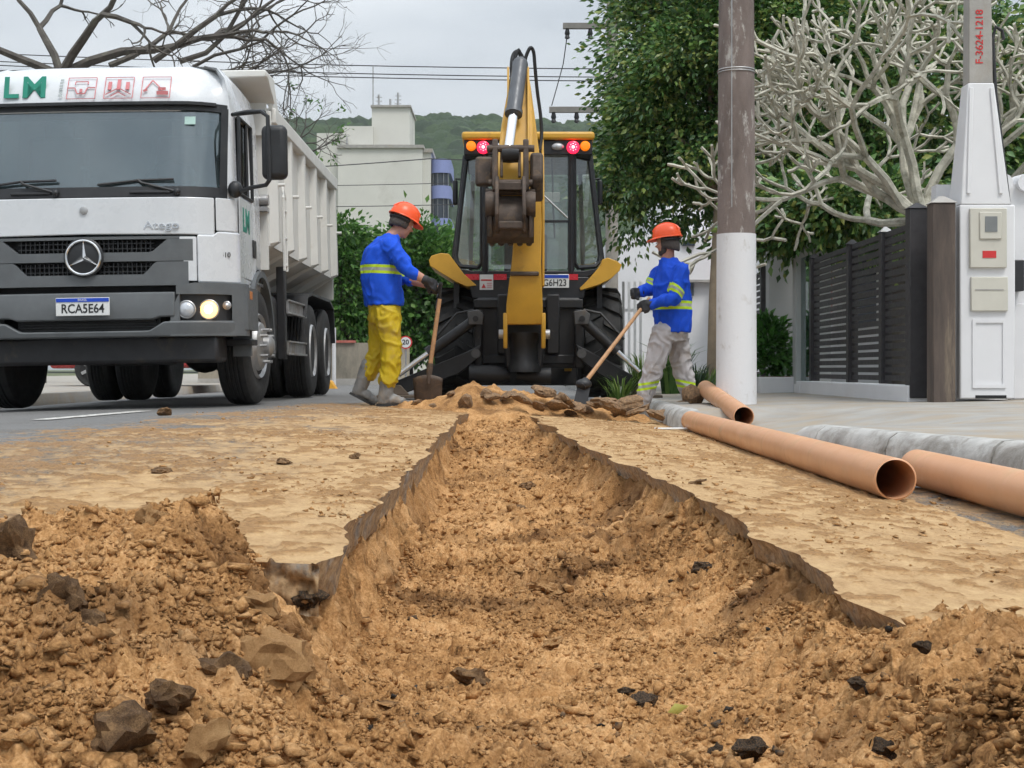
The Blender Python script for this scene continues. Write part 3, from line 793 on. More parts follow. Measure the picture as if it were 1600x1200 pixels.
# crumbs nobody could count: on the soil and scattered over the muddy road
ICO = (np.array([(1, 0, 0), (-1, 0, 0), (0, 1, 0), (0, -1, 0), (0, 0, 1), (0, 0, -1)], float), np.array([(0, 2, 4), (2, 1, 4), (1, 3, 4), (3, 0, 4), (2, 0, 5), (1, 2, 5), (3, 1, 5), (0, 3, 5)]))
def crumbs(name, pts, sizes, m, label, flat=0.75):
    bv, bf = ICO; n = len(pts)
    r = np.random.default_rng(len(pts))
    sc = sizes[:, None] * r.uniform(0.45, 1.5, (n, 3)); sc[:, 2] *= flat
    q = r.normal(size=(n, 4)); q /= np.linalg.norm(q, axis=1, keepdims=True); w, x, y, z = q.T
    Rm = np.stack([np.stack([1 - 2 * (y * y + z * z), 2 * (x * y - z * w), 2 * (x * z + y * w)], -1), np.stack([2 * (x * y + z * w), 1 - 2 * (x * x + z * z), 2 * (y * z - x * w)], -1), np.stack([2 * (x * z - y * w), 2 * (y * z + x * w), 1 - 2 * (x * x + y * y)], -1)], 1)
    v = bv[None] * r.uniform(0.6, 1.3, (n, len(bv), 1)) + r.normal(size=(n, len(bv), 3)) * 0.28
    v = np.einsum('nij,nkj->nki', Rm, v) * sc[:, None, :] + pts[:, None, :]
    f = bf[None] + (np.arange(n) * len(bv))[:, None, None]
    o = link(name, np_mesh(name, v.reshape(-1, 3), f.reshape(-1, 3), m, smooth=False))
    return tag(o, label, kind='stuff')
n = 136000
yy = 1.35 + 3.4 * rng.random(n) ** 1.7; xx = rng.uniform(-1.0, 0.95, n) * np.clip(yy / 2.4, 0.5, 1)
zz = soil_z(xx, yy); keep = (xx > XL(yy) + 0.02) & (xx < XR(yy) - 0.02) | ((yy < 2.7) & (zz > zr(xx, yy) - 0.05))
sz = 0.0021 + 0.0035 * rng.random(n) ** 2 + 0.0115 * rng.random(n) ** 14; keep &= rng.random(n) < np.clip(2.6 * (fbm(xx * 5, yy * 5, 181, 3) - 0.30), 0.1, 1)
crumbs('soil_crumbs', np.stack([xx, yy, zz + sz * 0.3], -1)[keep], sz[keep], M['soil'], 'loose crumbs of tan soil in and beside the trench')
n = 11000
yy = 4.3 + 7.2 * rng.random(n) ** 1.4; xx = XL(yy) + 0.02 + (XR(yy) - XL(yy) - 0.04) * rng.random(n); zz = soil_z(xx, yy)
sz = 0.004 + 0.016 * rng.random(n) ** 6
crumbs('trench_crumbs', np.stack([xx, yy, zz + sz * 0.3], -1), sz, M['soil'], 'loose crumbs of tan soil down the far trench')
n = 2600
yy = 1.3 + 3.0 * rng.random(n); xx = rng.uniform(-0.3, 0.95, n) ** 1.0; zz = soil_z(xx, yy)
sz = 0.002 + 0.010 * rng.random(n) ** 6; keep = ((xx < XR(yy)) | (yy < 2.4)) & (fbm(xx * 4, yy * 4, 183, 3) > 0.53)
crumbs('asphalt_crumbs', np.stack([xx, yy, zz + sz * 0.3], -1)[keep], sz[keep], M['asphalt_bit'], 'black asphalt crumbs mixed into the soil')
n = 15000
yy = 2.7 + 9.5 * rng.random(n) ** 1.2; xx = np.where(rng.random(n) < 0.62, XL(yy) - rng.exponential(0.85, n), XR(yy) + 0.02 + rng.random(n) * 1.1)
a = dirt_amount(xx, yy) * (fbm(xx * 3.3, yy * 1.6, 171, 3) > 0.54)
keep = (rng.random(n) < a * 1.3) & (xx > -3.0) & (xx < KX(yy))
sz = 0.0022 + 0.011 * rng.random(n) ** 7
crumbs('road_crumbs', np.stack([xx, yy, zr(xx, yy) + mud_relief(xx, yy) + sz * 0.3], -1)[keep], sz[keep], M['clod_tan'], 'brown mud crumbs scattered over the road', 0.45)
# ================================================================ dump truck (local: x across, y back from the front face, z up)
TK = thing('dump_truck', 'white three-axle dump truck with cream tipper body facing the camera, one headlight lit', 'truck', (-3.31, 11.5, -0.012), (0, R(1.0) * -1, R(0.4)))
def yf(x, z=1.2):
    """front skin of the cab in plan and rake"""
    a = abs(x)
    y = 0.03 * (a / 0.8) ** 2 + 0.26 * max(0.0, (a - 0.72) / 0.42) ** 2.2
    rake = 0.0 if z < 1.66 else 0.15 * ((z - 1.66) / 0.74) if z < 2.4 else 0.15 + 0.26 * (max(0.0, z - 2.4) / 0.38) ** 2.2
    return y + rake
def band(mb, x0, x1, zlo, zhi, yo=0.0, th=0.03, n=16, nz=2, yfun=None):
    """curved sheet with thickness following the cab front between zlo(x) and zhi(x)"""
    fl = (lambda v: (lambda x: v)) ; lo = zlo if callable(zlo) else fl(zlo); hi = zhi if callable(zhi) else fl(zhi)
    yfun = yfun or yf
    xs = [x0 + (x1 - x0) * i / n for i in range(n + 1)]; v = []; f = []
    for back in (0, 1):
        for x in xs:
            for k in range(nz + 1):
                z = lo(x) + (hi(x) - lo(x)) * k / nz
                v.append((x, yfun(x, z) + yo + back * th, z))
    m = nz + 1; B = (n + 1) * m
    for i in range(n):
        for k in range(nz):
            a = i * m + k
            f.append((a, a + m, a + m + 1, a + 1)); f.append((B + a, B + a + 1, B + a + m + 1, B + a + m))
        f.append((i * m, B + i * m, B + (i + 1) * m, (i + 1) * m)); f.append((i * m + nz, (i + 1) * m + nz, B + (i + 1) * m + nz, B + i * m + nz))
    for i in (0, n):
        for k in range(nz):
            a = i * m + k
            f.append((a, a + 1, B + a + 1, B + a))
    return mb.add(v, f)

# cab shell: rings of plan points with openings left for the windows
half = [(0.0, None), (0.35, None), (0.7, None), (0.95, None), (1.055, None), (1.10, 0.30), (1.12, 0.40), (1.125, 0.62), (1.125, 1.05), (1.125, 1.12), (1.12, 1.50), (1.05, 1.60), (0.0, 1.60)]
plan = half + [(-x, y) for x, y in half[-2:0:-1]]
zs = [0.98, 1.36, 1.67, 1.72, 2.36, 2.41, 2.54, 2.66, 2.745, 2.785]
rings = []
for z in zs:
    sh = {2.54: 0.99, 2.66: 0.965, 2.745: 0.91, 2.785: 0.80}.get(z, 1.0)
    ring = []
    for x, y in plan:
        yy = yf(x, z) if y is None else y + (0.1 * max(0, (z - 1.7)) if y < 0.5 else 0)
        if z == 2.785: yy = 0.45 + (yy - 0.45) * 0.93 if yy > 0.45 else yy + 0.10
        ring.append((x * sh * (1 - 0.03 * max(0, z - 1.7)), yy, z))
    rings.append(ring)
mb = MB(); npl = len(plan); fs = []
for i in range(len(zs) - 1):
    for k in range(npl):
        l = (k + 1) % npl
        ax = abs(plan[k][0]); bx = abs(plan[l][0])
        front = plan[k][1] is None and plan[l][1] is None
        if i in (2, 3) and front and max(ax, bx) <= 1.06 : continue                     # windscreen opening and cowl
        if i < 2 and front and max(ax, bx) <= 1.06: continue                            # behind hood and grille
        side = plan[k][1] is not None and plan[l][1] is not None
        ys_ = (plan[k][1] or 0, plan[l][1] or 0)
        if i == 3 and side and min(ys_) >= 0.39 and max(ys_) <= 1.06: continue          # door window opening
        fs.append((i * npl + k, i * npl + l, (i + 1) * npl + l, (i + 1) * npl + k))
fs.append(tuple((len(zs) - 1) * npl + k for k in range(npl)))
mb.add([p for r in rings for p in r], fs)
cab = mb.build('cab', M['white_paint'], TK, smooth=True, ang=50)
sol = cab.modifiers.new('thickness', 'SOLIDIFY'); sol.thickness = 0.02; sol.offset = -1
# windscreen, its black surround, cowl
band(MB(), -1.03, 1.03, 1.74, 2.37, 0.012, 0.006, 20, 6).build('windscreen', M['windscreen'], TK, smooth=True)
mb = MB(); band(mb, -1.06, 1.06, 2.365, 2.43, -0.012, 0.03, 20); band(mb, -1.07, 1.07, 1.665, 1.745, -0.012, 0.03, 20)
for s in (-1, 1): band(mb, s * 1.02, s * 1.068, 1.70, 2.40, -0.010, 0.03, 3, 6)
mb.build('windscreen_surround', M['black_plastic'], TK, smooth=True, ang=30)
band(MB(), -0.99, 0.99, 2.405, 2.43, -0.05, 0.05, 20).build('sun_visor_edge', M['black_plastic'], TK, smooth=True, ang=30)
for x0 in (-0.58, 0.35):
    mb = MB(); band(mb, x0, x0 + 0.32, 1.69, 1.712, -0.03, 0.02, 6); mb.build('cowl_handle', M['black_plastic'], TK, bevel=0.006)
band(MB(), -1.02, 1.02, 2.30, 2.37, 0.03, 0.01, 20, 2).build('visor_shade_strip', M['dark_void'], TK, smooth=True)  # dark sheet behind the glass stands in for the visor's shade
# hood panel, corner panels
band(MB(), -0.985, 0.985, lambda x: 1.372 - 0.01 * abs(x), 1.658, -0.028, 0.03, 24, 5).build('hood_panel', M['white_paint'], TK, bevel=0.008)
for s in (-1, 1):
    band(MB(), s * 0.995, s * 1.135, 1.40, 1.662, -0.024, 0.03, 6, 3).build('corner_panel', M['white_paint'], TK, bevel=0.008)
    band(MB(), s * 0.865, s * 1.15, lambda x: 0.985, lambda x: 1.365 if abs(x) < 0.98 else 1.395, -0.04, 0.05, 10, 5).build('wind_deflector', M['white_paint'], TK, bevel=0.015)
    band(MB(), s * 0.735, s * 0.86, lambda x: 1.30 - 0.30 * min(1, (abs(x) - 0.735) / 0.06) if abs(x) < 0.80 else 1.0, 1.345, -0.034, 0.04, 8, 4).build('deflector_inset', M['white_paint'], TK, bevel=0.01)
# grille: two grey mouldings with slots between, slats behind
band(MB(), -0.86, 0.86, 0.90, 1.36, 0.05, 0.02, 16).build('grille_backing', M['dark_void'], TK)
ramp1 = lambda a, p, q: min(1.0, max(0.0, (a - p) / (q - p)))
gtop = lambda x: 1.345 if abs(x) > 0.82 else 1.338
mb = MB()
band(mb, -0.85, 0.85, 1.33, 1.352, -0.03, 0.05, 30)
band(mb, -0.835, 0.835, lambda x: 1.155 + 0.003, lambda x: 1.228 + 0.100 * ramp1(abs(x), 0.52, 0.64), -0.035, 0.06, 60, 2)
band(mb, -0.80, 0.80, lambda x: 0.968, lambda x: 1.055 + 0.098 * ramp1(abs(x), 0.46, 0.55), -0.035, 0.06, 60, 2)
mb.build('grille_moulding', M['grey_plastic'], TK, smooth=True, ang=30)
for zc in (1.10, 1.28):
    mb = MB()
    for i in range(-14, 15):
        x = i * 0.036
        mb.box(x - 0.004, x + 0.004, yf(x) + 0.0, yf(x) + 0.03, zc - 0.045, zc + 0.045)
    for dz in (-0.02, 0.02): band(mb, -0.53, 0.53, zc + dz - 0.004, zc + dz + 0.004, 0.0, 0.02, 12)
    mb.build('grille_mesh', M['black_plastic'], TK)
# star emblem
em = MB(); em.lathe([(0.15, 0.0), (0.155, -0.02), (0.14, -0.03), (0.0, -0.03)], (0, -0.03, 1.19), 'y', 40)
em.build('emblem_disc', M['black_plastic'], TK, smooth=True)
em = MB()
em.tube([(0.132 * math.cos(q), -0.066, 1.19 + 0.132 * math.sin(q)) for q in np.linspace(0, 2 * math.pi, 40, endpoint=False)], 0.011, 8, closed=True)
for q in (90, 210, 330):
    d = Vector((math.cos(R(q)), 0, math.sin(R(q)))); n_ = Vector((-d.z, 0, d.x)); c = Vector((0, -0.064, 1.19))
    em.add([c + n_ * 0.021, c - n_ * 0.021, c + d * 0.128 + n_ * 0.003, c + d * 0.128 - n_ * 0.003, c + Vector((0, -0.02, 0)), c + d * 0.128 + Vector((0, -0.008, 0))], [(0, 2, 5, 4), (1, 4, 5, 3), (0, 1, 3, 2), (2, 3, 5)])
em.build('star_emblem', M['chrome'], TK, smooth=True, ang=25)
em = MB(); em.lathe([(0.03, 0.0), (0.03, -0.012), (0.02, -0.016), (0.0, -0.016)], (0, -0.03, 1.56), 'y', 20)
em.build('hood_badge', M['dull_steel'], TK, smooth=True)
text_mb('Atego', 0.085, None, facing(0.60, yf(0.6) - 0.032, 1.435), 0.006, 1.35).build('model_badge', M['chrome'], TK)
# bumper: centre with number plate, corners with lamps
yb = lambda x, z: yf(x, 1.2) - 0.05 - 0.03 * math.sin(max(0, min(1, (z - 0.55) / 0.4)) * math.pi)
mb = MB()
band(mb, -0.70, 0.70, lambda x: 0.70 + 0.02 * (abs(x) > 0.55), lambda x: 0.915, 0, 0.08, 24, 4, yb)
mb.build('bumper_centre', M['grey_plastic'], TK, bevel=0.012)
mb = MB(); band(mb, -1.12, 1.12, lambda x: 0.565, lambda x: 0.615 + 0.07 * ramp1(abs(x), 0.5, 0.62), -0.012, 0.09, 40, 3, yb)
mb.build('bumper_lip', M['grey_plastic'], TK, bevel=0.012)
mb = MB(); band(mb, -0.56, 0.56, 0.60, 0.72, 0.06, 0.03, 10)
for i in range(4): band(mb, -0.53, 0.53, 0.625 + i * 0.022, 0.633 + i * 0.022, 0.02, 0.04, 8)
mb.build('lower_grille', M['black_plastic'], TK)
mb = MB(); band(mb, -0.84, 0.84, 0.90, 0.99, 0.05, 0.03, 12); mb.build('grille_gap', M['dark_void'], TK)
ybc = lambda x, z: yf(min(abs(x), 1.10), 1.2) + (0.25 * max(0, abs(x) - 1.10) * 4) - 0.07
for s in (-1, 1):
    mb = MB()
    band(mb, s * 0.71, s * 1.20, lambda x: 0.895, lambda x: 0.965 + 0.02 * ramp1(abs(x), 0.72, 0.85), 0, 0.12, 14, 2, ybc)
    band(mb, s * 0.66, s * 1.20, lambda x: 0.57, lambda x: 0.69, 0, 0.12, 14, 2, ybc)
    band(mb, s * 1.10, s * 1.20, 0.69, 0.895, 0, 0.12, 3, 2, ybc)
    band(mb, s * 0.665, s * 0.735, lambda x: 0.69, lambda x: 0.72 + 0.18 * ramp1(abs(x), 0.65, 0.73), 0, 0.12, 4, 2, ybc)
    mb.box(min(s * 1.16, s * 1.21), max(s * 1.16, s * 1.21), 0.28, 0.78, 0.62, 0.96)
    mb.build('bumper_corner', M['grey_plastic'], TK, smooth=True, ang=30)
    hs = MB(); band(hs, s * 0.70, s * 1.11, 0.68, 0.90, 0.05, 0.03, 8, 2, ybc)
    house = hs.build('headlamp_housing', M['black_plastic'], TK)
    for j, (lx, lz, lr) in enumerate(((0.785, 0.775, 0.062), (0.945, 0.775, 0.07), (1.065, 0.81, 0.026))):
        lens = MB(); y0 = ybc(lx, 0.8) + 0.045
        lens.lathe([(lr, 0.0), (lr, -0.03), (lr * 0.86, -0.045), (lr * 0.5, -0.055), (0.0, -0.06)], (s * lx, y0, lz), 'y', 22)
        lit = (j == 1 and s > 0)
        o = lens.build('lamp', emis('lit_headlight', (1.0, 0.52, 0.16), 2.6, (0.6, 0.4, 0.2)) if lit else M['lamp_white'], house, smooth=True)
        if lit:
            o['label'] = 'round headlight shining warm white'
            cr_ = MB(); cr_.ell((s * lx, y0 - 0.052, lz), (0.034, 0.014, 0.034)); cr_.build('bulb_glow', emis('headlight_core', (1.0, 0.85, 0.6), 8.0), house, smooth=True)
        ri = MB(); ri.tube([(s * lx + lr * 1.06 * math.cos(q), y0 - 0.03, lz + lr * 1.06 * math.sin(q)) for q in np.linspace(0, 6.2832, 24, endpoint=False)], 0.008, 6, closed=True)
        ri.build('lamp_ring', M['dull_steel'], house, smooth=True)
    ind = MB(); ind.obox((s * 1.203, 0.45, 0.90), (0.02, 0.12, 0.07)); ind.build('side_indicator', mat('orange_lens', (0.6, 0.2, 0.04), 0.3), TK, bevel=0.006)
    for q0, q1, q2, q3, q4, q5 in ((0.95, 1.19, 0.55, 0.85, 0.50, 0.55), (0.98, 1.16, 0.5, 0.8, 0.74, 0.78)):
        step = MB(); step.box(min(s * q0, s * q1), max(s * q0, s * q1), q2, q3, q4, q5); step.build('cab_step', M['black_plastic'], TK, bevel=0.008)
# number plate
pl = MB(); pl.box(-0.20, 0.215, -0.135, -0.128, 0.735, 0.875); plate = pl.build('number_plate', M['sign_white'], TK, bevel=0.004)
pl = MB(); pl.box(-0.196, 0.211, -0.139, -0.1352, 0.842, 0.871); pl.build('plate_band', M['blue_print'], plate)
text_mb('BRASIL', 0.024, None, facing(0.008, -0.1395, 0.857), 0.001).build('plate_country', M['sign_white'], plate)
text_mb('RCA5E64', 0.098, None, facing(0.008, -0.1365, 0.788), 0.0015, 0.86, bold=0.0012).build('plate_number', M['black_print'], plate)
# roof lettering and pictograms
def on_roof(x, z): return facing(x, yf(x, z) - 0.012, z, 0, -R(14))
text_mb('LM', 0.25, None, on_roof(-0.51, 2.56), 0.003, 1.05, bold=0.006, sp=1.16).build('roof_lettering', M['green_print'], TK)
mb = MB()
for i in range(6): mb.obox((-0.222, yf(0.24, 2.56 + (i - 2.5) * 0.028) - 0.01, 2.56 + (i - 2.5) * 0.028), (0.026, 0.004, 0.013), (-R(14), 0, 0))
tag(mb.build('roof_small_print', mat('grey_print', (0.42, 0.46, 0.45), 0.5), TK), kind='stuff')
def roof_pt(x, z): return (x, yf(x, z) - 0.014, z)
def rstroke(mb, pts, w=0.007):
    w *= 0.72
    for a, b in zip(pts, pts[1:]): mb.bar(roof_pt(*a), roof_pt(*b), 0.006, w, (0, 0, 1) if abs(b[0] - a[0]) > abs(b[1] - a[1]) else (1, 0, 0))
for k, cx in enumerate((-0.06, 0.235, 0.527)):
    fr = MB(); cz = 2.555; h = 0.092
    rstroke(fr, [(cx - 0.112, cz - h), (cx + 0.112, cz - h)], 0.007); rstroke(fr, [(cx - 0.112, cz + h), (cx + 0.112, cz + h)], 0.007)
    rstroke(fr, [(cx - 0.112, cz - h), (cx - 0.112, cz + h)], 0.007); rstroke(fr, [(cx + 0.112, cz - h), (cx + 0.112, cz + h)], 0.007)
    pic = fr.build('pictogram_frame', M['pale_red'], TK)
    g = MB()
    if k == 0:
        rstroke(g, [(cx - 0.11, cz), (cx - 0.05, cz), (cx - 0.03, cz - 0.05), (cx + 0.03, cz - 0.05), (cx + 0.05, cz), (cx + 0.11, cz)], 0.012)
        rstroke(g, [(cx - 0.05, cz + 0.03), (cx - 0.05, cz + 0.055), (cx + 0.05, cz + 0.055), (cx + 0.05, cz + 0.03)], 0.010)
        rstroke(g, [(cx, cz - 0.04), (cx, cz - 0.01)], 0.03)
    elif k == 1:
        for i, hh in enumerate((0.05, 0.07, 0.045)): rstroke(g, [(cx - 0.07 + i * 0.07, cz - 0.02), (cx - 0.07 + i * 0.07, cz + hh)], 0.04)
        rstroke(g, [(cx - 0.10, cz - 0.06), (cx, cz - 0.005), (cx + 0.10, cz - 0.06)], 0.010); rstroke(g, [(cx - 0.06, cz - 0.075), (cx, cz - 0.04), (cx + 0.06, cz - 0.075)], 0.010)
    else:
        rstroke(g, [(cx - 0.08, cz - 0.02), (cx - 0.03, cz + 0.06), (cx + 0.03, cz), (cx + 0.05, cz - 0.03)], 0.012)
        rstroke(g, [(cx + 0.01, cz - 0.05), (cx + 0.10, cz - 0.05)], 0.04); rstroke(g, [(cx + 0.02, cz - 0.015), (cx + 0.08, cz - 0.015)], 0.03)
        rstroke(g, [(cx - 0.095, cz - 0.035), (cx - 0.065, cz - 0.02)], 0.024)
    g.build('pictogram', M['pale_red'], pic)
# wipers
for x0, x1, z1 in ((-0.22, -0.78, 1.80), (0.72, 0.10, 1.79)):
    w = MB(); w.tube([(x0, yf(x0, 1.70) - 0.03, 1.70), (x0 + (x1 - x0) * 0.45, yf(x0, 1.78) - 0.035, 1.775), ((x0 + x1) / 2, yf(x0, 1.80) - 0.03, 1.80)], 0.011, 6)
    w.tube([((x0 + x1) / 2 + 0.28, yf(x0, 1.79) - 0.022, 1.80), ((x0 + x1) / 2, yf(x0, 1.8) - 0.022, 1.795), (x1, yf(x1, 1.78) - 0.02, 1.762)], 0.011, 6)
    w.ell((x0, yf(x0, 1.70) - 0.03, 1.70), 0.028); w.build('wiper', M['black_plastic'], TK, smooth=True)
st = MB(); st.obox((0.80, yf(0.8, 2.28) - 0.002, 2.28), (0.085, 0.004, 0.065), (-R(12), 0, 0)); st.build('windscreen_sticker', mat('pale_green_sticker', (0.42, 0.6, 0.55), 0.5), TK)
st = MB(); st.obox((0.0, yf(0, 1.9) + 0.03, 1.905), (0.10, 0.004, 0.026)); st.build('dash_card', M['sign_white'], TK)
# side windows, doors, handles
for s in (-1, 1):
    x = s * 1.098
    mb = MB(); mb.prism([(0.52, 1.74), (1.04, 1.74), (1.04, 2.34), (0.58, 2.34)], 'x', min(x, x + s * 0.004), max(x, x + s * 0.004)); mb.build('door_window', M['side_glass'], TK)
    fr = MB(); loop = [(s * 1.128, 0.43, 1.735), (s * 1.128, 1.06, 1.735), (s * 1.122, 1.06, 2.36), (s * 1.118, 0.52, 2.36)]
    fr.tube(loop, 0.018, 6, closed=True); fr.tube([(s * 1.125, 0.85, 1.735), (s * 1.12, 0.85, 2.36)], 0.014, 6)
    fr.build('window_frame', M['black_plastic'], TK, smooth=True)
    dr = MB(); dr.box(min(s * 1.128, s * 1.137), max(s * 1.128, s * 1.137), 0.40, 1.15, 1.05, 1.70); door = dr.build('door', M['white_paint'], TK, bevel=0.004)
    hd = MB(); hd.box(min(s * 1.138, s * 1.15), max(s * 1.138, s * 1.15), 0.98, 1.12, 1.25, 1.40); hd.build('handle', M['black_plastic'], door, bevel=0.005)
    # mudguard over the front wheel
    ar = MB()
    for w0, w1, rr0, rr1, mt in ((1.02, 1.17, 0.60, 0.655, 0),):
        prof = [(1.30 + rr1 * math.cos(q), 0.50 + rr1 * math.sin(q)) for q in np.linspace(R(-8), R(188), 22)] + [(1.30 + rr0 * math.cos(q), 0.50 + rr0 * math.sin(q)) for q in np.linspace(R(188), R(-8), 22)]
        ar.prism(prof, 'x', min(s * w0, s * w1), max(s * w0, s * w1))
    ar.build('mudguard', M['grey_plastic'], TK, smooth=True, ang=30)
    lp = MB(); prof = [(0.36, 1.06), (0.36, 0.98), (0.63, 0.98), (0.70, 0.80)] + [(1.30 + 0.66 * math.cos(q), 0.50 + 0.66 * math.sin(q)) for q in np.linspace(R(150), R(50), 10)] + [(1.75, 1.06)]
    lp.prism(prof, 'x', min(s * 1.10, s * 1.135), max(s * 1.10, s * 1.135)); lp.build('side_skirt', M['white_paint'], TK, bevel=0.006)
# door lettering on the visible side: stands on the door skin
DM = Matrix.Translation((1.1375, 0.70, 1.52)) @ Euler((R(90), 0, R(90))).to_matrix().to_4x4()
text_mb('LM', 0.26, None, DM, 0.002, 1.0, bold=0.01).build('door_lettering', M['green_print'], TK)
text_mb('410', 0.06, None, facing(1.06, yf(1.06) - 0.043, 1.21, R(38)), 0.002).build('fleet_number', M['black_print'], TK)
# mirrors on their arms
for s in (1, -1):
    mh = MB(); mh.obox((s * 1.475, 0.10, 2.005), (0.20, 0.13, 0.43)); mir = mh.build('mirror', M['black_plastic'], TK, bevel=0.05, seg=4)
    mir['label'] = 'black wing mirror on a tube arm'
    gl_ = MB(); gl_.obox((s * 1.475, 0.168, 2.005), (0.16, 0.006, 0.37)); gl_.build('mirror_glass', M['chrome'], mir)
    am = MB(); am.tube([(s * 1.11, 0.30, 2.345), (s * 1.25, 0.15, 2.34), (s * 1.38, 0.06, 2.325), (s * 1.435, 0.03, 2.28), (s * 1.44, 0.02, 2.0), (s * 1.44, 0.03, 1.78), (s * 1.41, 0.05, 1.745), (s * 1.28, 0.12, 1.735), (s * 1.13, 0.28, 1.715)], 0.017, 8)
    am.tube([(s * 1.12, 0.30, 2.34), (s * 1.24, 0.35, 2.36), (s * 1.34, 0.36, 2.37)], 0.010, 6); am.ell((s * 1.35, 0.36, 2.37), 0.022)
    am.ell((s * 1.13, 0.26, 1.74), (0.06, 0.06, 0.07)); am.build('mirror_arm', M['black_plastic'], TK, smooth=True)
# cab interior
ins = MB(); ins.box(-1.0, 1.0, 0.22, 0.45, 1.45, 1.76); ins.build('dashboard', M['black_plastic'], TK, bevel=0.04)
for x in (-0.55, 0.55):
    se = MB(); se.obox((x, 1.18, 1.95), (0.5, 0.14, 0.75), (-R(8), 0, 0)); se.obox((x, 0.95, 1.55), (0.5, 0.5, 0.16)); se.obox((x, 1.24, 2.38), (0.26, 0.10, 0.18))
    se.build('seat', mat('grey_seat_cloth', (0.10, 0.105, 0.11), 0.9), TK, bevel=0.04)
sw = MB(); c = Vector((0.55, 0.56, 1.84)); sw.tube([c + Vector((0.22 * math.cos(q), 0.10 * math.sin(q), 0.19 * math.sin(q))) for q in np.linspace(0, 6.2832, 28, endpoint=False)], 0.014, 6, closed=True)
sw.tube([c + Vector((-0.2, 0, 0)), c, c + Vector((0.2, 0, 0))], 0.014, 6); sw.tube([c, c + Vector((0, -0.18, -0.2))], 0.03, 6); sw.build('steering_wheel', M['black_plastic'], TK, smooth=True)
fl_ = MB(); fl_.box(-1.05, 1.05, 0.35, 1.55, 1.0, 1.06); fl_.build('cab_floor', M['dark_void'], TK)

# wheels: wheel > tyre, hub
def truck_wheel(x, y, side, steer=0.0, w=0.28, r=0.505, bolts=10, dual=False):
    prof = [(r * 0.56, -w / 2 + 0.02), (r * 0.72, -w / 2), (r * 0.93, -w / 2 + 0.012), (r * 0.985, -w / 2 + 0.035), (r, -w / 2 + 0.07)]
    for i in range(4):
        q = -w / 2 + 0.07 + (w - 0.14) * (i + 0.5) / 4
        prof += [(r, q - 0.012), (r - 0.012, q - 0.006), (r - 0.012, q + 0.006), (r, q + 0.012)]
    prof += [(r, w / 2 - 0.07), (r * 0.985, w / 2 - 0.035), (r * 0.93, w / 2 - 0.012), (r * 0.72, w / 2), (r * 0.56, w / 2 - 0.02)]
    rim = MB()
    dz = -0.10 if dual else 0.045         # rear discs are dished in, front discs stand out
    rp = [(0.29, w / 2 - 0.025), (0.275, w / 2 + 0.005), (0.25, w / 2 - 0.02), (0.235, w / 2 - 0.06), (0.20, w / 2 + dz - 0.03), (0.13, w / 2 + dz), (0.0, w / 2 + dz)]
    rim.lathe([(a, b * side) for a, b in rp], (0, 0, 0), 'x', 36)
    rim.lathe([(0.29, -(w / 2 - 0.03) * side), (0.25, -(w / 2 - 0.06) * side), (0.0, -(w / 2 - 0.08) * side)], (0, 0, 0), 'x', 24)
    o = rim.build('wheel', M['dull_steel'], TK, smooth=True)
    o.location = (x, y, r); o.rotation_euler = (0, 0, steer)
    ty = MB(); ty.lathe(prof, (0, 0, 0), 'x', 48); ty.build('tyre', M['tyre'], o, smooth=True)
    hub = MB(); hub.lathe([(0.09, (w / 2 + dz - 0.01) * side), (0.085, (w / 2 + dz + 0.05) * side), (0.06, (w / 2 + dz + 0.07) * side), (0.0, (w / 2 + dz + 0.075) * side)], (0, 0, 0), 'x', 24)
    hub.build('hub', M['dull_steel'], o, smooth=True)
    for i in range(bolts):
        q = 6.2832 * i / bolts; b = MB(); cc = Vector((0, 0.145 * math.cos(q), 0.145 * math.sin(q))); xx = (w / 2 + dz)
        b.cyl(cc + Vector((side * (xx - 0.03), 0, 0)), cc + Vector((side * (xx + 0.05), 0, 0)), 0.016, 0.014, 6); b.build('wheel_nut', M['dull_steel'], o)
    return o
truck_wheel(1.0, 1.30, 1, R(-4)); truck_wheel(-1.0, 1.30, -1, R(-4))
for y in (4.55, 5.85):
    for s in (-1, 1):
        truck_wheel(s * 1.045, y, s, dual=True); truck_wheel(s * 0.735, y, s, dual=True, bolts=0)
# chassis, axles, tank, guards
ch = MB()
for s in (-1, 1): ch.box(min(s * .36, s * .44), max(s * .36, s * .44), 0.3, 6.9, 0.78, 1.04)
for y in (0.4, 2.3, 3.6, 5.2, 6.8): ch.box(-0.36, 0.36, y, y + 0.1, 0.80, 1.0)
ch.build('chassis_rails', M['black_steel'], TK, bevel=0.006)
ax = MB(); ax.cyl((-0.95, 1.30, 0.50), (0.95, 1.30, 0.50), 0.06)
ax.build('front_axle', M['black_steel'], TK, smooth=True)
for y in (4.55, 5.85):
    ax = MB(); ax.cyl((-0.95, y, 0.505), (0.95, y, 0.505), 0.09); ax.ell((0, y, 0.52), (0.25, 0.24, 0.24)); ax.build('rear_axle', M['black_steel'], TK, smooth=True)
ax = MB(); ax.box(-0.3, 0.3, 0.55, 1.9, 0.36, 0.85); ax.build('engine', M['black_steel'], TK, bevel=0.03)
ax = MB(); ax.box(-1.0, 1.0, 0.10, 0.5, 0.36, 0.58); ax.build('underrun_beam', M['black_steel'], TK, bevel=0.03)
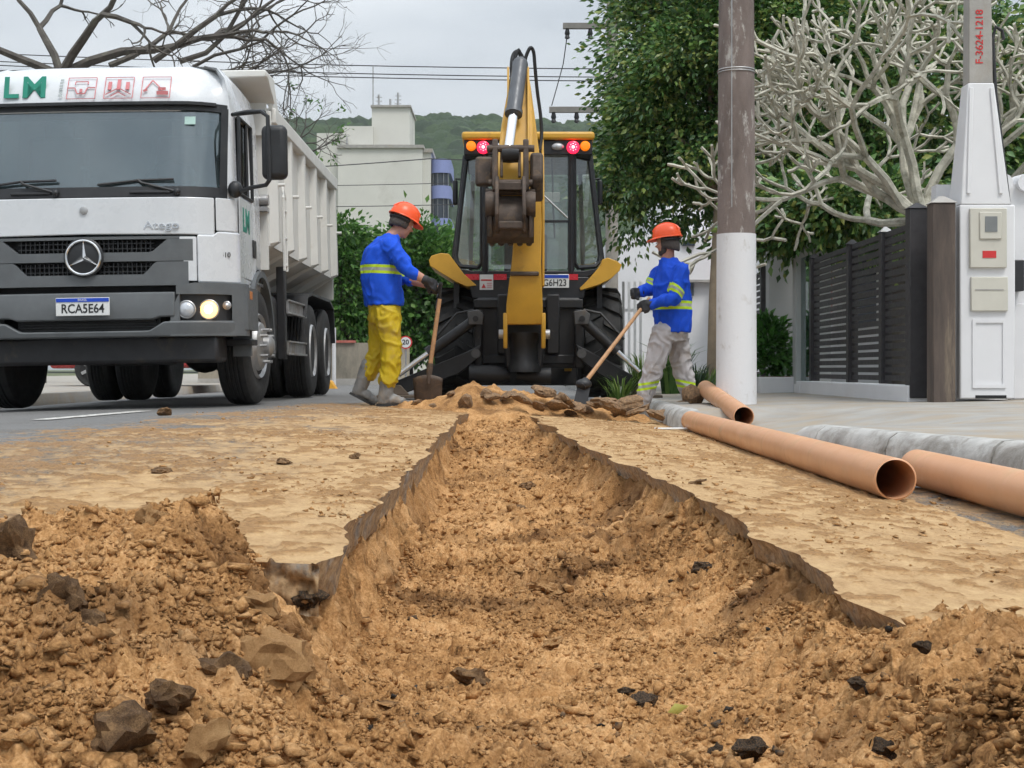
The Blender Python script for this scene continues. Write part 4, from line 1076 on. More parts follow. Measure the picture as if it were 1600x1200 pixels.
for s in (-1, 1):
    tk = MB(); tk.box(min(s * .50, s * 1.08), max(s * .50, s * 1.08), 2.05, 2.75, 0.42, 1.02); tk.build('fuel_tank' if s > 0 else 'battery_box', M['black_plastic'], TK, bevel=0.08, seg=4)
    gp = MB(); gp.box(min(s * 1.06, s * 1.14), max(s * 1.06, s * 1.14), 2.78, 2.92, 0.40, 1.30); gp.build('guard_post', M['black_steel'], TK, bevel=0.008)
    for z in (0.44, 0.84):
        gd = MB(); gd.box(min(s * 1.14, s * 1.165), max(s * 1.14, s * 1.165), 2.85, 4.05, z, z + 0.14)
        gd.box(min(s * 1.14, s * 1.185), max(s * 1.14, s * 1.185), 2.85, 4.05, z, z + 0.018); gd.box(min(s * 1.14, s * 1.185), max(s * 1.14, s * 1.185), 2.85, 4.05, z + 0.122, z + 0.14)
        gd.build('side_guard', mat('aluminium_guard', (0.28, 0.28, 0.28), 0.5, 0.5, 0.2, 10, dirt=(0.2, 0.16, 0.1), dirt_amt=0.4), TK, bevel=0.004)
    mg = MB(); pr = [(3.88, 0.86), (4.05, 1.09), (4.4, 1.13), (6.05, 1.13), (6.45, 1.05), (6.55, 0.62), (6.52, 0.62), (6.42, 1.03), (6.03, 1.10), (4.42, 1.10), (4.08, 1.06), (3.91, 0.85)]
    mg.prism(pr, 'x', min(s * .58, s * 1.2), max(s * .58, s * 1.2)); mg.build('rear_mudguard', M['black_plastic'], TK, smooth=True, ang=25)
# tipper body
BL, B0, B1 = M['bed_paint'], 1.80, 6.75
for s in (-1, 1):
    sd_ = MB(); sd_.box(min(s * 1.13, s * 1.16), max(s * 1.13, s * 1.16), B0, B1, 1.42, 2.56); sd_.build('bed_side', BL, TK)
    un = MB(); un.add([(s * 1.16, B0, 1.44), (s * 1.16, B1, 1.44), (s * 0.70, B1, 1.20), (s * 0.70, B0, 1.20), (s * 1.13, B0, 1.46), (s * 1.13, B1, 1.46), (s * 0.70, B1, 1.23), (s * 0.70, B0, 1.23)],
                      [(0, 1, 2, 3), (4, 7, 6, 5), (0, 3, 7, 4), (1, 5, 6, 2), (0, 4, 5, 1), (3, 2, 6, 7)]); un.build('bed_bilge', BL, TK)
    tr_ = MB(); tr_.box(min(s * 1.12, s * 1.235), max(s * 1.12, s * 1.235), B0 - 0.02, B1 + 0.03, 2.52, 2.66); tr_.build('top_rail', BL, TK, bevel=0.012)
    for i in range(6):
        y = B0 + 0.10 + i * (B1 - B0 - 0.22) / 5
        rb = MB(); w_ = 0.085
        rb.add([(s * 1.16, y - w_, 1.44), (s * 1.235, y - w_ * 0.6, 1.46), (s * 1.235, y + w_ * 0.6, 1.46), (s * 1.16, y + w_, 1.44),
                (s * 1.16, y - w_, 2.52), (s * 1.225, y - w_ * 0.6, 2.52), (s * 1.225, y + w_ * 0.6, 2.52), (s * 1.16, y + w_, 2.52)],
               [(0, 1, 2, 3), (4, 7, 6, 5), (0, 4, 5, 1), (1, 5, 6, 2), (2, 6, 7, 3), (0, 3, 7, 4)])
        rb.add([(s * 0.72, y - w_, 1.205), (s * 0.72, y + w_, 1.205), (s * 1.16, y + w_, 1.44), (s * 1.16, y - w_, 1.44), (s * 0.72, y - w_ * .6, 1.14), (s * 0.72, y + w_ * .6, 1.14), (s * 1.235, y + w_ * .6, 1.46), (s * 1.235, y - w_ * .6, 1.46)],
               [(0, 1, 2, 3), (4, 7, 6, 5), (0, 4, 5, 1), (2, 6, 7, 3), (0, 3, 7, 4), (1, 5, 6, 2)])
        rib = rb.build('bed_rib', BL, TK, smooth=True, ang=20)
        hk = MB(); hk.cyl((s * 1.225, y, 1.98), (s * 1.29, y, 1.98), 0.016, 0.016, 8); hk.build('tarp_hook', BL, rib)
bb = MB(); bb.box(-0.72, 0.72, B0, B1, 1.16, 1.21); bb.build('bed_floor', BL, TK)
bb = MB(); bb.box(-1.16, 1.16, B1, B1 + 0.06, 1.16, 2.62); bb.build('tailgate', BL, TK, bevel=0.01)
hb = MB(); hb.box(-1.15, 1.15, B0 - 0.04, B0, 1.2, 2.76); hb.build('headboard', BL, TK)
cn = MB(); cn.prism([(B0 + 0.02, 2.70), (B0 - 0.03, 2.70), (1.42, 2.855), (1.30, 2.845), (1.30, 2.91), (B0 + 0.02, 2.92)], 'x', -1.225, 1.225); cn.build('bed_canopy', BL, TK, bevel=0.012)
for s in (-1, 1):
    gs = MB(); gs.prism([(B0 - 0.02, 2.55), (B0 - 0.02, 2.90), (B0 + 0.06, 2.90), (B0 + 0.16, 2.84), (B0 + 0.24, 2.74), (B0 + 0.42, 2.655), (B0 + 0.42, 2.55)], 'x', min(s * 1.17, s * 1.21), max(s * 1.17, s * 1.21))
    gs.box(min(s * 1.0, s * 1.2), max(s * 1.0, s * 1.2), B0 - 0.10, B0 - 0.04, 2.40, 2.62)
    gs.build('headboard_gusset', BL, TK, bevel=0.006)
    ld = MB()
    for y in (1.92, 2.06): ld.tube([(s * 1.27, y, 1.20), (s * 1.27, y, 1.86)], 0.014, 6)
    ld.tube([(s * 1.27, 1.92, 1.86), (s * 1.25, 1.99, 1.98), (s * 1.27, 2.06, 1.86)], 0.014, 6)
    for z in (1.25, 1.5, 1.75): ld.tube([(s * 1.27, 1.92, z), (s * 1.27, 2.06, z)], 0.012, 6)
    ld.build('ladder', BL, TK, smooth=True)
    ht = MB(); ht.cyl((s * 0.95, 1.70, 1.82), (s * 1.17, 1.70, 1.82), 0.05); ht.box(min(s * 1.0, s * 1.16), max(s * 1.0, s * 1.16), 1.66, 1.8, 1.72, 1.76); ht.build('tarp_roller', M['dull_steel'], TK, smooth=True)
sp = MB(); sp.lathe([(0.25, -.1), (0.44, -.12), (0.47, -.04), (0.47, .04), (0.44, .12), (0.25, .1)], (0.62, 1.66, 1.75), 'y', 30)
sp.build('spare_wheel', M['tyre'], TK, smooth=True)
# ================================================================ backhoe loader seen from behind (local: x across, y away, z up)
BH = thing('backhoe_loader', 'yellow and black backhoe loader with raised folded digging arm, seen from behind', 'backhoe', (0.18, 16.5, -0.02))
YL, BK, MS = M['yellow'], mat('muddy_black_steel', (0.011, 0.011, 0.012), 0.5, 0, 0.25, 8, 0.2, 60, dirt=(0.14, 0.10, 0.062), dirt_amt=0.26, ds=13), M['muddy_steel']
CF = mat('black_cab_frame', (0.014, 0.015, 0.018), 0.4, 0, 0.2, 6, dirt=(0.11, 0.09, 0.065), dirt_amt=0.28, ds=5)
def bx(px): return (px - 825.0) / 139.4
def bz(py): return 0.33 + (577.0 - py) / 139.4
# roof and lamps
r_ = MB(); r_.box(-0.74, 0.74, -0.14, 1.65, 2.885, 2.975); r_.build('roof', YL, BH, bevel=0.03, seg=3)
r_ = MB(); r_.box(-0.715, 0.715, -0.10, 1.6, 2.72, 2.885); r_.build('lamp_panel', CF, BH, bevel=0.01)
OR = emis('orange_beacon_lens', (1.0, 0.22, 0.0), 0.55, (0.75, 0.22, 0.02)); RD = emis('lit_red_tail_lamp', (1.0, 0.012, 0.05), 2.2, (0.6, 0.01, 0.04))
RC = emis('lit_lamp_core', (1.0, 0.45, 0.5), 2.5, (0.8, 0.5, 0.5))
for s in (-1, 1):
    l_ = MB(); l_.lathe([(0.055, 0.0), (0.055, -0.03), (0.04, -0.045), (0.0, -0.05)], (s * 0.635, -0.10, 2.815), 'y', 20); l_.build('turn_lamp', OR, BH, smooth=True)
    l_ = MB(); l_.lathe([(0.070, 0.0), (0.070, -0.03), (0.055, -0.042), (0.0, -0.046)], (s * 0.50, -0.10, 2.80), 'y', 24); tl_ = l_.build('tail_lamp', RD, BH, smooth=True)
    for i in range(8):
        q = 6.2832 * i / 8; l_ = MB(); l_.ell((s * 0.50 + 0.038 * math.cos(q), -0.148, 2.80 + 0.038 * math.sin(q)), 0.0055, nu=6, nv=4); l_.build('lamp_diode', RC, tl_)
    l_ = MB(); l_.ell((s * 0.50, -0.148, 2.80), (0.018, 0.01, 0.018), nu=10, nv=6); l_.build('lamp_core', RC, tl_)
    l_ = MB(); l_.ell((s * 0.33, -0.10, 2.81), (0.07, 0.05, 0.042)); l_.build('work_lamp', M['lamp_white'], BH, smooth=True)
# cab frame: pillars, sill, seen-through glazing
def pillar(name, pts, w=0.06, h=0.07):
    p = MB()
    p.tube(pts, w / 2, 8); p.build(name, CF, BH, smooth=True)
for s in (-1, 1):
    pillar('corner_post', [(s * 0.715, 0.25, 2.76), (s * 0.78, 0.22, 2.1), (s * 0.845, 0.18, 1.55), (s * 0.82, 0.15, 1.42)], 0.055)
    pillar('rear_post', [(s * 0.48, -0.06, 2.75), (s * 0.48, -0.06, 1.40)], 0.075)
    pillar('front_post', [(s * 0.66, 1.55, 2.75), (s * 0.70, 1.6, 1.35)], 0.06)
    # rear corner window, with rounded foot and rubber seal
    cw = MB(); A = [(s * 0.515, -0.03, 2.70), (s * 0.695, 0.20, 2.70), (s * 0.755, 0.18, 2.2), (s * 0.815, 0.15, 1.62), (s * 0.80, 0.13, 1.54), (s * 0.75, 0.10, 1.49), (s * 0.56, 0.0, 1.47), (s * 0.515, -0.03, 1.52)]
    cw.add(A, [tuple(range(len(A)))]); cw.build('corner_window', M['cab_glass'], BH)
    sl_ = MB(); sl_.tube(A, 0.028, 6, closed=True); sl_.build('window_seal', CF, BH, smooth=True)
    sw_ = MB(); sw_.add([(s * 0.72, 0.25, 2.68), (s * 0.66, 1.52, 2.68), (s * 0.70, 1.56, 1.45), (s * 0.83, 0.2, 1.5)], [(0, 1, 2, 3)]); sw_.build('door_window', M['cab_glass'], BH)
    lo = MB(); lo.prism([(0.15, 0.9), (1.6, 0.9), (1.6, 1.45), (0.15, 1.45)], 'x', min(s * .78, s * .84), max(s * .78, s * .84)); lo.build('door_panel', CF, BH)
cw = MB(); cw.add([(-0.45, -0.045, 2.70), (0.45, -0.045, 2.70), (0.45, -0.045, 1.45), (-0.45, -0.045, 1.45)], [(0, 1, 2, 3)]); cw.build('rear_window', M['cab_glass'], BH)
cw = MB(); cw.add([(-0.62, 1.58, 2.70), (0.62, 1.58, 2.70), (0.66, 1.62, 1.45), (-0.66, 1.62, 1.45)], [(0, 1, 2, 3)]); cw.build('front_window', M['cab_glass'], BH)
cr = MB(); cr.box(-0.47, 0.47, -0.065, -0.03, 1.97, 1.995); cr.build('window_bar', CF, BH)
sill = MB(); sill.prism([(-0.84, 1.52), (-0.80, 1.42), (-0.66, 1.36), (0.66, 1.36), (0.80, 1.42), (0.84, 1.52), (0.78, 1.46), (0.62, 1.43), (-0.62, 1.43), (-0.78, 1.46)], 'y', -0.08, 0.2); sill.build('cab_sill', CF, BH, bevel=0.01)
# things inside the cab
ins = MB(); ins.obox((-0.02, 0.75, 1.62), (0.5, 0.14, 0.62), (R(6), 0, 0)); ins.obox((-0.02, 0.95, 1.30), (0.5, 0.5, 0.14)); ins.build('operator_seat', mat('cab_seat', (0.05, 0.05, 0.055), 0.8), BH, bevel=0.05)
ins = MB(); ins.box(-0.78, 0.78, 1.3, 1.55, 0.95, 1.5); ins.build('console', CF, BH, bevel=0.04)
ins = MB(); ins.box(-0.82, 0.82, 0.1, 1.6, 0.88, 0.95); ins.build('cab_floor', CF, BH)
ins = MB(); ins.box(0.18, 0.36, 0.02, 0.05, 2.20, 2.32); ins.build('inside_mirror', mat('pale_mirror', (0.5, 0.5, 0.47), 0.3), BH, bevel=0.01)
ins = MB(); ins.tube([(0.27, 0.03, 2.7), (0.28, 0.03, 2.2), (0.30, 0.05, 1.8)], 0.011, 6); ins.build('mirror_rod', CF, BH, smooth=True)
wp = MB(); wp.tube([(0.12, -0.07, 2.32), (0.44, -0.07, 2.02)], 0.010, 5); wp.build('rear_wiper', M['dull_steel'], BH)
for s in (-1, 1):
    mr = MB(); mr.obox((s * 0.835, 0.5, 2.37), (0.06, 0.10, 0.29), (0, 0, 0)); mr.build('side_mirror', CF, BH, bevel=0.025, seg=3)
    mr = MB(); mr.tube([(s * 0.74, 0.5, 2.52), (s * 0.83, 0.5, 2.53), (s * 0.835, 0.5, 2.4)], 0.012, 6); mr.build('side_mirror_arm', CF, BH, smooth=True)
# tail of the body: panel, reflectors, plate, notice
bd = MB(); bd.prism([(-0.68, 1.36), (0.68, 1.36), (0.62, 1.12), (-0.62, 1.12)], 'y', -0.10, 0.3); bd.build('tail_panel', CF, BH, bevel=0.01)
for x0, x1, m in ((-0.70, -0.545, 'red_refl'), (-0.385, -0.24, 'red_refl'), (0.335, 0.45, 'white_refl'), (0.45, 0.555, 'red_refl')):
    f_ = MB(); f_.box(x0, x1, -0.112, -0.102, 1.325, 1.39); f_.build('reflector', M[m], BH)
nt_ = MB(); nt_.box(-0.54, -0.39, -0.113, -0.102, 1.215, 1.385); no_ = nt_.build('notice', M['sign_white'], BH)
nt_ = MB(); nt_.box(-0.525, -0.405, -0.116, -0.1132, 1.315, 1.33); nt_.build('notice_print', M['sign_red'], no_)
nt_ = MB(); nt_.prism([(-0.52, 1.235), (-0.47, 1.235), (-0.495, 1.285)], 'y', -0.116, -0.1132); nt_.build('notice_sign', M['sign_red'], no_)
for i in range(3):
    nt_ = MB(); nt_.box(-0.46, -0.405, -0.116, -0.1132, 1.24 + i * 0.022, 1.248 + i * 0.022); nt_.build('notice_line', M['pale_red'], no_)
pl = MB(); pl.box(0.045, 0.455, -0.125, -0.115, 1.235, 1.385); plate = pl.build('number_plate', M['sign_white'], BH, bevel=0.004)
pl = MB(); pl.box(0.05, 0.45, -0.128, -0.1252, 1.345, 1.38); pl.build('plate_band', M['blue_print'], plate)
text_mb('G6H23', 0.105, None, facing(0.43, -0.1265, 1.290), 0.0015, 0.86, align='RIGHT', bold=0.001).build('plate_number', M['black_print'], plate)
# yellow fenders
for s, pts in ((-1, [(671, 408), (675, 401), (689, 397), (702, 398), (711, 410), (725, 429), (745, 447), (730, 449), (712, 441), (692, 429), (673, 417)]),
               (1, [(937, 416), (940, 407), (948, 404), (962, 409), (970, 415), (967, 424), (953, 437), (935, 446), (906, 455), (905, 451), (920, 436)])):
    f_ = MB(); f_.prism([(bx(a), bz(b)) for a, b in pts], 'y', -0.14, 0.95); f_.build('fender', YL, BH, bevel=0.006)
# rear wheels with lugged tyres
def lug_wheel(x, y, r, w, nl, parent=BH):
    rim = MB(); rim.lathe([(r * 0.55, -w * 0.45), (r * 0.5, -w * 0.2), (0.0, -w * 0.15)], (0, 0, 0), 'x', 28); rim.lathe([(r * 0.55, w * 0.45), (r * 0.5, w * 0.2), (0.0, w * 0.15)], (0, 0, 0), 'x', 28)
    o = rim.build('wheel', mat('wheel_paint', (0.35, 0.34, 0.30), 0.6, 0, 0.1, 6, dirt=(0.15, 0.1, 0.06), dirt_amt=0.5), parent, smooth=True); o.location = (x, y, r)
    t_ = MB(); t_.lathe([(r * 0.54, -w * 0.42), (r * 0.70, -w * 0.5), (r * 0.86, -w * 0.49), (r * 0.93, -w * 0.42), (r * 0.95, 0), (r * 0.93, w * 0.42), (r * 0.86, w * 0.49), (r * 0.70, w * 0.5), (r * 0.54, w * 0.42)], (0, 0, 0), 'x', 44)
    ty = t_.build('tyre', M['tyre'], o, smooth=True)
    for i in range(nl):
        for s in (-1, 1):
            g = MB(); ring = []
            for u, dq in ((0.02, 0.0), (0.22, 0.09), (0.40, 0.16), (0.49, 0.19)):
                q = 6.2832 * (i + (0.5 if s > 0 else 0)) / nl + dq
                rr0 = r * (0.90 if u < 0.45 else 0.80); rr1 = r * (1.0 if u < 0.45 else 0.90); hw = 0.075
                ring.append([(s * u * w, rr * math.cos(q + e), rr * math.sin(q + e)) for rr, e in ((rr0, -hw), (rr1, -hw * 0.75), (rr1, hw * 0.75), (rr0, hw))])
            g.loft(ring); g.build('tread_lug', M['tyre'], ty)
    return o
lug_wheel(-0.82, 0.62, 0.64, 0.47, 17); lug_wheel(0.84, 0.62, 0.64, 0.47, 17)
# rear frame with slide plates and king post
fr = MB(); fr.box(-0.57, 0.57, -0.30, -0.12, 0.34, 1.12); fr.build('rear_frame', BK, BH, bevel=0.02)
for z in (0.44, 1.05):
    fr = MB(); fr.box(-0.60, 0.60, -0.36, -0.30, z - 0.05, z + 0.05); fr.build('slide_rail', BK, BH, bevel=0.012)
for s in (-1, 1):
    fr = MB(); fr.box(min(s * .50, s * .60), max(s * .50, s * .60), -0.50, -0.30, 0.34, 0.98); fr.build('stabiliser_housing', BK, BH, bevel=0.02)
    fr = MB(); fr.box(min(s * .2, s * .34), max(s * .2, s * .34), -0.42, -0.30, 0.5, 1.15); fr.build('frame_gusset', BK, BH, bevel=0.015)
fr = MB(); fr.prism([(-0.24, 0.34), (0.14, 0.34), (0.17, 0.6), (0.12, 0.95), (-0.22, 0.95), (-0.27, 0.6)], 'y', -0.75, -0.36); fr.build('swing_post', BK, BH, bevel=0.02)
fr = MB(); fr.lathe([(0.17, 0.30), (0.17, 0.36), (0.15, 0.40), (0.15, 0.62), (0.17, 0.66), (0.17, 0.72)], (-0.05, -0.80, 0), 'z', 22); fr.build('king_post', BK, BH, smooth=True)
for s, x0, x1 in ((-1, -0.62, -0.18), (1, 0.22, -0.10)):
    c_ = MB(); y0 = -0.62; z0 = 0.28
    if s < 0: c_.tube([(-0.64, y0, z0), (-0.35, y0, z0 - 0.005), (-0.28, y0, z0 - 0.01), (-0.20, y0, z0 - 0.015)], [0.105, 0.095, 0.085, 0.06], 18)
    else: c_.tube([(0.24, y0, z0 - 0.02), (0.02, y0, z0 - 0.02), (-0.08, y0, z0 - 0.02), (-0.13, y0, z0 - 0.02)], [0.09, 0.085, 0.06, 0.045], 18)
    c_.build('swing_cylinder', BK, BH, smooth=True)
# stabiliser legs
DS = mat('worn_dark_steel', (0.085, 0.085, 0.085), 0.45, 0.3, 0.3, 10, dirt=(0.16, 0.115, 0.07), dirt_amt=0.35)
PADM = mat('muddy_pad', (0.12, 0.09, 0.065), 0.8, 0, 0.3, 9, 0.4, 50)
for s, foot, ctop, crod in ((-1, (-1.42, -0.75), (-0.57, 0.87), (-1.40, 0.27)), (1, (1.22, -0.75), (0.57, 0.87), (1.19, 0.30))):
    xh = s * 0.57
    ar = MB(); ar.prism([(xh - s * 0.06, 0.60), (xh + s * 0.10, 0.52), (foot[0] + s * 0.02, 0.20), (foot[0] + s * 0.03, 0.09), (foot[0] - s * 0.08, 0.07), (xh + s * 0.18, 0.28), (xh - s * 0.02, 0.44)], 'y', -0.62, -0.50)
    ar.build('stabiliser_arm', BK, BH, bevel=0.012)
    cy = MB(); a = Vector((ctop[0], -0.64, ctop[1])); b = Vector((crod[0], -0.70, crod[1])); m1 = a.lerp(b, 0.60)
    cy.cyl(a, m1, 0.058, 0.058, 16); cy.cyl(a.lerp(b, 0.56), a.lerp(b, 0.62), 0.068, 0.068, 16); cyo = cy.build('stabiliser_cylinder', BK, BH, smooth=True)
    cy = MB(); cy.cyl(m1, b, 0.030, 0.030, 14); cy.build('piston_rod', M['chrome'], cyo, smooth=True)
    ey = MB(); ey.prism([(ctop[0] - 0.075, ctop[1] - 0.06), (ctop[0] + 0.075, ctop[1] - 0.06), (ctop[0] + 0.09, ctop[1] + 0.05), (ctop[0] + 0.03, ctop[1] + 0.10), (ctop[0] - 0.09, ctop[1] + 0.08)], 'y', -0.735, -0.705); ey.build('cylinder_bracket', DS, BH, bevel=0.008)
    ey = MB(); ey.cyl((ctop[0], -0.76, ctop[1]), (ctop[0], -0.60, ctop[1]), 0.032, 0.032, 14); ey.build('bracket_pin', BK, BH, smooth=True)
    ey = MB(); ey.cyl((xh, -0.66, 0.50), (xh, -0.46, 0.50), 0.05, 0.05, 16); ey.build('arm_pin', DS, BH, smooth=True)
    hs = MB(); hs.tube([(ctop[0] + s * 0.02, -0.70, ctop[1] + 0.10), (ctop[0] + s * 0.20, -0.74, ctop[1] + 0.06), (ctop[0] + s * 0.45, -0.76, ctop[1] - 0.22)], 0.014, 6); hs.build('hydraulic_hose', BK, BH, smooth=True)
    pd = MB(); pd.box(foot[0] - 0.20, foot[0] + 0.20, -0.88, -0.46, 0.02, 0.055); pd.prism([(foot[0] - 0.14, 0.055), (foot[0] + 0.14, 0.055), (foot[0] + 0.04, 0.16), (foot[0] - 0.04, 0.16)], 'y', -0.72, -0.64); pd.build('stabiliser_pad', PADM, BH, bevel=0.006)
# digging arm: boom from the swing post, dipper hung from its top, bucket at the dipper's end
def box_arm(name, st, m, bev=0.012):
    """stations of (x, y, z, half width, half depth, slope) up an arm"""
    a = MB(); rg = []
    for x, y, z, hw, hd, t in st:
        rg.append([(x - hw, y - hd * math.cos(t), z - hd * math.sin(t)), (x + hw, y - hd * math.cos(t), z - hd * math.sin(t)), (x + hw, y + hd * math.cos(t), z + hd * math.sin(t)), (x - hw, y + hd * math.cos(t), z + hd * math.sin(t))])
    a.loft(rg); return a.build(name, m, BH, bevel=bev)
box_arm('boom', [(-0.05, -0.98, 0.80, 0.19, 0.10, 0), (-0.05, -1.02, 1.0, 0.19, 0.14, 0), (-0.03, -1.04, 1.45, 0.152, 0.17, 0), (-0.005, -1.0, 1.95, 0.14, 0.17, 0), (-0.015, -0.86, 2.5, 0.135, 0.15, -0.1), (-0.05, -0.70, 3.0, 0.115, 0.12, -0.1), (-0.085, -0.64, 3.40, 0.10, 0.09, 0)], YL)
for s in (-1, 1):
    ck = MB(); ck.prism([(-0.88, 0.55), (-0.84, 0.9), (-1.12, 0.92), (-1.14, 0.76), (-1.05, 0.55)], 'x', -0.05 + s * 0.20 - 0.022, -0.05 + s * 0.20 + 0.022); ck.build('boom_cheek', YL, BH, bevel=0.01)
    pn = MB(); pn.cyl((-0.05 + s * 0.19, -0.96, 0.70), (-0.05 + s * 0.27, -0.96, 0.70), 0.05, 0.05, 16); pn.build('boom_pin', M['dull_steel'], BH, smooth=True)
cp = MB(); cp.box(-0.20, 0.10, -1.235, -1.195, 1.30, 1.345); cp.build('boom_clamp', MS, BH, bevel=0.012)
# boom side plate that shows right of the bucket
sp_ = MB(); sp_.prism([(-1.16, 1.2), (-0.80, 1.2), (-0.62, 2.6), (-0.72, 2.8), (-0.95, 2.5), (-1.18, 2.0)], 'x', 0.133, 0.160); sp_.build('boom_side_plate', YL, BH, bevel=0.008)
box_arm('dipper', [(-0.10, -0.78, 3.54, 0.085, 0.06, 0.2), (-0.10, -0.90, 3.34, 0.115, 0.10, 0.2), (-0.125, -1.16, 2.87, 0.165, 0.13, 0.3), (-0.15, -1.36, 2.48, 0.18, 0.12, 0.3), (-0.165, -1.50, 2.22, 0.17, 0.10, 0.3), (-0.165, -1.58, 2.06, 0.12, 0.07, 0.3)], YL)
for s in (-1, 1):
    rp_ = MB(); rp_.prism([(-0.96, 3.51), (-0.80, 3.56), (-1.20, 2.78), (-1.40, 2.43), (-1.50, 2.45), (-1.36, 2.82)], 'x', -0.115 + s * 0.105 - 0.012, -0.115 + s * 0.105 + 0.012); rp_.build('dipper_rib', YL, BH, bevel=0.006)
c0 = Vector((-0.095, -1.02, 3.53)); c1 = Vector((-0.225, -1.62, 2.46)); mid = c0.lerp(c1, 0.52)
cy = MB(); cy.cyl(c0, mid, 0.080, 0.080, 20); cy.cyl(c0.lerp(c1, .5), c0.lerp(c1, .54), 0.092, 0.092, 20); cy.ell(c0, (0.085, 0.07, 0.09)); cyo = cy.build('bucket_cylinder', mat('grey_cylinder', (0.10, 0.105, 0.115), 0.4, 0.2), BH, smooth=True)
cy = MB(); cy.cyl(mid, c1, 0.050, 0.050, 18); cy.build('piston_rod', M['chrome'], cyo, smooth=True)
for k, pts in enumerate(([(-0.17, -0.95, 3.26), (-0.185, -0.93, 3.54), (-0.165, -0.88, 3.67), (-0.12, -0.85, 3.71), (-0.07, -0.84, 3.65), (-0.06, -0.84, 3.51)],
                         [(-0.06, -0.85, 3.52), (-0.03, -0.84, 3.66), (0.015, -0.84, 3.75), (0.05, -0.82, 3.71), (0.065, -0.8, 3.56), (0.09, -0.78, 3.30), (0.125, -0.78, 3.04), (0.135, -0.8, 2.82), (0.11, -0.85, 2.65)],
                         [(-0.14, -0.92, 3.39), (-0.15, -0.9, 3.60), (-0.11, -0.88, 3.72), (-0.085, -0.86, 3.61)])):
    h_ = MB()
    P_ = [Vector(p) for p in pts]; sm = []
    for i in range(len(P_) - 1):
        a0 = P_[max(0, i - 1)]; a1 = P_[i]; a2 = P_[i + 1]; a3 = P_[min(len(P_) - 1, i + 2)]
        for t in (0, .25, .5, .75): sm.append(0.5 * ((2 * a1) + (a2 - a0) * t + (2 * a0 - 5 * a1 + 4 * a2 - a3) * t * t + (3 * a1 - a0 - 3 * a2 + a3) * t ** 3))
    h_.tube(sm + [P_[-1]], 0.020, 8); h_.build('hydraulic_hose', BK, BH, smooth=True)
# linkage and bucket
BXc = -0.195
for s in (-1, 1):
    lk = MB(); lk.prism([(-1.60, 2.66), (-1.72, 2.64), (-1.80, 2.16), (-1.74, 2.10), (-1.66, 2.14)], 'x', BXc + s * 0.155 - 0.028, BXc + s * 0.155 + 0.028); lk.build('bucket_link', MS, BH, bevel=0.012)
    lk = MB(); lk.prism([(-1.62, 2.56), (-1.70, 2.54), (-1.74, 2.26), (-1.66, 2.26)], 'x', BXc + s * 0.09 - 0.014, BXc + s * 0.09 + 0.014); lk.build('guide_link', MS, BH, bevel=0.008)
    ea = MB(); ea.prism([(-1.50, 2.28), (-1.80, 2.26), (-1.94, 2.06), (-1.96, 1.86), (-1.86, 1.70), (-1.72, 1.68), (-1.46, 2.0)], 'x', BXc + s * 0.135 - 0.02, BXc + s * 0.135 + 0.02); ea.build('bucket_ear', MS, BH, bevel=0.01)
    dk = MB(); dk.lathe([(0.0, -0.05), (0.125, -0.05), (0.135, 0.0), (0.125, 0.05), (0.0, 0.05)], (BXc + s * 0.20, -1.76, 1.98), 'x', 24); dk.build('bucket_boss', MS, BH, smooth=True)
for y, z, w in ((-1.70, 2.55, 0.24), (-1.72, 2.20, 0.22), (-1.62, 2.12, 0.25)):
    pn = MB(); pn.cyl((BXc - w, y, z), (BXc + w, y, z), 0.036, 0.036, 14); pn.build('linkage_pin', MS, BH, smooth=True)
br = MB(); br.box(BXc - 0.12, BXc + 0.12, -1.93, -1.80, 1.72, 1.80); br.build('ear_brace', MS, BH, bevel=0.015)
br = MB(); br.box(BXc - 0.17, BXc + 0.17, -1.80, -1.72, 2.12, 2.20); br.build('link_crossbar', MS, BH, bevel=0.01)
kn = MB(); kn.lathe([(0.085, -0.085), (0.09, 0.0), (0.085, 0.085)], (BXc, -1.66, 2.50), 'x', 22); kn.build('rod_end', BK, BH, smooth=True)
ns = MB(); ns.prism([(-1.30, 2.55), (-1.62, 2.52), (-1.70, 2.25), (-1.55, 2.02), (-1.30, 2.2)], 'x', BXc + 0.20, BXc + 0.33); ns.build('dipper_nose', MS, BH, bevel=0.03)
ns = MB(); ns.prism([(-1.36, 2.50), (-1.5, 2.5), (-1.55, 2.2), (-1.4, 2.2)], 'x', BXc - 0.36, BXc - 0.18); ns.build('dipper_lug', MS, BH, bevel=0.03)
# bucket: curved shell with side plates, cutting edge turned under towards the machine
shell = []; inner = []
arc = [(-1.40, 2.10), (-1.55, 2.14), (-1.68, 2.05), (-1.76, 1.92), (-1.79, 1.78), (-1.74, 1.66), (-1.62, 1.61), (-1.42, 1.62)]
bk = MB(); hw = 0.235; n_ = len(arc); v = []
cen = Vector((0, -1.62, 1.80))
for sgn in (-1, 1):
    for k, (y, z) in enumerate(arc):
        tw = 1.0 - 0.08 * (k > 4); v.append((BXc + sgn * hw * tw, y, z))
for sgn in (-1, 1):
    for k, (y, z) in enumerate(arc):
        tw = 1.0 - 0.08 * (k > 4); q = Vector((0, y, z)); q = q + (cen - q) * 0.09; v.append((BXc + sgn * hw * tw, q.y, q.z))
fs = []
for k in range(n_ - 1):
    fs.append((k, k + 1, n_ + k + 1, n_ + k)); fs.append((2 * n_ + k, 3 * n_ + k, 3 * n_ + k + 1, 2 * n_ + k + 1))
    for a in (0, n_): fs.append((a + k, 2 * n_ + a + k, 2 * n_ + a + k + 1, a + k + 1))
for k in (0, n_ - 1): fs.append((k, n_ + k, 3 * n_ + k, 2 * n_ + k))
bk.add(v, fs); bk.build('bucket_shell', MS, BH, smooth=True, ang=40)
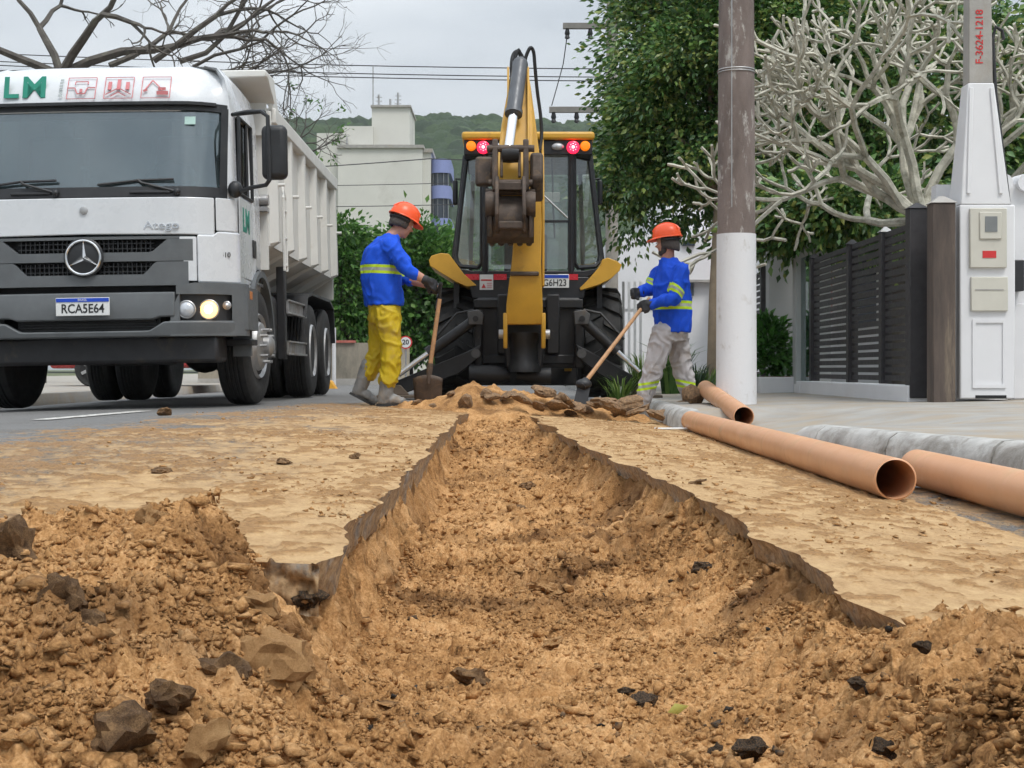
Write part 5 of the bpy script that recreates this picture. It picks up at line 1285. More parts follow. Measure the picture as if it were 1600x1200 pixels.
for s in (-1, 1):
    sd_ = MB(); sd_.prism(arc, 'x', BXc + s * (hw - 0.012) - 0.013, BXc + s * (hw - 0.012) + 0.013); sd_.build('bucket_side', MS, BH, bevel=0.004)
    rb = MB(); rb.tube([(BXc + s * 0.20, y - 0.02, z) for y, z in arc[1:6]], 0.024, 6); rb.build('bucket_rib', MS, BH, smooth=True)
for i in range(5):
    x = BXc - 0.19 + i * 0.095; t_ = MB(); t_.prism([(x - 0.03, -1.48), (x + 0.03, -1.48), (x + 0.014, -1.30), (x - 0.014, -1.30)], 'z', 1.60, 1.64); t_.build('bucket_tooth', MS, BH, bevel=0.004)
# the tractor in front of the cab: hood, front axle, loader
h_ = MB(); h_.box(-0.45, 0.45, 1.62, 3.0, 0.75, 1.55); h_.build('hood', YL, BH, bevel=0.08, seg=3)
h_ = MB(); h_.box(-0.38, 0.38, -0.12, 2.9, 0.42, 0.85); h_.build('chassis', BK, BH, bevel=0.02)
for s in (-1, 1):
    lug_wheel(s * 0.82, 2.6, 0.42, 0.32, 12)
    h_ = MB(); h_.prism([(1.5, 1.4), (1.6, 1.5), (2.7, 1.2), (3.6, 0.4), (3.5, 0.3), (2.6, 1.05)], 'x', s * 0.58 - 0.05, s * 0.58 + 0.05); h_.build('loader_arm', YL, BH, bevel=0.01)
h_ = MB(); h_.prism([(3.5, 0.12), (4.3, 0.10), (4.3, 0.13), (3.7, 0.2), (3.6, 0.5), (3.8, 0.85), (3.72, 0.88), (3.5, 0.5)], 'x', -1.05, 1.05); h_.build('loader_bucket', BK, BH, bevel=0.008)
# ================================================================ pipes
M['pipe'] = mat('ochre_pvc', (0.60, 0.315, 0.165), 0.42, 0, 0.05, 3, 0.08, 50, dirt=(0.50, 0.34, 0.20), dirt_amt=0.36, ds=4)
def pipe(p0, p1, r, label):
    p0 = Vector(p0); p1 = Vector(p1); L = (p1 - p0).length
    o = thing('sewer_pipe', label, 'pipe', p0, (p1 - p0).to_track_quat('Y', 'Z').to_euler())
    b = MB(); n = 40
    b.lathe([(r - 0.006, 0.0), (r, 0.004), (r, L * 0.25), (r, L * 0.5), (r, L * 0.75), (r, L - 0.004), (r - 0.006, L)], (0, 0, 0), 'y', n)
    b.f = b.f[:-2]; b.mi = b.mi[:-2]; b.build('barrel', M['pipe'], o, smooth=True)
    i = MB(); i.lathe([(r - 0.006, 0.0), (r - 0.007, L * 0.5), (r - 0.006, L)], (0, 0, 0), 'y', n); i.f = i.f[:-2]; i.mi = i.mi[:-2]
    i.build('bore', M['pipe'], o, smooth=True)
    return o
pr = 0.0745
pipe((1.345, 5.16, -0.150 + pr), (1.355, 11.15, -0.155 + pr), pr, 'long ochre pipe lying along the road with its open end towards the camera')
pipe((1.665, 6.05, -0.168 + pr), (1.66, 0.3, -0.168 + pr), pr, 'ochre pipe running out of the picture at the right edge')
pipe((1.67, 10.6, -0.045 + pr * 0.2), (1.735, 13.2, 0.135), pr, 'ochre pipe propped up beside the white pole base')

# ================================================================ poles
PW = N('weathered_brown_pole')
PW.color(PW.mix(PW.ramp(PW.noise(9, 8, 0.75, stretch=(1, 1, 0.35)), [(0.55, (0, 0, 0)), (0.64, (1, 1, 1))]), PW.ramp(PW.noise(4, 7, 0.65, stretch=(1, 1, 0.3)), [(0.3, (0.10, 0.078, 0.068)), (0.7, (0.25, 0.20, 0.18))]), (0.42, 0.40, 0.37)))
PW.rough(0.9); PW.bump(PW.noise(30, 6, 0.7), 0.5, 0.01)
PP = N('whitewashed_pole_foot')
PP.color(PP.mix(PP.ramp(PP.noise(6, 8, 0.75, stretch=(1, 1, 0.6)), [(0.57, (0, 0, 0)), (0.72, (0.75,) * 3)]), (0.66, 0.66, 0.67), (0.40, 0.36, 0.31)))
PP.rough(0.85); PP.bump(PP.noise(18, 6, 0.7), 0.35, 0.01)
o = thing('utility_pole', 'thick brown utility pole with a white painted foot on the pavement', 'pole', (1.905, 12.5, -0.03))
b = MB(); b.tube([(0, 0, 0), (0, 0, 1.45), (0, 0, 3.6), (0.0, 0, 9)], [0.166, 0.160, 0.148, 0.11], 32); b.build('shaft', PW.m, o, smooth=True)
b = MB(); b.tube([(0, 0, 0.0), (0, 0, 0.04), (0, 0, 1.485)], [0.178, 0.172, 0.166], 32); b.build('painted_foot', PP.m, o, smooth=True)
b = MB()
for z in (2.855, 2.875): b.tube([(0.155 * math.cos(q), 0.155 * math.sin(q), z) for q in np.linspace(0, 6.2832, 32, endpoint=False)], 0.006, 5, closed=True)
b.build('steel_strap', M['dull_steel'], o)
b = MB(); b.tube([(-0.06, -0.145, 1.7), (-0.06, -0.14, 2.86), (-0.055, -0.13, 5)], 0.006, 5); b.build('ground_wire', M['dull_steel'], o)

# concrete meter post at the right edge
MP = thing('meter_post', 'white tapered concrete post with electricity meter boxes near the right edge', 'post', (3.845, 12.0, 0.07))
def mz(py): return 0.24 + (577 - py) * 12.0 / 2300
def mx_(px): return (px - 1537) * 12.0 / 2300
b = MB(); b.box(mx_(1494), mx_(1580), -0.10, 0.25, 0, mz(322)); b.build('meter_housing', M['whitewash'], MP, bevel=0.012)
b = MB(); b.loft([[(mx_(1495), -0.10, mz(322)), (mx_(1574), -0.10, mz(322)), (mx_(1574), 0.25, mz(322)), (mx_(1495), 0.25, mz(322))], [(mx_(1497), -0.10, mz(300)), (mx_(1570), -0.10, mz(300)), (mx_(1570), 0.24, mz(300)), (mx_(1497), 0.24, mz(300))], [(mx_(1509), -0.07, mz(132)), (mx_(1549), -0.07, mz(132)), (mx_(1549), 0.12, mz(132)), (mx_(1509), 0.12, mz(132))]])
b.build('tapered_neck', M['whitewash'], MP, bevel=0.01)
for x0, x1 in ((1505, 1511), (1555, 1561)):
    b = MB(); b.bar((mx_(x0 + 2), -0.108, mz(305)), (mx_(1513 if x0 < 1540 else 1545), -0.080, mz(140)), 0.03, 0.02, (0, 1, 0)); b.build('neck_rib', M['whitewash'], MP, bevel=0.004)
b = MB(); b.loft([[(mx_(1510), -0.06, mz(132)), (mx_(1548), -0.06, mz(132)), (mx_(1548), 0.10, mz(132)), (mx_(1510), 0.10, mz(132))], [(mx_(1512), -0.06, mz(-340)), (mx_(1540), -0.06, mz(-340)), (mx_(1540), 0.08, mz(-340)), (mx_(1512), 0.08, mz(-340))]])
b.build('concrete_shaft', M['concrete'], MP, bevel=0.008)
TM = Matrix.Translation((mx_(1527), -0.063, mz(60))) @ Euler((R(90), R(-90), 0)).to_matrix().to_4x4()
text_mb('F-3624-1218', 0.085, None, TM, 0.001, 1.02, bold=0.001).build('post_number', M['sign_red'], MP)
BX = mat('beige_meter_box', (0.55, 0.53, 0.46), 0.5, 0, 0.05, 6, dirt=(0.35, 0.3, 0.22), dirt_amt=0.25)
b = MB(); b.box(mx_(1508), mx_(1565), -0.135, -0.08, mz(420), mz(328)); bo = b.build('meter_box', BX, MP, bevel=0.006)
b = MB(); b.box(mx_(1522), mx_(1556), -0.148, -0.136, mz(376), mz(334)); b.build('box_hood', BX, bo, bevel=0.006)
b = MB(); b.box(mx_(1530), mx_(1549), -0.152, -0.1485, mz(365), mz(341)); b.build('meter_window', mat('meter_glass', (0.20, 0.21, 0.21), 0.15), bo)
b = MB(); b.box(mx_(1527), mx_(1548), -0.139, -0.1355, mz(405), mz(394)); b.build('warning_label', M['sign_red'], bo)
b = MB(); b.box(mx_(1510), mx_(1567), -0.128, -0.08, mz(487), mz(434)); bo2 = b.build('junction_box', BX, MP, bevel=0.006)
b = MB(); b.box(mx_(1516), mx_(1560), -0.132, -0.1285, mz(455), mz(453)); b.build('box_groove', M['concrete'], bo2)
for x0, x1, y0, y1 in ((1513, 1518, 600, 505), (1560, 1565, 600, 505), (1513, 1565, 505, 500), (1513, 1565, 606, 600)):
    b = MB(); b.box(mx_(x0), mx_(x1), -0.112, -0.099, mz(y0), mz(y1)); b.build('panel_edge', M['whitewash'], MP)
b = MB(); b.box(mx_(1518), mx_(1566), -0.104, -0.096, 0.004, 0.03); b.build('drain_slot', M['dark_void'], MP)
b = MB(); b.tube([(mx_(1577), -0.08, 0), (mx_(1576), -0.08, mz(430)), (mx_(1574), -0.06, mz(330)), (mx_(1556), 0.0, mz(150)), (mx_(1551), 0.0, mz(60)), (mx_(1556), 0.0, mz(42)), (mx_(1566), 0.0, mz(48)), (mx_(1568), 0, mz(62))], 0.016, 8); b.build('conduit', M['wire'], MP, smooth=True)

# far pole with crossarms behind the backhoe
FP = thing('power_pole', 'grey power pole with two crossarms behind the backhoe and tree', 'pole', (1.83, 27, -0.2))
b = MB(); b.tube([(0, 0, 0), (0, 0, 3.6), (0, 0, 8.2)], [0.125, 0.115, 0.09], 16); b.build('shaft', mat('old_concrete_pole', (0.30, 0.275, 0.24), 0.9, 0, 0.15, 4), FP, smooth=True)
for x0, x1, z in ((-0.90, 0.25, 6.78), (-1.15, 0.25, 5.25)):
    b = MB(); b.box(x0, x1, -0.16, -0.06, z - 0.05, z + 0.05); ca = b.build('crossarm', mat('grey_crossarm', (0.22, 0.21, 0.19), 0.9), FP)
    for x in (x0 + 0.08, x0 + 0.5):
        b = MB(); b.lathe([(0.02, -0.24), (0.05, -0.22), (0.035, -0.17), (0.05, -0.14), (0.03, -0.05)], (x, -0.11, z), 'z', 10); b.build('insulator', M['black_plastic'], ca, smooth=True)

# overhead wires
def wire(name, pts, r, label):
    w = MB(); P_ = [Vector(p) for p in pts]; q = []
    for a, b_ in zip(P_, P_[1:]):
        for i in range(10):
            t = i / 10; p = a.lerp(b_, t); p.z -= 4 * t * (1 - t) * (a - b_).length * 0.006; q.append(p)
    w.tube(q + [P_[-1]], r, 5)
    return tag(w.build(name, M['wire']), label, 'cable', 'overhead cables')
wire('overhead_cable', [at(-200, 74, 32), at(1000, 108, 29)], 0.011, 'topmost of the three thin cables across the sky')
wire('overhead_cable', [at(-200, 86, 32), at(1000, 121, 29)], 0.011, 'middle one of the three thin cables across the sky')
wire('overhead_cable', [at(-200, 92, 32), at(1000, 127, 29)], 0.011, 'lowest of the three thin cables across the sky')
wire('overhead_cable', [at(300, 270, 55), at(672, 248, 55), at(760, 250, 55)], 0.02, 'dark cable crossing the white building below its parapet')
wire('overhead_cable', [at(300, 290, 55), at(760, 284, 55)], 0.014, 'thin cable crossing the middle of the white building')
wire('overhead_cable', [at(300, 322, 50), at(760, 318, 50)], 0.014, 'low cable just above the left worker helmet')
wire('overhead_cable', [at(886, 57, 27), at(880, 100, 27.2), at(862, 165, 27)], 0.010, 'short drop cable hanging between the two crossarms')

# ================================================================ fence, gate posts and walls on the right
FX = 3.38
SL = mat('black_painted_timber', (0.035, 0.033, 0.036), 0.55, 0, 0.25, 12, 0.25, 60, dirt=(0.10, 0.09, 0.08), dirt_amt=0.22)
FE = thing('slat_fence', 'black fence of horizontal slats on a low white base', 'fence', (FX, 12.3, 0.05))
stops = [0.0, 1.03, 2.33, 4.15]
for i, y in enumerate(stops):
    b = MB(); w = 0.075 if i == 0 else 0.05; top = (1.60, 1.50, 1.50, 1.50)[i]
    b.box(-w, w, y - w, y + w, 0.02 if i == 0 else 0.13, top); po = b.build('fence_post', SL, FE, bevel=0.006)
    b = MB(); b.loft([[(-w - .012, y - w - .012, top), (w + .012, y - w - .012, top), (w + .012, y + w + .012, top), (-w - .012, y + w + .012, top)], [(-.01, y - .01, top + 0.05), (.01, y - .01, top + 0.05), (.01, y + .01, top + 0.05), (-.01, y + .01, top + 0.05)]]); b.build('post_cap', M['dull_steel'] if i == 1 else SL, po)
for i in range(3):
    y0, y1 = stops[i] + 0.06, stops[i + 1] - 0.055
    for k in range(19):
        z = 0.16 + k * 0.0715; b = MB(); j = random.uniform(-0.003, 0.003)
        b.box(-0.018 + j, 0.018 + j, y0, y1, z, z + 0.046); b.build('fence_slat', SL, FE)
b = MB(); b.box(-0.09, 0.11, -0.06, 4.75, -0.08, 0.125); b.build('fence_base', M['whitewash'], FE, bevel=0.008)
OP = thing('timber_post', 'old brown weathered timber gatepost beside the black fence', 'post', (3.475, 11.92, 0.05))
WP = N('weathered_timber'); WP.color(WP.ramp(WP.noise(7, 8, 0.7, stretch=(1, 1, 0.12)), [(0.3, (0.05, 0.04, 0.036)), (0.55, (0.11, 0.085, 0.07)), (0.72, (0.26, 0.21, 0.15))])); WP.rough(0.9); WP.bump(WP.noise(30, 6, 0.7, stretch=(1, 1, 0.1)), 0.6, 0.01)
b = MB(); b.box(-0.092, 0.092, -0.09, 0.09, -0.06, 1.60); b.build('shaft', WP.m, OP, bevel=0.01)
b = MB(); b.loft([[(-.105, -.10, 1.60), (.105, -.10, 1.60), (.105, .10, 1.60), (-.105, .10, 1.60)], [(-.02, -.02, 1.66), (.02, -.02, 1.66), (.02, .02, 1.66), (-.02, .02, 1.66)]]); b.build('cap', M['concrete'], OP)
WL = thing('boundary_wall', 'white boundary wall behind the meter post', 'wall', (3.56, 12.35, 0.0))
b = MB(); b.box(0.0, 4.0, 0, 0.15, -0.05, 1.86); b.build('wall_panel', M['whitewash'], WL)
for i in range(16):
    b = MB(); b.lathe([(0.075, -0.06), (0.085, 0.2)], (0.55 + i * 0.19, 0, 1.87), 'y', 14); b.build('coping_tile', M['whitewash'], WL, smooth=True)
b = MB(); b.box(0.60, 0.70, -0.12, -0.002, 0.96, 1.22); b.build('letter_box', M['black_plastic'], WL, bevel=0.01)
b = MB(); b.box(0.62, 1.6, -0.03, -0.002, 0.06, 0.86); b.build('gate_leaf', M['whitewash'], WL, bevel=0.008)
b = MB(); b.box(0.60, 0.612, -0.034, -0.003, 0.05, 0.9); b.build('gate_gap', M['dark_void'], WL)
# entrance portal beyond the fence
PO = thing('entrance_portal', 'grey-white entrance portal with glass panel beyond the fence', 'portal', (3.36, 16.7, 0.0))
PG = mat('pale_grey_render', (0.42, 0.43, 0.43), 0.8, 0, 0.05, 2)
b = MB(); b.box(-0.06, 0.35, 0.42, 0.62, -0.05, 2.02); b.build('front_column', PG, PO, bevel=0.008)
b = MB(); b.box(-0.06, 0.55, 2.2, 2.45, -0.05, 2.02); b.build('rear_column', PG, PO, bevel=0.008)
b = MB(); b.box(-0.08, 0.36, 0.38, 2.5, 2.02, 2.12); b.build('lintel', PG, PO, bevel=0.008)
b = MB(); b.box(0.0, 0.01, -0.12, 0.42, 0.16, 1.60); b.build('glass_panel', glass('green_panel_glass', (0.45, 0.6, 0.5), 0.22), PO)
b = MB(); b.box(-0.08, 0.10, 0.1, 0.42, -0.05, 0.14); b.build('portal_base', M['whitewash'], PO)
PT = thing('planter_box', 'white planter box with a leafy green shrub by the portal', 'planter', (3.12, 17.5, 0.03))
b = MB(); b.box(-0.22, 0.20, -0.25, 0.5, -0.05, 0.19); b.build('box', M['whitewash'], PT, bevel=0.01)
b = MB(); b.box(-0.19, 0.17, -0.22, 0.47, 0.19, 0.195); b.build('soil', M['clod'], PT)
F2 = thing('far_slat_gate', 'short black slatted gate farther down the pavement', 'gate', (3.52, 20.6, 0.03))
for k in range(18):
    b = MB(); b.box(0, 0.03, 0, 1.6, 0.1 + k * 0.088, 0.155 + k * 0.088); b.build('gate_slat', SL, F2)
for y in (-0.05, 1.65):
    b = MB(); b.box(-0.05, 0.05, y - 0.05, y + 0.05, 0, 1.75); b.build('gate_post', SL, F2)

# ================================================================ buildings
def bld_box(o, name, px0, px1, py0, py1, d, depth, m, base=None):
    a = at(px0, py0, d); c = at(px1, py1 if base is None else py1, d)
    z0 = c.z if base is None else base
    b = MB(); b.box(a.x - o.location.x, c.x - o.location.x, d - o.location.y, d + depth - o.location.y, z0 - o.location.z, a.z - o.location.z)
    return b.build(name, m, o)
AB = thing('apartment_block', 'cream apartment block with roof tower and antennas in the distance', 'building', (-9, 110, -0.5))
WC = M['wall_cream']
bld_box(AB, 'main_wall', 528, 660, 230, 345, 110, 12, WC, -0.5); bld_box(AB, 'side_wing', 655, 673, 236, 345, 110.6, 12, WC, -0.5)
bld_box(AB, 'left_wing', 495, 540, 208, 345, 113, 8, WC, -0.5); bld_box(AB, 'lift_tower', 581, 640, 166, 240, 112, 6, WC); bld_box(AB, 'roof_room', 535, 583, 197, 240, 111.5, 6, WC)
bld_box(AB, 'parapet', 526, 662, 226, 231, 109.8, 12.4, M['concrete']); bld_box(AB, 'tower_coping', 579, 642, 164, 167, 111.8, 6.4, M['concrete'])
bld_box(AB, 'wing_coping', 655, 676, 232, 238, 110.4, 12, M['concrete'])
bld_box(AB, 'vent_pipe', 541, 543, 214, 226, 111.2, 0.2, M['dull_steel'])
for px, y0 in ((583, 104), (592, 148), (622, 145), (610, 155)):
    p = at(px, 166, 113); b = MB(); b.tube([(p.x - AB.location.x, 3, p.z - AB.location.z - 0.3), (p.x - AB.location.x, 3, at(px, y0, 113).z - AB.location.z)], 0.05 if y0 < 120 else 0.09, 5); b.build('antenna', M['dull_steel'], AB)
for px, y0 in ((592, 152), (622, 150)):
    p = at(px, y0, 113)
    for k in range(3):
        b = MB(); b.bar((p.x - AB.location.x - 0.25, 3, p.z - AB.location.z - k * 0.3), (p.x - AB.location.x + 0.25, 3, p.z - AB.location.z - k * 0.3), 0.05, 0.05); b.build('antenna_rod', M['dull_steel'], AB)
BB = thing('balcony_building', 'building with curved lilac balconies beside the cream block', 'building', (-5.3, 111, -0.5))
LB = mat('lilac_balcony', (0.23, 0.27, 0.50), 0.7, 0, 0.06, 0.5); DW = mat('dark_window_glass', (0.05, 0.06, 0.075), 0.12, 0, 0.3, 0.6)
a = at(673, 250, 111); c = at(703, 345, 111)
def bow(name, z0, z1, grow, m):
    b = MB(); x0, x1 = a.x - BB.location.x, c.x - BB.location.x + grow
    pts = [(x0, 6)] + [(x0 + (x1 - x0) * (0.5 + 0.5 * math.sin(q)), 0.6 - (0.7 + grow) * math.cos(q)) for q in np.linspace(R(-90), R(90), 12)] + [(x1, 6)]
    b.prism(pts, 'z', z0, z1); return b.build(name, m, BB, smooth=True)
zt = lambda py: at(0, py, 111).z + 0.5
bow('glazing', zt(700), zt(250), -0.12, DW)
for y0, y1 in ((270, 248), (310, 290), (352, 341)): bow('balcony', zt(y0), zt(y1), 0.06, LB)
for y0, y1 in ((290, 270), (341, 310)):
    for q in (-50, -15, 20, 55):
        x0, x1 = a.x - BB.location.x, c.x - BB.location.x
        b = MB(); X_ = x0 + (x1 - x0) * (0.5 + 0.5 * math.sin(R(q))); Y_ = 0.6 - 0.60 * math.cos(R(q)); b.box(X_ - 0.012, X_ + 0.012, Y_ - 0.03, Y_ + 0.05, zt(y0), zt(y1)); b.build('window_bar', M['dull_steel'], BB)
WH = thing('white_house', 'plain white house wall behind the right worker', 'building', (2.0, 30, -0.2))
bld_box(WH, 'front_wall', 958, 1120, 366, 600, 30, 6, M['whitewash'], -0.2); bld_box(WH, 'side_wall', 1040, 1330, 300, 600, 31, 8, M['whitewash'], -0.2)
bld_box(WH, 'ledge', 1036, 1125, 437, 441, 29.85, 0.2, M['concrete'])
b_ = bld_box(WH, 'window', 1066, 1084, 440, 462, 29.93, 0.1, DW); bld_box(WH, 'window_high', 1066, 1086, 376, 384, 29.93, 0.1, DW)
GT = thing('white_bar_gate', 'white upright bar gate beside the rear wheel of the backhoe', 'gate', (2.0, 24, -0.15))
for i in range(4):
    p = at(974 + i * 9, 440, 24); b = MB(); b.box(p.x - 2.02, p.x - 1.98, 0, 0.03, 0, p.z + 0.15); b.build('gate_bar', M['white_refl'] if i else M['dull_steel'], GT)
for z in (0.3, 1.4):
    b = MB(); b.box(-0.25, 0.3, 0.03, 0.05, z, z + 0.05); b.build('gate_rail', M['white_refl'], GT)
VH = thing('villa', 'white and pink villa half hidden behind the black fence', 'building', (6.5, 23, 0))
PK = mat('pink_render', (0.55, 0.33, 0.33), 0.8, 0, 0.1, 1)
b = MB(); b.box(-2.3, 4, 0, 6, 0, 2.9); b.build('wall', M['whitewash'], VH)
b = MB(); b.box(-2.0, -1.5, -0.03, 0, 1.2, 2.4); b.build('pink_panel', PK, VH)
for x in (-1.2, 0.1, 1.4):
    b = MB(); b.box(x, x + 0.8, -0.05, 0, 1.0, 2.1); w_ = b.build('window', DW, VH); b = MB(); b.box(x + 0.38, x + 0.42, -0.07, -0.051, 1.0, 2.1); b.build('window_bar', M['white_refl'], w_)
RT = mat('red_clay_tile', (0.42, 0.13, 0.10), 0.8, 0, 0.25, 8)
RH = thing('tiled_roof_house', 'small house with red clay tile roof between pole and portal', 'building', (5.2, 29, 0))
b = MB(); b.box(-0.9, 2.0, 0.4, 5, 0, 2.0); b.build('wall', M['whitewash'], RH)
b = MB(); b.add([(-1.1, 0, 1.75), (2.2, 0, 1.75), (2.2, 2.4, 2.85), (-1.1, 2.4, 2.85), (-1.1, 0, 1.70), (2.2, 0, 1.70), (2.2, 2.4, 2.78), (-1.1, 2.4, 2.78)], [(0, 1, 2, 3), (4, 7, 6, 5), (0, 4, 5, 1), (2, 6, 7, 3), (0, 3, 7, 4), (1, 5, 6, 2)]); rf = b.build('roof', RT, RH)
for i in range(22):
    b = MB(); x = -1.05 + i * 0.15; b.tube([(x, -0.02, 1.77), (x, 2.4, 2.88)], 0.05, 8); b.build('tile_row', RT, rf, smooth=True)
# low stained wall and shed behind the left worker
SW = N('stained_wall'); SW.color(SW.ramp(SW.noise(1.6, 7, 0.7, stretch=(1, 1, 0.4)), [(0.3, (0.10, 0.095, 0.08)), (0.5, (0.27, 0.24, 0.19)), (0.7, (0.42, 0.37, 0.28))])); SW.rough(0.95)
GW = thing('garden_wall', 'stained low garden wall behind the left worker', 'wall', (-3.2, 30, -0.1))
b = MB(); b.box(-3.2, 1.1, 0, 0.2, -0.1, 0.95); b.build('wall_panel', SW.m, GW)
b = MB(); b.box(-3.2, 1.1, -0.03, 0, -0.1, 0.22); b.build('plinth', M['concrete'], GW)
b = MB(); b.box(-0.65, 0.0, -0.05, 0.25, 0.95, 1.0); b.build('coping', RT, GW)
SH = thing('garden_shed', 'shed with a grey corrugated roof behind the garden wall', 'building', (-3.55, 36, -0.1))
b = MB(); b.box(-1.4, 0.6, 0.2, 3, 0, 1.2); b.build('wall', M['whitewash'], SH)
b = MB(); b.add([(-1.6, 0, 1.15), (0.8, 0, 1.05), (0.4, 1.6, 1.85), (-1.6, 1.6, 1.95)], [(0, 1, 2, 3)]); RG = mat('grey_sheet_roof', (0.17, 0.17, 0.165), 0.8, 0, 0.2, 3); rf = b.build('roof', RG, SH)
for i in range(9):
    b = MB(); x = -1.5 + i * 0.25; b.tube([(x, -0.02, 1.16 - 0.04 * i / 3), (x * 0.9 - 0.05, 1.6, 1.96 - 0.04 * i / 3)], 0.05, 6); b.build('roof_ridge', RG, rf, smooth=True)
TP = tag(MB().tube([at(522, 605, 27), at(522, 512, 27)], 0.035, 8).build('steel_post', M['white_refl'], smooth=True), 'thin white steel post just behind the truck tail', 'post')
zc = at(634, 535, 28).z + 0.1
SG = thing('speed_sign', 'round white speed limit sign with red ring reading 20', 'sign', (at(634, 535, 28).x, 28, -0.1))
b = MB(); b.tube([(0, 0, 0), (0, 0, zc + 0.1)], 0.018, 8); b.build('post', M['dull_steel'], SG)
b = MB(); b.lathe([(0.0, -0.025), (0.125, -0.025), (0.125, -0.035)], (0, 0, zc), 'y', 28); b.build('ring', M['sign_red'], SG)
b = MB(); b.lathe([(0.10, -0.035), (0.10, -0.039), (0.0, -0.039)], (0, 0, zc), 'y', 28); b.build('face', M['sign_white'], SG)
text_mb('20', 0.13, None, facing(0, -0.0405, zc), 0.001, 1.0, bold=0.003).build('digits', M['black_print'], SG)
YB = MB(); YB.prism([(-0.15, 0), (0.15, 0), (0.05, 0.16), (-0.05, 0.16)], 'y', -0.1, 0.1); yo = YB.build('road_marker', mat('yellow_plastic', (0.65, 0.32, 0.03), 0.5), bevel=0.02)
yo.location = (at(514, 607, 24).x, 24, -0.03); tag(yo, 'small yellow marker on the road behind the truck wheels', 'marker')

# red car glimpsed under the truck
CA = thing('parked_car', 'red parked car glimpsed beneath the truck', 'car', (-5.6, 25, 0.02))
RP = mat('red_car_paint', (0.35, 0.02, 0.02), 0.25, 0, 0.05, coat=0.8)
b = MB(); b.prism([(-2.0, 0.30), (-2.05, 0.62), (-1.2, 0.86), (-0.7, 1.38), (0.8, 1.42), (1.5, 0.95), (2.0, 0.85), (2.05, 0.32)], 'y', -0.82, 0.82); b.build('body', RP, CA, bevel=0.06, seg=3)
b = MB(); b.prism([(-1.05, 0.90), (-0.64, 1.32), (0.74, 1.36), (1.3, 0.96)], 'y', -0.835, 0.835); b.build('side_windows', DW, CA)
for x in (-1.28, 1.28):
    for y in (-0.74, 0.74):
        b = MB(); sgn = -1 if y < 0 else 1
        b.lathe([(0.21, 0.10 * sgn), (0.20, 0.07 * sgn), (0.05, 0.09 * sgn), (0.0, 0.09 * sgn)], (0, 0, 0), 'y', 20); w_ = b.build('wheel', M['dark_void'], CA, smooth=True); w_.location = (x, y, 0.31)
        b = MB(); b.lathe([(0.21, -0.09), (0.29, -0.10), (0.315, -0.06), (0.315, 0.06), (0.29, 0.10), (0.21, 0.09)], (0, 0, 0), 'y', 28); b.build('tyre', M['tyre'], w_, smooth=True)
        for k in range(7):
            q = 6.2832 * k / 7; b = MB(); b.bar((0.03 * math.cos(q), 0.105 * sgn, 0.03 * math.sin(q)), (0.205 * math.cos(q), 0.10 * sgn, 0.205 * math.sin(q)), 0.02, 0.05, (-math.sin(q), 0, math.cos(q))); b.build('spoke', M['dull_steel'], w_)

# ================================================================ wooded hill
hx = np.arange(-190, 190.1, 1.2); hy = np.arange(330, 560, 1.5)
X, Y = np.meshgrid(hx, hy)
PXX = 800 + 2300 * X / 520
top = np.interp(PXX, [-100, 300, 450, 560, 640, 700, 770, 810, 860, 900, 1000, 1300, 1700], [215, 190, 184, 182, 178, 175, 182, 188, 180, 190, 205, 230, 250])
H = (HZ - top) * 520 / 2300 - 3.5
prof = sstep(330, 535, Y) * 0.55 + 0.45 * np.clip((Y - 330) / 205, 0, 1)
prof = np.where(Y > 535, 1 - 0.15 * (Y - 535) / 25, prof)
f1, r1 = worley(X / 6.5, Y / 6.5, 201); f2, r2 = worley(X / 2.6 + 9, Y / 2.6, 203)
Z = H * prof + 5 * (fbm(X / 45, Y / 45, 207, 3) - 0.5) + (3.4 + 2.6 * r1) * np.sqrt(np.clip(1 - (f1 / 0.85) ** 2, 0, 1)) + 1.1 * np.sqrt(np.clip(1 - (f2 / 0.8) ** 2, 0, 1)) + 1.2 * (vnoise(X * 0.9, Y * 0.9, 209) - 0.5)
hm = N('forest_canopy')
hv = hm.n('ShaderNodeTexVoronoi'); hv.inputs['Scale'].default_value = 0.16; hm.l(hm.tc.outputs['Object'], hv.inputs['Vector'])
hc = hm.ramp(hm.math('ADD', hm.math('MULTIPLY', hv.outputs['Color'], 0.5), hm.math('MULTIPLY', hm.noise(0.8, 6, 0.7), 0.5)), [(0.25, (0.016, 0.034, 0.014)), (0.5, (0.036, 0.070, 0.024)), (0.75, (0.07, 0.115, 0.036))])
hm.color(hc); hm.rough(0.9); hm.bump(hm.noise(1.6, 6, 0.75), 1.0, 1.2)
tag(link('hill', np_mesh('hill', np.stack([X, Y, Z], -1).reshape(-1, 3), grid_faces(len(hy), len(hx)), hm.m)), 'wooded green hill on the skyline', kind='structure')

# ================================================================ trees and plants
def leaves_mesh(name, P_, D, L, W, m, seed=1, fold=0.25):
    """leaf-shaped folded quads at points P_ pointing along D; sizes L (array), width ratio W"""
    r = np.random.default_rng(seed); n = len(P_)
    D = D / np.linalg.norm(D, axis=1, keepdims=True)
    rv = r.normal(size=(n, 3)); S = np.cross(D, rv); S /= np.linalg.norm(S, axis=1, keepdims=True)
    U = np.cross(S, D)
    flip = np.where(U[:, 2] < 0, -1.0, 1.0)[:, None]; U = U * flip
    L = L[:, None]
    v = np.stack([P_, P_ + D * L * 0.45 + S * L * W + U * L * fold * W, P_ + D * L * 0.45 - S * L * W + U * L * fold * W, P_ + D * L - U * L * 0.12], 1)
    i = (np.arange(n) * 4)[:, None, None]
    f = np.array([[0, 1, 3], [0, 3, 2]])[None] + i
    return np_mesh(name, v.reshape(-1, 3), f.reshape(-1, 3), m, smooth=False)
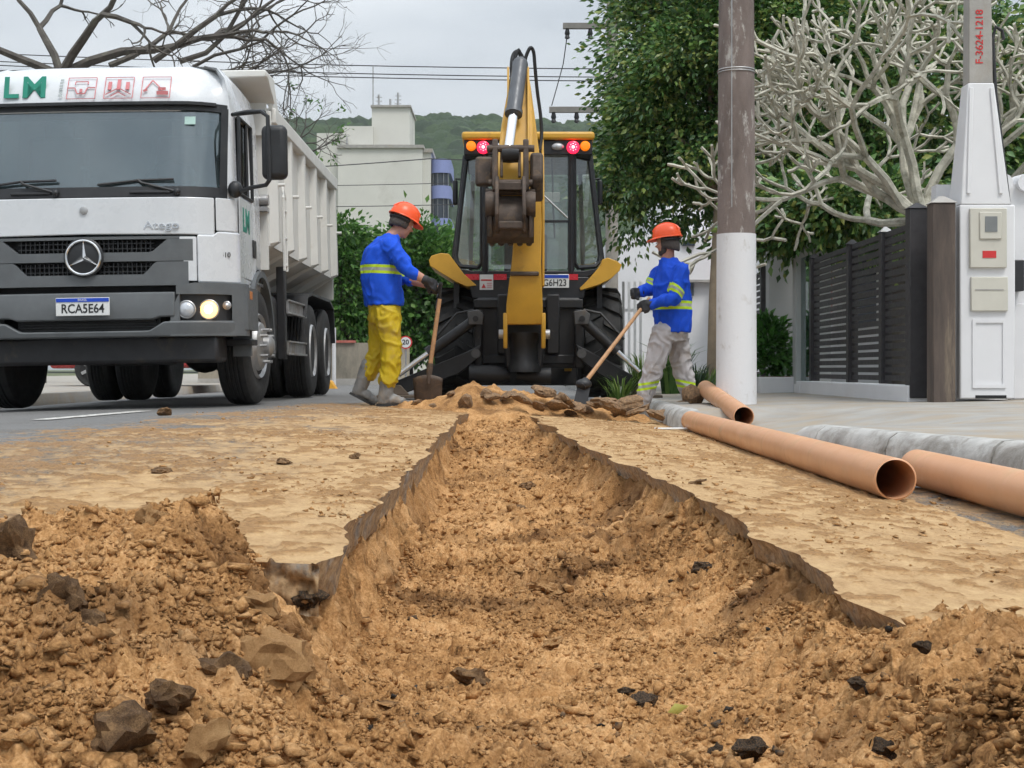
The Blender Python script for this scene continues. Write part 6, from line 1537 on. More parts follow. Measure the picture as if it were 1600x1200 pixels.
def clumped_crown(c, rad, nclump, per, L, seed, lower=-0.8, clump_r=0.42, droop=0.35, shell=0.55):
    r = np.random.default_rng(seed)
    u = r.normal(size=(nclump * 3, 3)); u /= np.linalg.norm(u, axis=1, keepdims=True); u = u[u[:, 2] > lower][:nclump]
    k = shell + (1 - shell) * r.random((len(u), 1)) ** 0.5
    k = k * (0.84 + 0.3 * r.random((len(u), 1)))
    cc = np.array(c) + u * k * np.array(rad)
    n = len(cc) * per; ci = np.repeat(np.arange(len(cc)), per)
    cr = clump_r * (0.6 + 0.7 * r.random(len(cc)))
    off = r.normal(size=(n, 3)) * np.array([0.55, 0.55, 0.38]); P_ = cc[ci] + off * cr[ci][:, None]
    D = off + u[ci] * 0.5 + r.normal(size=(n, 3)) * 0.35; D[:, 2] -= droop
    return P_, D, L * (0.65 + 0.7 * r.random(n)), cc
def limbs(mb, base, tips, r0, rs, seed, bend=0.25):
    """trunk point to crown points, with a bend"""
    rr = random.Random(seed)
    for t in tips:
        a = Vector(base); b_ = Vector(t); m_ = a.lerp(b_, 0.5) + Vector((rr.uniform(-bend, bend), rr.uniform(-bend, bend), rr.uniform(0, bend)))
        mb.tube([a, m_, b_], [r0, (r0 + rs) / 2, rs], 6)
def tree(name, label, base, c, rad, trunk_r, nclump, per, L, W, lm, bm_, seed, extra=None, **kw):
    o = thing(name, label, 'tree', base)
    P_, D, LL, cc = clumped_crown(c, rad, nclump, per, L, seed, **kw)
    for (c2, r2, n2, p2) in (extra or []):
        q2 = clumped_crown(c2, r2, n2, p2, L, seed + 50, lower=-1.0, clump_r=0.3); P_ = np.concatenate([P_, q2[0]]); D = np.concatenate([D, q2[1]]); LL = np.concatenate([LL, q2[2]]); cc = np.concatenate([cc, q2[3]])
    B = np.array(base)
    link('crown', leaves_mesh('crown', P_ - B, D, LL, W, lm, seed), o)
    t = MB(); top = Vector(c) - Vector(base); fork = Vector((top.x * 0.4, top.y * 0.4, max(0.5, top.z - rad[2] * 0.75)))
    t.tube([(0, 0, -0.1), (fork.x * 0.3, fork.y * 0.3, fork.z * 0.5), fork], [trunk_r * 1.2, trunk_r, trunk_r * 0.85], 10)
    limbs(t, fork, [Vector(p) - Vector(base) for p in cc[::max(1, len(cc) // 22)]], trunk_r * 0.5, trunk_r * 0.12, seed)
    t.build('trunk', bm_, o, smooth=True)
    return o
LG = leaf_mat('glossy_dark_leaves', [(0.035, 0.085, 0.026), (0.062, 0.15, 0.04), (0.105, 0.215, 0.058), (0.18, 0.29, 0.075), (0.32, 0.34, 0.09)], 0.32, 0.18)
LM_ = leaf_mat('mid_green_leaves', [(0.03, 0.085, 0.018), (0.055, 0.15, 0.028), (0.09, 0.21, 0.04), (0.15, 0.27, 0.055)], 0.45, 0.3)
LB_ = leaf_mat('bright_shrub_leaves', [(0.03, 0.10, 0.02), (0.06, 0.18, 0.03), (0.10, 0.26, 0.05)], 0.35, 0.3)
TB = mat('tan_bark', (0.30, 0.235, 0.165), 0.9, 0, 0.2, 5, 0.4, 30)
tree('street_tree', 'large dark green leafy tree right of the backhoe', (2.59, 19, 0), (2.95, 20.0, 4.2), (1.60, 1.6, 2.1), 0.075, 265, 280, 0.092, 0.25, LG, TB, 11, extra=[((1.75, 20.0, 3.05), (0.72, 0.7, 0.85), 34, 230)], lower=-0.92, clump_r=0.40)
tree('garden_tree', 'dark dense tree behind the bare pale tree and fence', (5.4, 20.5, 0), (5.3, 20.8, 3.75), (2.7, 1.9, 2.2), 0.14, 270, 190, 0.115, 0.27, LG, M['bark_dark'], 12, extra=[((3.95, 17.2, 2.15), (0.95, 0.9, 0.42), 60, 170), ((3.3, 17.6, 2.0), (0.5, 0.6, 0.3), 26, 150)], lower=-0.85, clump_r=0.5)
tree('verge_tree', 'pale green leafy tree right behind the truck tail', (at(540, 600, 31).x, 31, 0), (at(538, 450, 31).x, 31, 1.9), (0.42, 0.5, 1.75), 0.06, 60, 110, 0.14, 0.26, LM_, M['bark_dark'], 13, lower=-0.95, clump_r=0.42)
tree('round_tree', 'bright green bushy tree between the left worker and backhoe', (at(640, 600, 38).x, 38, 0), (at(640, 450, 38).x, 38, 2.15), (1.5, 1.2, 1.65), 0.09, 110, 170, 0.17, 0.30, LM_, M['bark_dark'], 14, lower=-0.95, clump_r=0.55, droop=0.1)
tree('back_tree', 'darker green tree behind the left worker and garden wall', (at(585, 600, 44).x, 44, 0), (at(585, 440, 44).x, 44, 2.3), (1.5, 1.2, 1.75), 0.1, 80, 150, 0.2, 0.3, LG, M['bark_dark'], 15, lower=-0.9, clump_r=0.6)
tree('far_hedge_tree', 'low green tree under the lilac balconies', (at(690, 600, 60).x, 60, 0), (at(690, 420, 60).x, 60, 3.6), (1.8, 1.5, 2.0), 0.12, 70, 130, 0.26, 0.3, LM_, M['bark_dark'], 16, lower=-0.9, clump_r=0.7)
# planter shrub and verge plants
P_, D, LL, cc = clumped_crown((3.08, 17.7, 0.55), (0.24, 0.32, 0.36), 34, 42, 0.10, 17, lower=-0.9, clump_r=0.13, droop=-0.2)
link('shrub', leaves_mesh('shrub', P_ - np.array([3.12, 17.5, 0.03]), D, LL, 0.24, LB_, 17), PT)
def blade_plant(base, h, n, spread, m, label, seed, w=0.009):
    r = random.Random(seed); mb = MB()
    for i in range(n):
        q = r.uniform(0, 6.28); s_ = r.uniform(0.2, 1) * spread; hh = h * r.uniform(0.55, 1.05); ww = w * r.uniform(0.7, 1.3)
        d = Vector((math.cos(q), math.sin(q), 0)); sd_ = Vector((-d.y, d.x, 0)); b0 = d * r.uniform(0, 0.12)
        pts = [b0 + d * s_ * t ** 1.7 + Vector((0, 0, hh * (t - 0.35 * t ** 3))) for t in (0, 0.35, 0.7, 1.0)]
        v = []
        for k, p in enumerate(pts[:-1]): v += [p - sd_ * ww * (1 - 0.2 * k), p + sd_ * ww * (1 - 0.2 * k)]
        v.append(pts[-1])
        mb.add(v, [(0, 1, 3, 2), (2, 3, 5, 4), (4, 5, 6)])
    o = mb.build('grass_plant', m); o.location = base
    return tag(o, label, 'plant', 'verge plants beside the white pole')
GB = leaf_mat('yellow_green_blades', [(0.06, 0.13, 0.025), (0.13, 0.23, 0.04), (0.24, 0.32, 0.07)], 0.5, 0.35)
GD = leaf_mat('dark_blades', [(0.012, 0.035, 0.014), (0.03, 0.075, 0.025)], 0.35, 0.2)
blade_plant((1.90, 15.2, -0.03), 0.62, 90, 0.34, GD, 'dark strap-leaved plant right of the right worker legs', 1)
blade_plant((2.12, 15.8, -0.03), 0.55, 150, 0.40, GB, 'bright green grass tuft against the white pole', 2)
blade_plant((1.42, 16.0, -0.05), 0.85, 110, 0.34, GB, 'tall yellow-green plant behind the right worker', 3)
blade_plant((1.15, 15.7, -0.08), 0.5, 90, 0.3, GB, 'pale green tuft at the foot of the right stabiliser', 4)
blade_plant((1.95, 18.0, -0.03), 1.1, 120, 0.45, LM_, 'tall leafy bush beyond the right worker', 5, 0.03)

# bare trees
def grow(mb, p, d, L, r, depth, rr, up, ang, split, taper=0.72, lens=0.8, wob=0.12, tips=None, sides=6, rmin=0.0):
    pts = [p.copy()]; rad = [r]; q = p.copy(); dd = d.normalized()
    for i in range(3):
        dd = (dd + Vector((rr.gauss(0, wob), rr.gauss(0, wob), rr.gauss(0, wob) + up))).normalized()
        q = q + dd * (L / 3); pts.append(q.copy()); rad.append(max(rmin, r * (1 - (1 - taper) * (i + 1) / 3)))
    mb.tube(pts, rad, max(4, sides), caps=True)
    if depth == 0:
        if tips is not None: tips.append(q)
        return
    k = split(rr, depth)
    ax = dd.orthogonal().normalized(); a0 = rr.uniform(0, 6.28)
    for i in range(k):
        side = Matrix.Rotation(a0 + 6.2832 * i / k + rr.uniform(-.5, .5), 3, dd) @ ax
        nd = (dd * math.cos(R(ang)) + side * math.sin(R(ang)) * rr.uniform(0.7, 1.3)).normalized()
        grow(mb, q, nd, L * lens * rr.uniform(0.75, 1.2), rad[-1] * (0.9 if k < 3 else 0.8), depth - 1, rr, up, ang, split, taper, lens, wob, tips, sides - 1, rmin)
FR = thing('frangipani_tree', 'bare frangipani tree with stubby pale forked branches behind the fence', 'tree', (4.2, 14.3, 0.05))
rr = random.Random(4)
t = MB(); fork = Vector((-0.19, 0, 1.80)); t.tube([(0.35, 0, -0.1), (0.16, 0, 1.0), (-0.04, 0, 1.55), fork], [0.12, 0.10, 0.09, 0.085], 10); t.build('trunk', M['bark_pale'], FR, smooth=True)
sp3 = lambda r_, d_: 3 if r_.random() < 0.36 else 2
for k, (d, L, r0, up) in enumerate((((-1, -0.2, 0.55), 0.86, 0.048, 0.05), ((-0.9, 0.25, 0.8), 0.86, 0.048, 0.05), ((-0.45, -0.15, 0.95), 0.84, 0.052, 0.05), ((0.2, 0.2, 1.0), 0.86, 0.052, 0.05), ((0.85, -0.1, 0.7), 0.82, 0.048, 0.05),
        ((-1.0, 0.1, 0.36), 0.92, 0.044, 0.065), ((0.6, -0.25, 0.85), 0.78, 0.045, 0.05), ((-0.7, -0.25, 0.72), 0.84, 0.046, 0.05), ((-0.9, 0.4, 0.55), 0.82, 0.046, 0.06), ((1.0, 0.2, 0.42), 0.86, 0.046, 0.06), ((-0.15, 0.4, 0.9), 0.86, 0.048, 0.05), ((-1.0, -0.1, 0.7), 0.9, 0.046, 0.04))):
    mb = MB(); grow(mb, fork.copy() + Vector((0, 0, -0.1)), Vector(d), L, r0, 5, rr, up, 34, sp3, 0.86, 0.73, 0.19, None, 7, 0.0155)
    mb.build('limb', M['bark_pale'], FR, smooth=True)
BT = thing('bare_tree', 'dark bare tree spreading fine branches above the truck', 'tree', (-9.2, 30, 0))
rr = random.Random(9)
t = MB(); f0 = Vector((0, 0, 6.3)); t.tube([(-0.6, 0, -0.1), (-0.5, 0, 3), (-0.35, 0, 5.2), f0], [0.30, 0.24, 0.19, 0.15], 10); t.build('trunk', M['bark_dark'], BT, smooth=True)
sp2 = lambda r_, d_: 2 if r_.random() < 0.6 else 3
tips = []
for k, (o_, d, L, r0, up, dep) in enumerate((((0, 0, 6.3), (1, 0, 0.14), 2.0, 0.11, 0.0, 6), ((0.1, 0, 6.35), (1, 0.2, 0.06), 1.9, 0.10, 0.0, 6), ((0, 0, 6.3), (0.6, -0.2, 0.7), 1.5, 0.10, -0.01, 6), ((0, 0, 6.2), (1, 0.3, -0.02), 2.1, 0.08, 0.01, 6), ((0, 0, 6.3), (-1, 0, 0.4), 1.4, 0.10, 0.0, 5),
        ((0, 0, 6.3), (-0.2, 0.1, 1), 1.4, 0.09, -0.02, 5), ((1.9, 0, 6.6), (1, -0.1, 0.22), 1.6, 0.07, 0.0, 6), ((2.4, 0.1, 6.6), (1, 0.2, 0.10), 1.7, 0.06, 0.0, 6), ((1.0, 0, 6.5), (0.9, 0.2, 0.35), 1.6, 0.07, -0.01, 6))):
    mb = MB(); grow(mb, Vector(o_), Vector(d), L, r0, dep, rr, up, 27, sp2, 0.72, 0.72, 0.2, tips, 6); mb.build('limb', M['bark_dark'], BT, smooth=True)
TT = thing('twiggy_tree', 'small half-bare tree with few leaf tufts behind the tipper', 'tree', (at(430, 600, 34).x, 34, 0))
mb = MB(); mb.tube([(0, 0, 0), (0.05, 0, 3), (0.1, 0, 5.2)], [0.12, 0.09, 0.06], 8); mb.build('trunk', M['bark_dark'], TT, smooth=True)
rr = random.Random(21); tips = []
for d in ((1, 0, 0.25), (0.7, 0.1, 0.8), (0.25, 0, 1)):
    mb = MB(); grow(mb, Vector((0.1, 0, 5.1)), Vector(d), 0.55, 0.035, 4, rr, 0.02, 26, sp2, 0.7, 0.8, 0.15, tips, 5); mb.build('limb', M['bark_dark'], TT, smooth=True)
tp = np.array([t_[:] for t_ in tips[::7]]); r_ = np.random.default_rng(3)
if len(tp):
    P_ = np.repeat(tp, 8, 0) + r_.normal(size=(len(tp) * 8, 3)) * 0.06; link('crown', leaves_mesh('crown', P_, r_.normal(size=P_.shape), 0.10 + 0.05 * r_.random(len(P_)), 0.25, LM_, 5), TT)

# ================================================================ broken road crust round the far end of the trench
rub = [(815, 622, 46, .4), (848, 612, 52, .45), (882, 628, 56, .5), (870, 606, 40, .4), (912, 640, 44, .5), (940, 616, 52, .35), (955, 634, 48, .45), (985, 624, 46, .35), (930, 600, 36, .4), (1000, 640, 50, .35), (1024, 648, 46, .3),
       (968, 646, 40, .4), (900, 612, 38, .4), (842, 634, 34, .5), (1032, 630, 34, .4), (795, 612, 30, .5), (770, 604, 30, .5), (866, 640, 30, .5), (890, 650, 24, .5), (760, 640, 28, .9), (730, 648, 34, 1.1), (705, 622, 24, .5), (650, 626, 22, .4), (676, 632, 18, .5)]
RL = {2: 'large tilted crust piece just left of the hoe head', 1: 'dark-topped crust piece highest in the rubble left of the hoe', 5: 'flat crust piece right of the hoe handle', 9: 'flat crust piece under the right worker front shoe', 10: 'low crust piece right of the right worker front shoe',
      19: 'upright clay lump at the left lip of the trench end', 20: 'upright dark broken road edge where the trench ends', 22: 'small crust piece beside the spade blade', 23: 'little crust piece right of the spade blade', 13: 'crust piece at the right lip of the trench end'}
shared = 'broken tan piece of road crust in the rubble at the far end of the trench'
for i, (px, py, w, fl) in enumerate(rub):
    d = 12.0 + 0.5 * ((i * 37) % 10) / 10; p = at(px, py, d); s = w * 0.8 * d / 2300
    o = link('crust_piece', rock_mesh('crust_piece', M['rubble'], 300 + i, fl, 9, 0.12, 3))
    gz = max(float(zr(p.x, d)), float(heap_z(np.array([p.x]), np.array([d]))[0]) if p.x < 1.5 and d < 13.8 else -9)
    o.location = (p.x, d, max(gz + s * fl * 0.18, min(p.z, gz + s * 0.6))); o.scale = (s * 1.25, s, s); o.rotation_euler = (random.uniform(-.5, .5), random.uniform(-.4, .4), random.uniform(0, 6.3))
    tag(o, RL.get(i, shared), 'rubble', 'rubble at the far end of the trench')
o = link('stone', rock_mesh('stone', M['rubble'], 351, 0.9, 9, 0.1, 3)); p = at(1083, 618, 13.0); o.location = p; o.scale = (0.22, 0.2, 0.24); tag(o, 'upright reddish stone propping the pipe beside the white pole', 'stone')
sc_ = MB(); sc_.box(-0.16, 0.16, -0.05, 0.05, 0, 0.012); so = sc_.build('foam_scrap', M['sign_white'], bevel=0.004); so.location = (at(1052, 661, 10.9).x, 10.9, float(zr(1.18, 10.9)) + 0.008); so.rotation_euler = (0, 0, 0.2)
tag(so, 'flat white scrap lying on the road before the low kerb', 'scrap')
lf = hit(1043, 1134); lo_ = link('fallen_leaf', leaves_mesh('fallen_leaf', np.array([[0, 0, 0.0]]), np.array([[1, 0.2, 0.3]]), np.array([0.034]), 0.26, mat('yellow_leaf', (0.45, 0.42, 0.10), 0.6), 3)); lo_.location = (lf.x, lf.y, lf.z + 0.02)
tag(lo_, 'single yellowed leaf on the trench soil in the foreground', 'leaf')
# ================================================================ the two workers
from mathutils import noise as mnoise
def remeshed(mb, name, m, parent, voxel=0.012, smooth=4, fold=0.0, fs=9.0, seed=0, fz=0.6):
    """one continuous skin round overlapping volumes, smoothed, with cloth folds"""
    me = mb.mesh(name, m); o = bpy.data.objects.new(name, me); col.objects.link(o)
    k = o.modifiers.new('skin', 'REMESH'); k.mode = 'VOXEL'; k.voxel_size = voxel
    k = o.modifiers.new('soften', 'SMOOTH'); k.factor = 0.5; k.iterations = smooth
    dg = bpy.context.evaluated_depsgraph_get(); dg.update()
    ne = bpy.data.meshes.new_from_object(o.evaluated_get(dg)); ne.name = name
    bpy.data.objects.remove(o); bpy.data.meshes.remove(me)
    if fold:
        ns = [v.normal.copy() for v in ne.vertices]
        for v, n_ in zip(ne.vertices, ns):
            q = Vector((v.co.x * fs, v.co.y * fs, v.co.z * fs * fz)) + Vector((seed, 0, 0))
            q2 = q + mnoise.noise_vector(q * 0.6) * 0.9
            a = 1 - abs(mnoise.noise(q2)) * 2.0; b = mnoise.noise(q2 * 2.3 + Vector((3, 1, 7)))
            v.co += n_ * (fold * (a * a - 0.55) + fold * 0.45 * b)
    ne.materials.clear(); ne.materials.append(m)
    ne.polygons.foreach_set('use_smooth', [True] * len(ne.polygons)); ne.update()
    return link(name, ne, parent)
def chain(mb, pts, radii, n=12):
    P_ = [Vector(p) for p in pts]
    mb.tube(P_, radii, n)
    for p, r in zip(P_, radii): mb.ell(p, r * 0.995, nu=12, nv=8)
def torso(mb, st, fwd):
    """st: (centre, half width across, half depth); fwd: facing direction"""
    f = Vector((fwd[0], fwd[1], 0)).normalized(); l = Vector((-f.y, f.x, 0)); rings = []
    for c, a, d in st:
        c = Vector(c); rings.append([c + l * (a * math.copysign(abs(math.cos(q)) ** 0.85, math.cos(q))) + f * (d * math.sin(q)) for q in np.linspace(0, 6.2832, 24, endpoint=False)])
    mb.loft(rings)
def hand(mb, wrist, palm_dir, across, grip_dir, k=1.0, curl=1.0):
    """palm and five fingers of unequal length that curl round the thing held; k widens for a glove"""
    w = Vector(wrist); d = Vector(palm_dir).normalized(); a = Vector(across); a = (a - d * a.dot(d)).normalized(); g = d.cross(a)
    if g.dot(Vector(grip_dir)) < 0: g = -g
    mb.loft([[w + a * (x * 0.030 * k) + g * (y * 0.019 * k) for x, y in ((-1, -1), (1, -1), (1, 1), (-1, 1))], [w + d * 0.05 + a * (x * 0.042 * k) + g * (y * 0.017 * k) for x, y in ((-1, -1), (1, -1), (1, 1), (-1, 1))], [w + d * 0.092 + a * (x * 0.040 * k) + g * (y * 0.013 * k) for x, y in ((-1, -1), (1, -1), (1, 1), (-1, 1))]])
    for i, (ln_, off) in enumerate(((0.070, -0.033), (0.080, -0.011), (0.076, 0.011), (0.060, 0.032))):
        b = w + d * 0.088 + a * off
        p1 = b + (d * 0.75 + g * 0.55 * curl) * ln_ * 0.45; p2 = p1 + (d * 0.05 + g * 1.0 * curl) * ln_ * 0.35; p3 = p2 + (g * 0.6 - d * 0.7 * curl) * ln_ * 0.30
        chain(mb, [b, p1, p2, p3], [0.0105 * k, 0.0098 * k, 0.009 * k, 0.008 * k], 8)
    t0 = w + d * 0.022 - a * 0.030; t1 = t0 + (-a * 0.6 + d * 0.6 + g * 0.5) * 0.040; t2 = t1 + (d * 0.6 + g * 0.8) * 0.032
    chain(mb, [t0, t1, t2], [0.014 * k, 0.012 * k, 0.0095 * k], 8)
def cloth_bands(name, c, bands, rough=0.75, var=0.16, mud=None):
    """cloth with sewn-on reflective tape: lime edges, silver middle"""
    n = N(name); lo = tuple(x * (1 - var) for x in c); hi = tuple(min(1, x * (1 + var)) for x in c)
    cc = n.ramp(n.noise(7, 5, 0.6), [(0.3, lo), (0.7, hi)])
    if mud: cc = n.mix(n.ramp(n.noise(5, 7, 0.7), [(0.52, (0, 0, 0)), (0.72, (0.8,) * 3)]), cc, mud)
    for p, ax, hw, rad in bands:
        vs1 = n.n('ShaderNodeVectorMath', operation='SUBTRACT'); n.l(n.tc.outputs['Object'], vs1.inputs[0]); vs1.inputs[1].default_value = p
        dt = n.n('ShaderNodeVectorMath', operation='DOT_PRODUCT'); n.l(vs1.outputs[0], dt.inputs[0]); dt.inputs[1].default_value = Vector(ax).normalized()
        ln_ = n.n('ShaderNodeVectorMath', operation='LENGTH'); n.l(vs1.outputs[0], ln_.inputs[0])
        t = n.math('ABSOLUTE', dt.outputs['Value'])
        near = n.math('LESS_THAN', ln_.outputs['Value'], rad)
        lime = n.math('MULTIPLY', n.math('LESS_THAN', t, hw), near); silver = n.math('MULTIPLY', n.math('LESS_THAN', t, hw * 0.36), near)
        cc = n.mix(lime, cc, (0.50, 0.72, 0.03)); cc = n.mix(silver, cc, (0.36, 0.39, 0.36))
    n.color(cc); n.rough(rough); n.b.inputs['Specular IOR Level'].default_value = 0.25
    n.bump(n.noise(55, 5, 0.6), 0.25, 0.006)
    return n.m
SKIN = mat('sunburnt_skin', (0.46, 0.235, 0.165), 0.55, 0, 0.12, 14)
BOOT = mat('grey_rubber_boot', (0.20, 0.20, 0.195), 0.5, 0, 0.2, 9, dirt=(0.33, 0.24, 0.15), dirt_amt=0.35, ds=8)
SHOE = mat('muddy_shoe', (0.17, 0.12, 0.075), 0.8, 0, 0.25, 9, 0.3, 60)
GLOVE = mat('black_glove', (0.022, 0.022, 0.025), 0.7, 0, 0.3, 20, dirt=(0.2, 0.14, 0.08), dirt_amt=0.25, ds=14)
HAIR = mat('grey_brown_hair', (0.06, 0.052, 0.047), 0.8, 0, 0.3, 50, 0.6, 160)
HELM = mat('orange_helmet', (0.90, 0.10, 0.02), 0.35, 0, 0.05, 5, dirt=(0.6, 0.2, 0.1), dirt_amt=0.15, ds=6)

def head_parts(body, c, fwd, pitch, roll=0.0):
    """adds skull, face, ears, neck to the body; returns the head's frame"""
    f = Vector(fwd).normalized(); yaw = math.atan2(f.y, f.x)
    H = Matrix.Translation(c) @ Euler((roll, 0, 0)).to_matrix().to_4x4() @ Euler((0, 0, yaw)).to_matrix().to_4x4() @ Euler((0, pitch, 0)).to_matrix().to_4x4()
    rot = H.to_euler()
    P_ = lambda x, y, z: H @ Vector((x, y, z))
    body.ell(P_(-0.008, 0, 0.03), (0.098, 0.077, 0.105), rot); body.ell(P_(0.030, 0, -0.045), (0.060, 0.058, 0.078), rot)
    body.ell(P_(0.062, 0, -0.098), (0.024, 0.028, 0.02), rot); body.ell(P_(0.082, 0, 0.022), (0.014, 0.055, 0.014), rot)
    body.loft([[P_(0.078, -0.008, 0.02), P_(0.078, 0.008, 0.02), P_(0.07, 0, 0.02)], [P_(0.112, -0.016, -0.025), P_(0.112, 0.016, -0.025), P_(0.075, 0, -0.03)]]); body.ell(P_(0.108, 0, -0.022), 0.013)
    body.ell(P_(0.083, 0, -0.052), (0.012, 0.026, 0.006), rot); body.ell(P_(0.080, 0, -0.066), (0.012, 0.024, 0.008), rot)
    for s in (-1, 1): body.ell(P_(-0.008, s * 0.080, -0.005), (0.018, 0.009, 0.032), rot, 8, 6); body.ell(P_(0.066, s * 0.042, -0.025), (0.022, 0.022, 0.026), rot)
    return H
def head_gear(o, H, hair_len, label=None):
    P_ = lambda x, y, z: H @ Vector((x, y, z))
    for s in (-1, 1):
        e = MB(); e.ell(P_(0.080, s * 0.032, 0.004), 0.012, nu=10, nv=8); e.build('eye', mat('eye_white', (0.7, 0.68, 0.65), 0.2), o, smooth=True)
        e = MB(); e.ell(P_(0.0905, s * 0.032, 0.004), 0.0055, nu=8, nv=6); e.build('iris', M['black_print'], o, smooth=True)
    h = MB()
    for i in range(14):
        q = R(70 + 220 * i / 13); h.ell(P_(-0.012 + 0.088 * math.cos(q), 0.070 * math.sin(q), 0.0 - hair_len * 0.5 * max(0, -math.cos(q))), (0.022, 0.022, 0.045 + hair_len * 0.4), H.to_euler(), 8, 6)
    remeshed(h, 'hair', HAIR, o, 0.010, 2, 0.003, 60, 3)
    sh = MB(); rings = []
    for k in range(8):
        t = R(90) * k / 7; rr_ = math.cos(t) ** 0.75 if k < 7 else 0.02
        rings.append([P_(-0.005 + 0.136 * rr_ * math.cos(q), 0.112 * rr_ * math.sin(q), 0.055 + 0.125 * math.sin(t)) for q in np.linspace(0, 6.2832, 32, endpoint=False)])
    sh.loft(rings, caps=False); hl = sh.build('helmet', HELM, o, smooth=True, ang=60)
    b = MB(); out = []; inn = []
    for q in np.linspace(0, 6.2832, 32, endpoint=False):
        ex = 0.050 * max(0, math.cos(q)) ** 1.5 + 0.010
        out.append(P_(-0.005 + (0.136 + ex) * math.cos(q), (0.112 + ex * 0.6) * math.sin(q), 0.050 - 0.014 * max(0, math.cos(q)))); inn.append(P_(-0.005 + 0.128 * math.cos(q), 0.105 * math.sin(q), 0.058))
    low = [p + (H.to_3x3() @ Vector((0, 0, -0.008))) for p in out]
    b.loft([inn, out, low, [p + (H.to_3x3() @ Vector((0, 0, -0.012))) for p in inn]], caps=False); b.build('helmet_brim', HELM, hl, smooth=True, ang=60)
    r_ = MB()
    for y in (-0.03, 0.0, 0.03):
        r_.tube([P_(-0.005 + 0.136 * math.cos(t), y * (0.6 + 0.4 * abs(math.cos(t))), 0.055 + 0.127 * math.sin(t) ** 0.9) for t in np.linspace(R(25), R(155), 12)], 0.006, 5)
    r_.build('helmet_ridges', HELM, hl, smooth=True)
    st = MB(); st.tube([P_(-0.005 + 0.118 * math.cos(q), 0.098 * math.sin(q), 0.022) for q in np.linspace(R(75), R(285), 16)], 0.012, 6); st.build('helmet_strap', M['black_plastic'], hl, smooth=True)

# ---- left worker: walks to the right with a square spade
WX = (590 - 800) * 12.8 / 2300
LW = thing('person', 'worker in orange helmet, blue shirt, yellow trousers and grey boots holding a spade', 'person', (WX, 12.8, float(zr(WX, 12.8))))
fw = (math.cos(R(25)), math.sin(R(25)), 0)
neck = Vector((0.115, 0.0, 1.47)); hc_ = Vector((0.215, 0.02, 1.595))
sh_n, el_n, wr_n = (0.125, -0.165, 1.385), (0.285, -0.23, 1.165), (0.445, -0.19, 1.075)
sh_f, el_f, wr_f = (0.0, 0.17, 1.385), (0.21, 0.19, 1.13), (0.455, 0.02, 1.055)
hn_d, hf_d = Vector((0.09, 0.07, -0.06)), Vector((0.08, -0.06, -0.05))
body = MB()
H = head_parts(body, hc_, fw, R(24))
chain(body, [neck - Vector((0.02, 0, 0.05)), neck, hc_ + Vector((-0.02, 0, -0.04))], [0.065, 0.058, 0.058])
torso(body, [((0.05, 0, 0.80), 0.12, 0.09), ((0.045, 0, 1.05), 0.13, 0.10), ((0.045, 0, 1.28), 0.17, 0.115), ((0.08, 0, 1.43), 0.12, 0.08)], fw)
for a, b, c in ((sh_n, el_n, wr_n), (sh_f, el_f, wr_f)): chain(body, [a, b, Vector(b).lerp(Vector(c), 0.3), c], [0.056, 0.046, 0.046, 0.034])
hand(body, wr_n, hn_d, (0, 0.3, 1), (0, 1, -0.3)); hand(body, wr_f, hf_d, (0, 0.3, 1), (0, -1, -0.3))
legs_n = [(0.085, -0.08, 0.80), (0.125, -0.10, 0.50), (0.075, -0.10, 0.11)]; legs_f = [(0.025, 0.08, 0.80), (-0.005, 0.10, 0.48), (-0.145, 0.10, 0.17)]
for L_ in (legs_n, legs_f): chain(body, L_, [0.07, 0.055, 0.036])
chain(body, [(0.06, -0.10, 0.075), (0.18, -0.08, 0.05)], [0.03, 0.026]); chain(body, [(-0.16, 0.10, 0.14), (-0.07, 0.115, 0.065)], [0.03, 0.026])
remeshed(body, 'body', SKIN, LW, 0.0105, 2)
head_gear(LW, H, 0.03)
sm = MB()
torso(sm, [((0.06, 0, 0.875), 0.18, 0.160), ((0.05, 0, 0.98), 0.19, 0.168), ((0.035, 0, 1.10), 0.195, 0.170), ((0.03, 0, 1.24), 0.205, 0.168), ((0.05, 0, 1.37), 0.205, 0.145), ((0.09, 0, 1.46), 0.135, 0.10), ((0.115, 0, 1.495), 0.08, 0.075)], fw)
chain(sm, [sh_n, Vector(sh_n).lerp(Vector(el_n), 0.5), el_n, Vector(el_n).lerp(Vector(wr_n), 0.28)], [0.084, 0.076, 0.066, 0.058]); chain(sm, [sh_f, el_f, Vector(el_f).lerp(Vector(wr_f), 0.3)], [0.082, 0.066, 0.058])
BL1 = cloth_bands('blue_work_shirt', (0.012, 0.085, 0.62), [((0.03, 0, 1.185), (0.04, 0, 1), 0.038, 0.235)])
remeshed(sm, 'shirt', BL1, LW, 0.010, 4, 0.015, 10, 1)
tr_ = MB()
torso(tr_, [((0.055, 0, 0.72), 0.15, 0.12), ((0.055, 0, 0.80), 0.165, 0.135), ((0.06, 0, 0.92), 0.16, 0.132)], fw)
chain(tr_, [(0.09, -0.085, 0.80), (0.115, -0.095, 0.64), (0.13, -0.10, 0.49), (0.115, -0.10, 0.33), (0.10, -0.10, 0.235)], [0.118, 0.106, 0.096, 0.090, 0.090]); chain(tr_, [(0.02, 0.085, 0.80), (0.01, 0.095, 0.62), (-0.005, 0.10, 0.47), (-0.055, 0.10, 0.36), (-0.085, 0.10, 0.30)], [0.115, 0.10, 0.092, 0.085, 0.085])
remeshed(tr_, 'trousers', cloth_bands('yellow_waterproof_trousers', (0.50, 0.36, 0.018), [], 0.42, 0.14, (0.36, 0.25, 0.10)), LW, 0.011, 4, 0.015, 9, 5, 1.0)
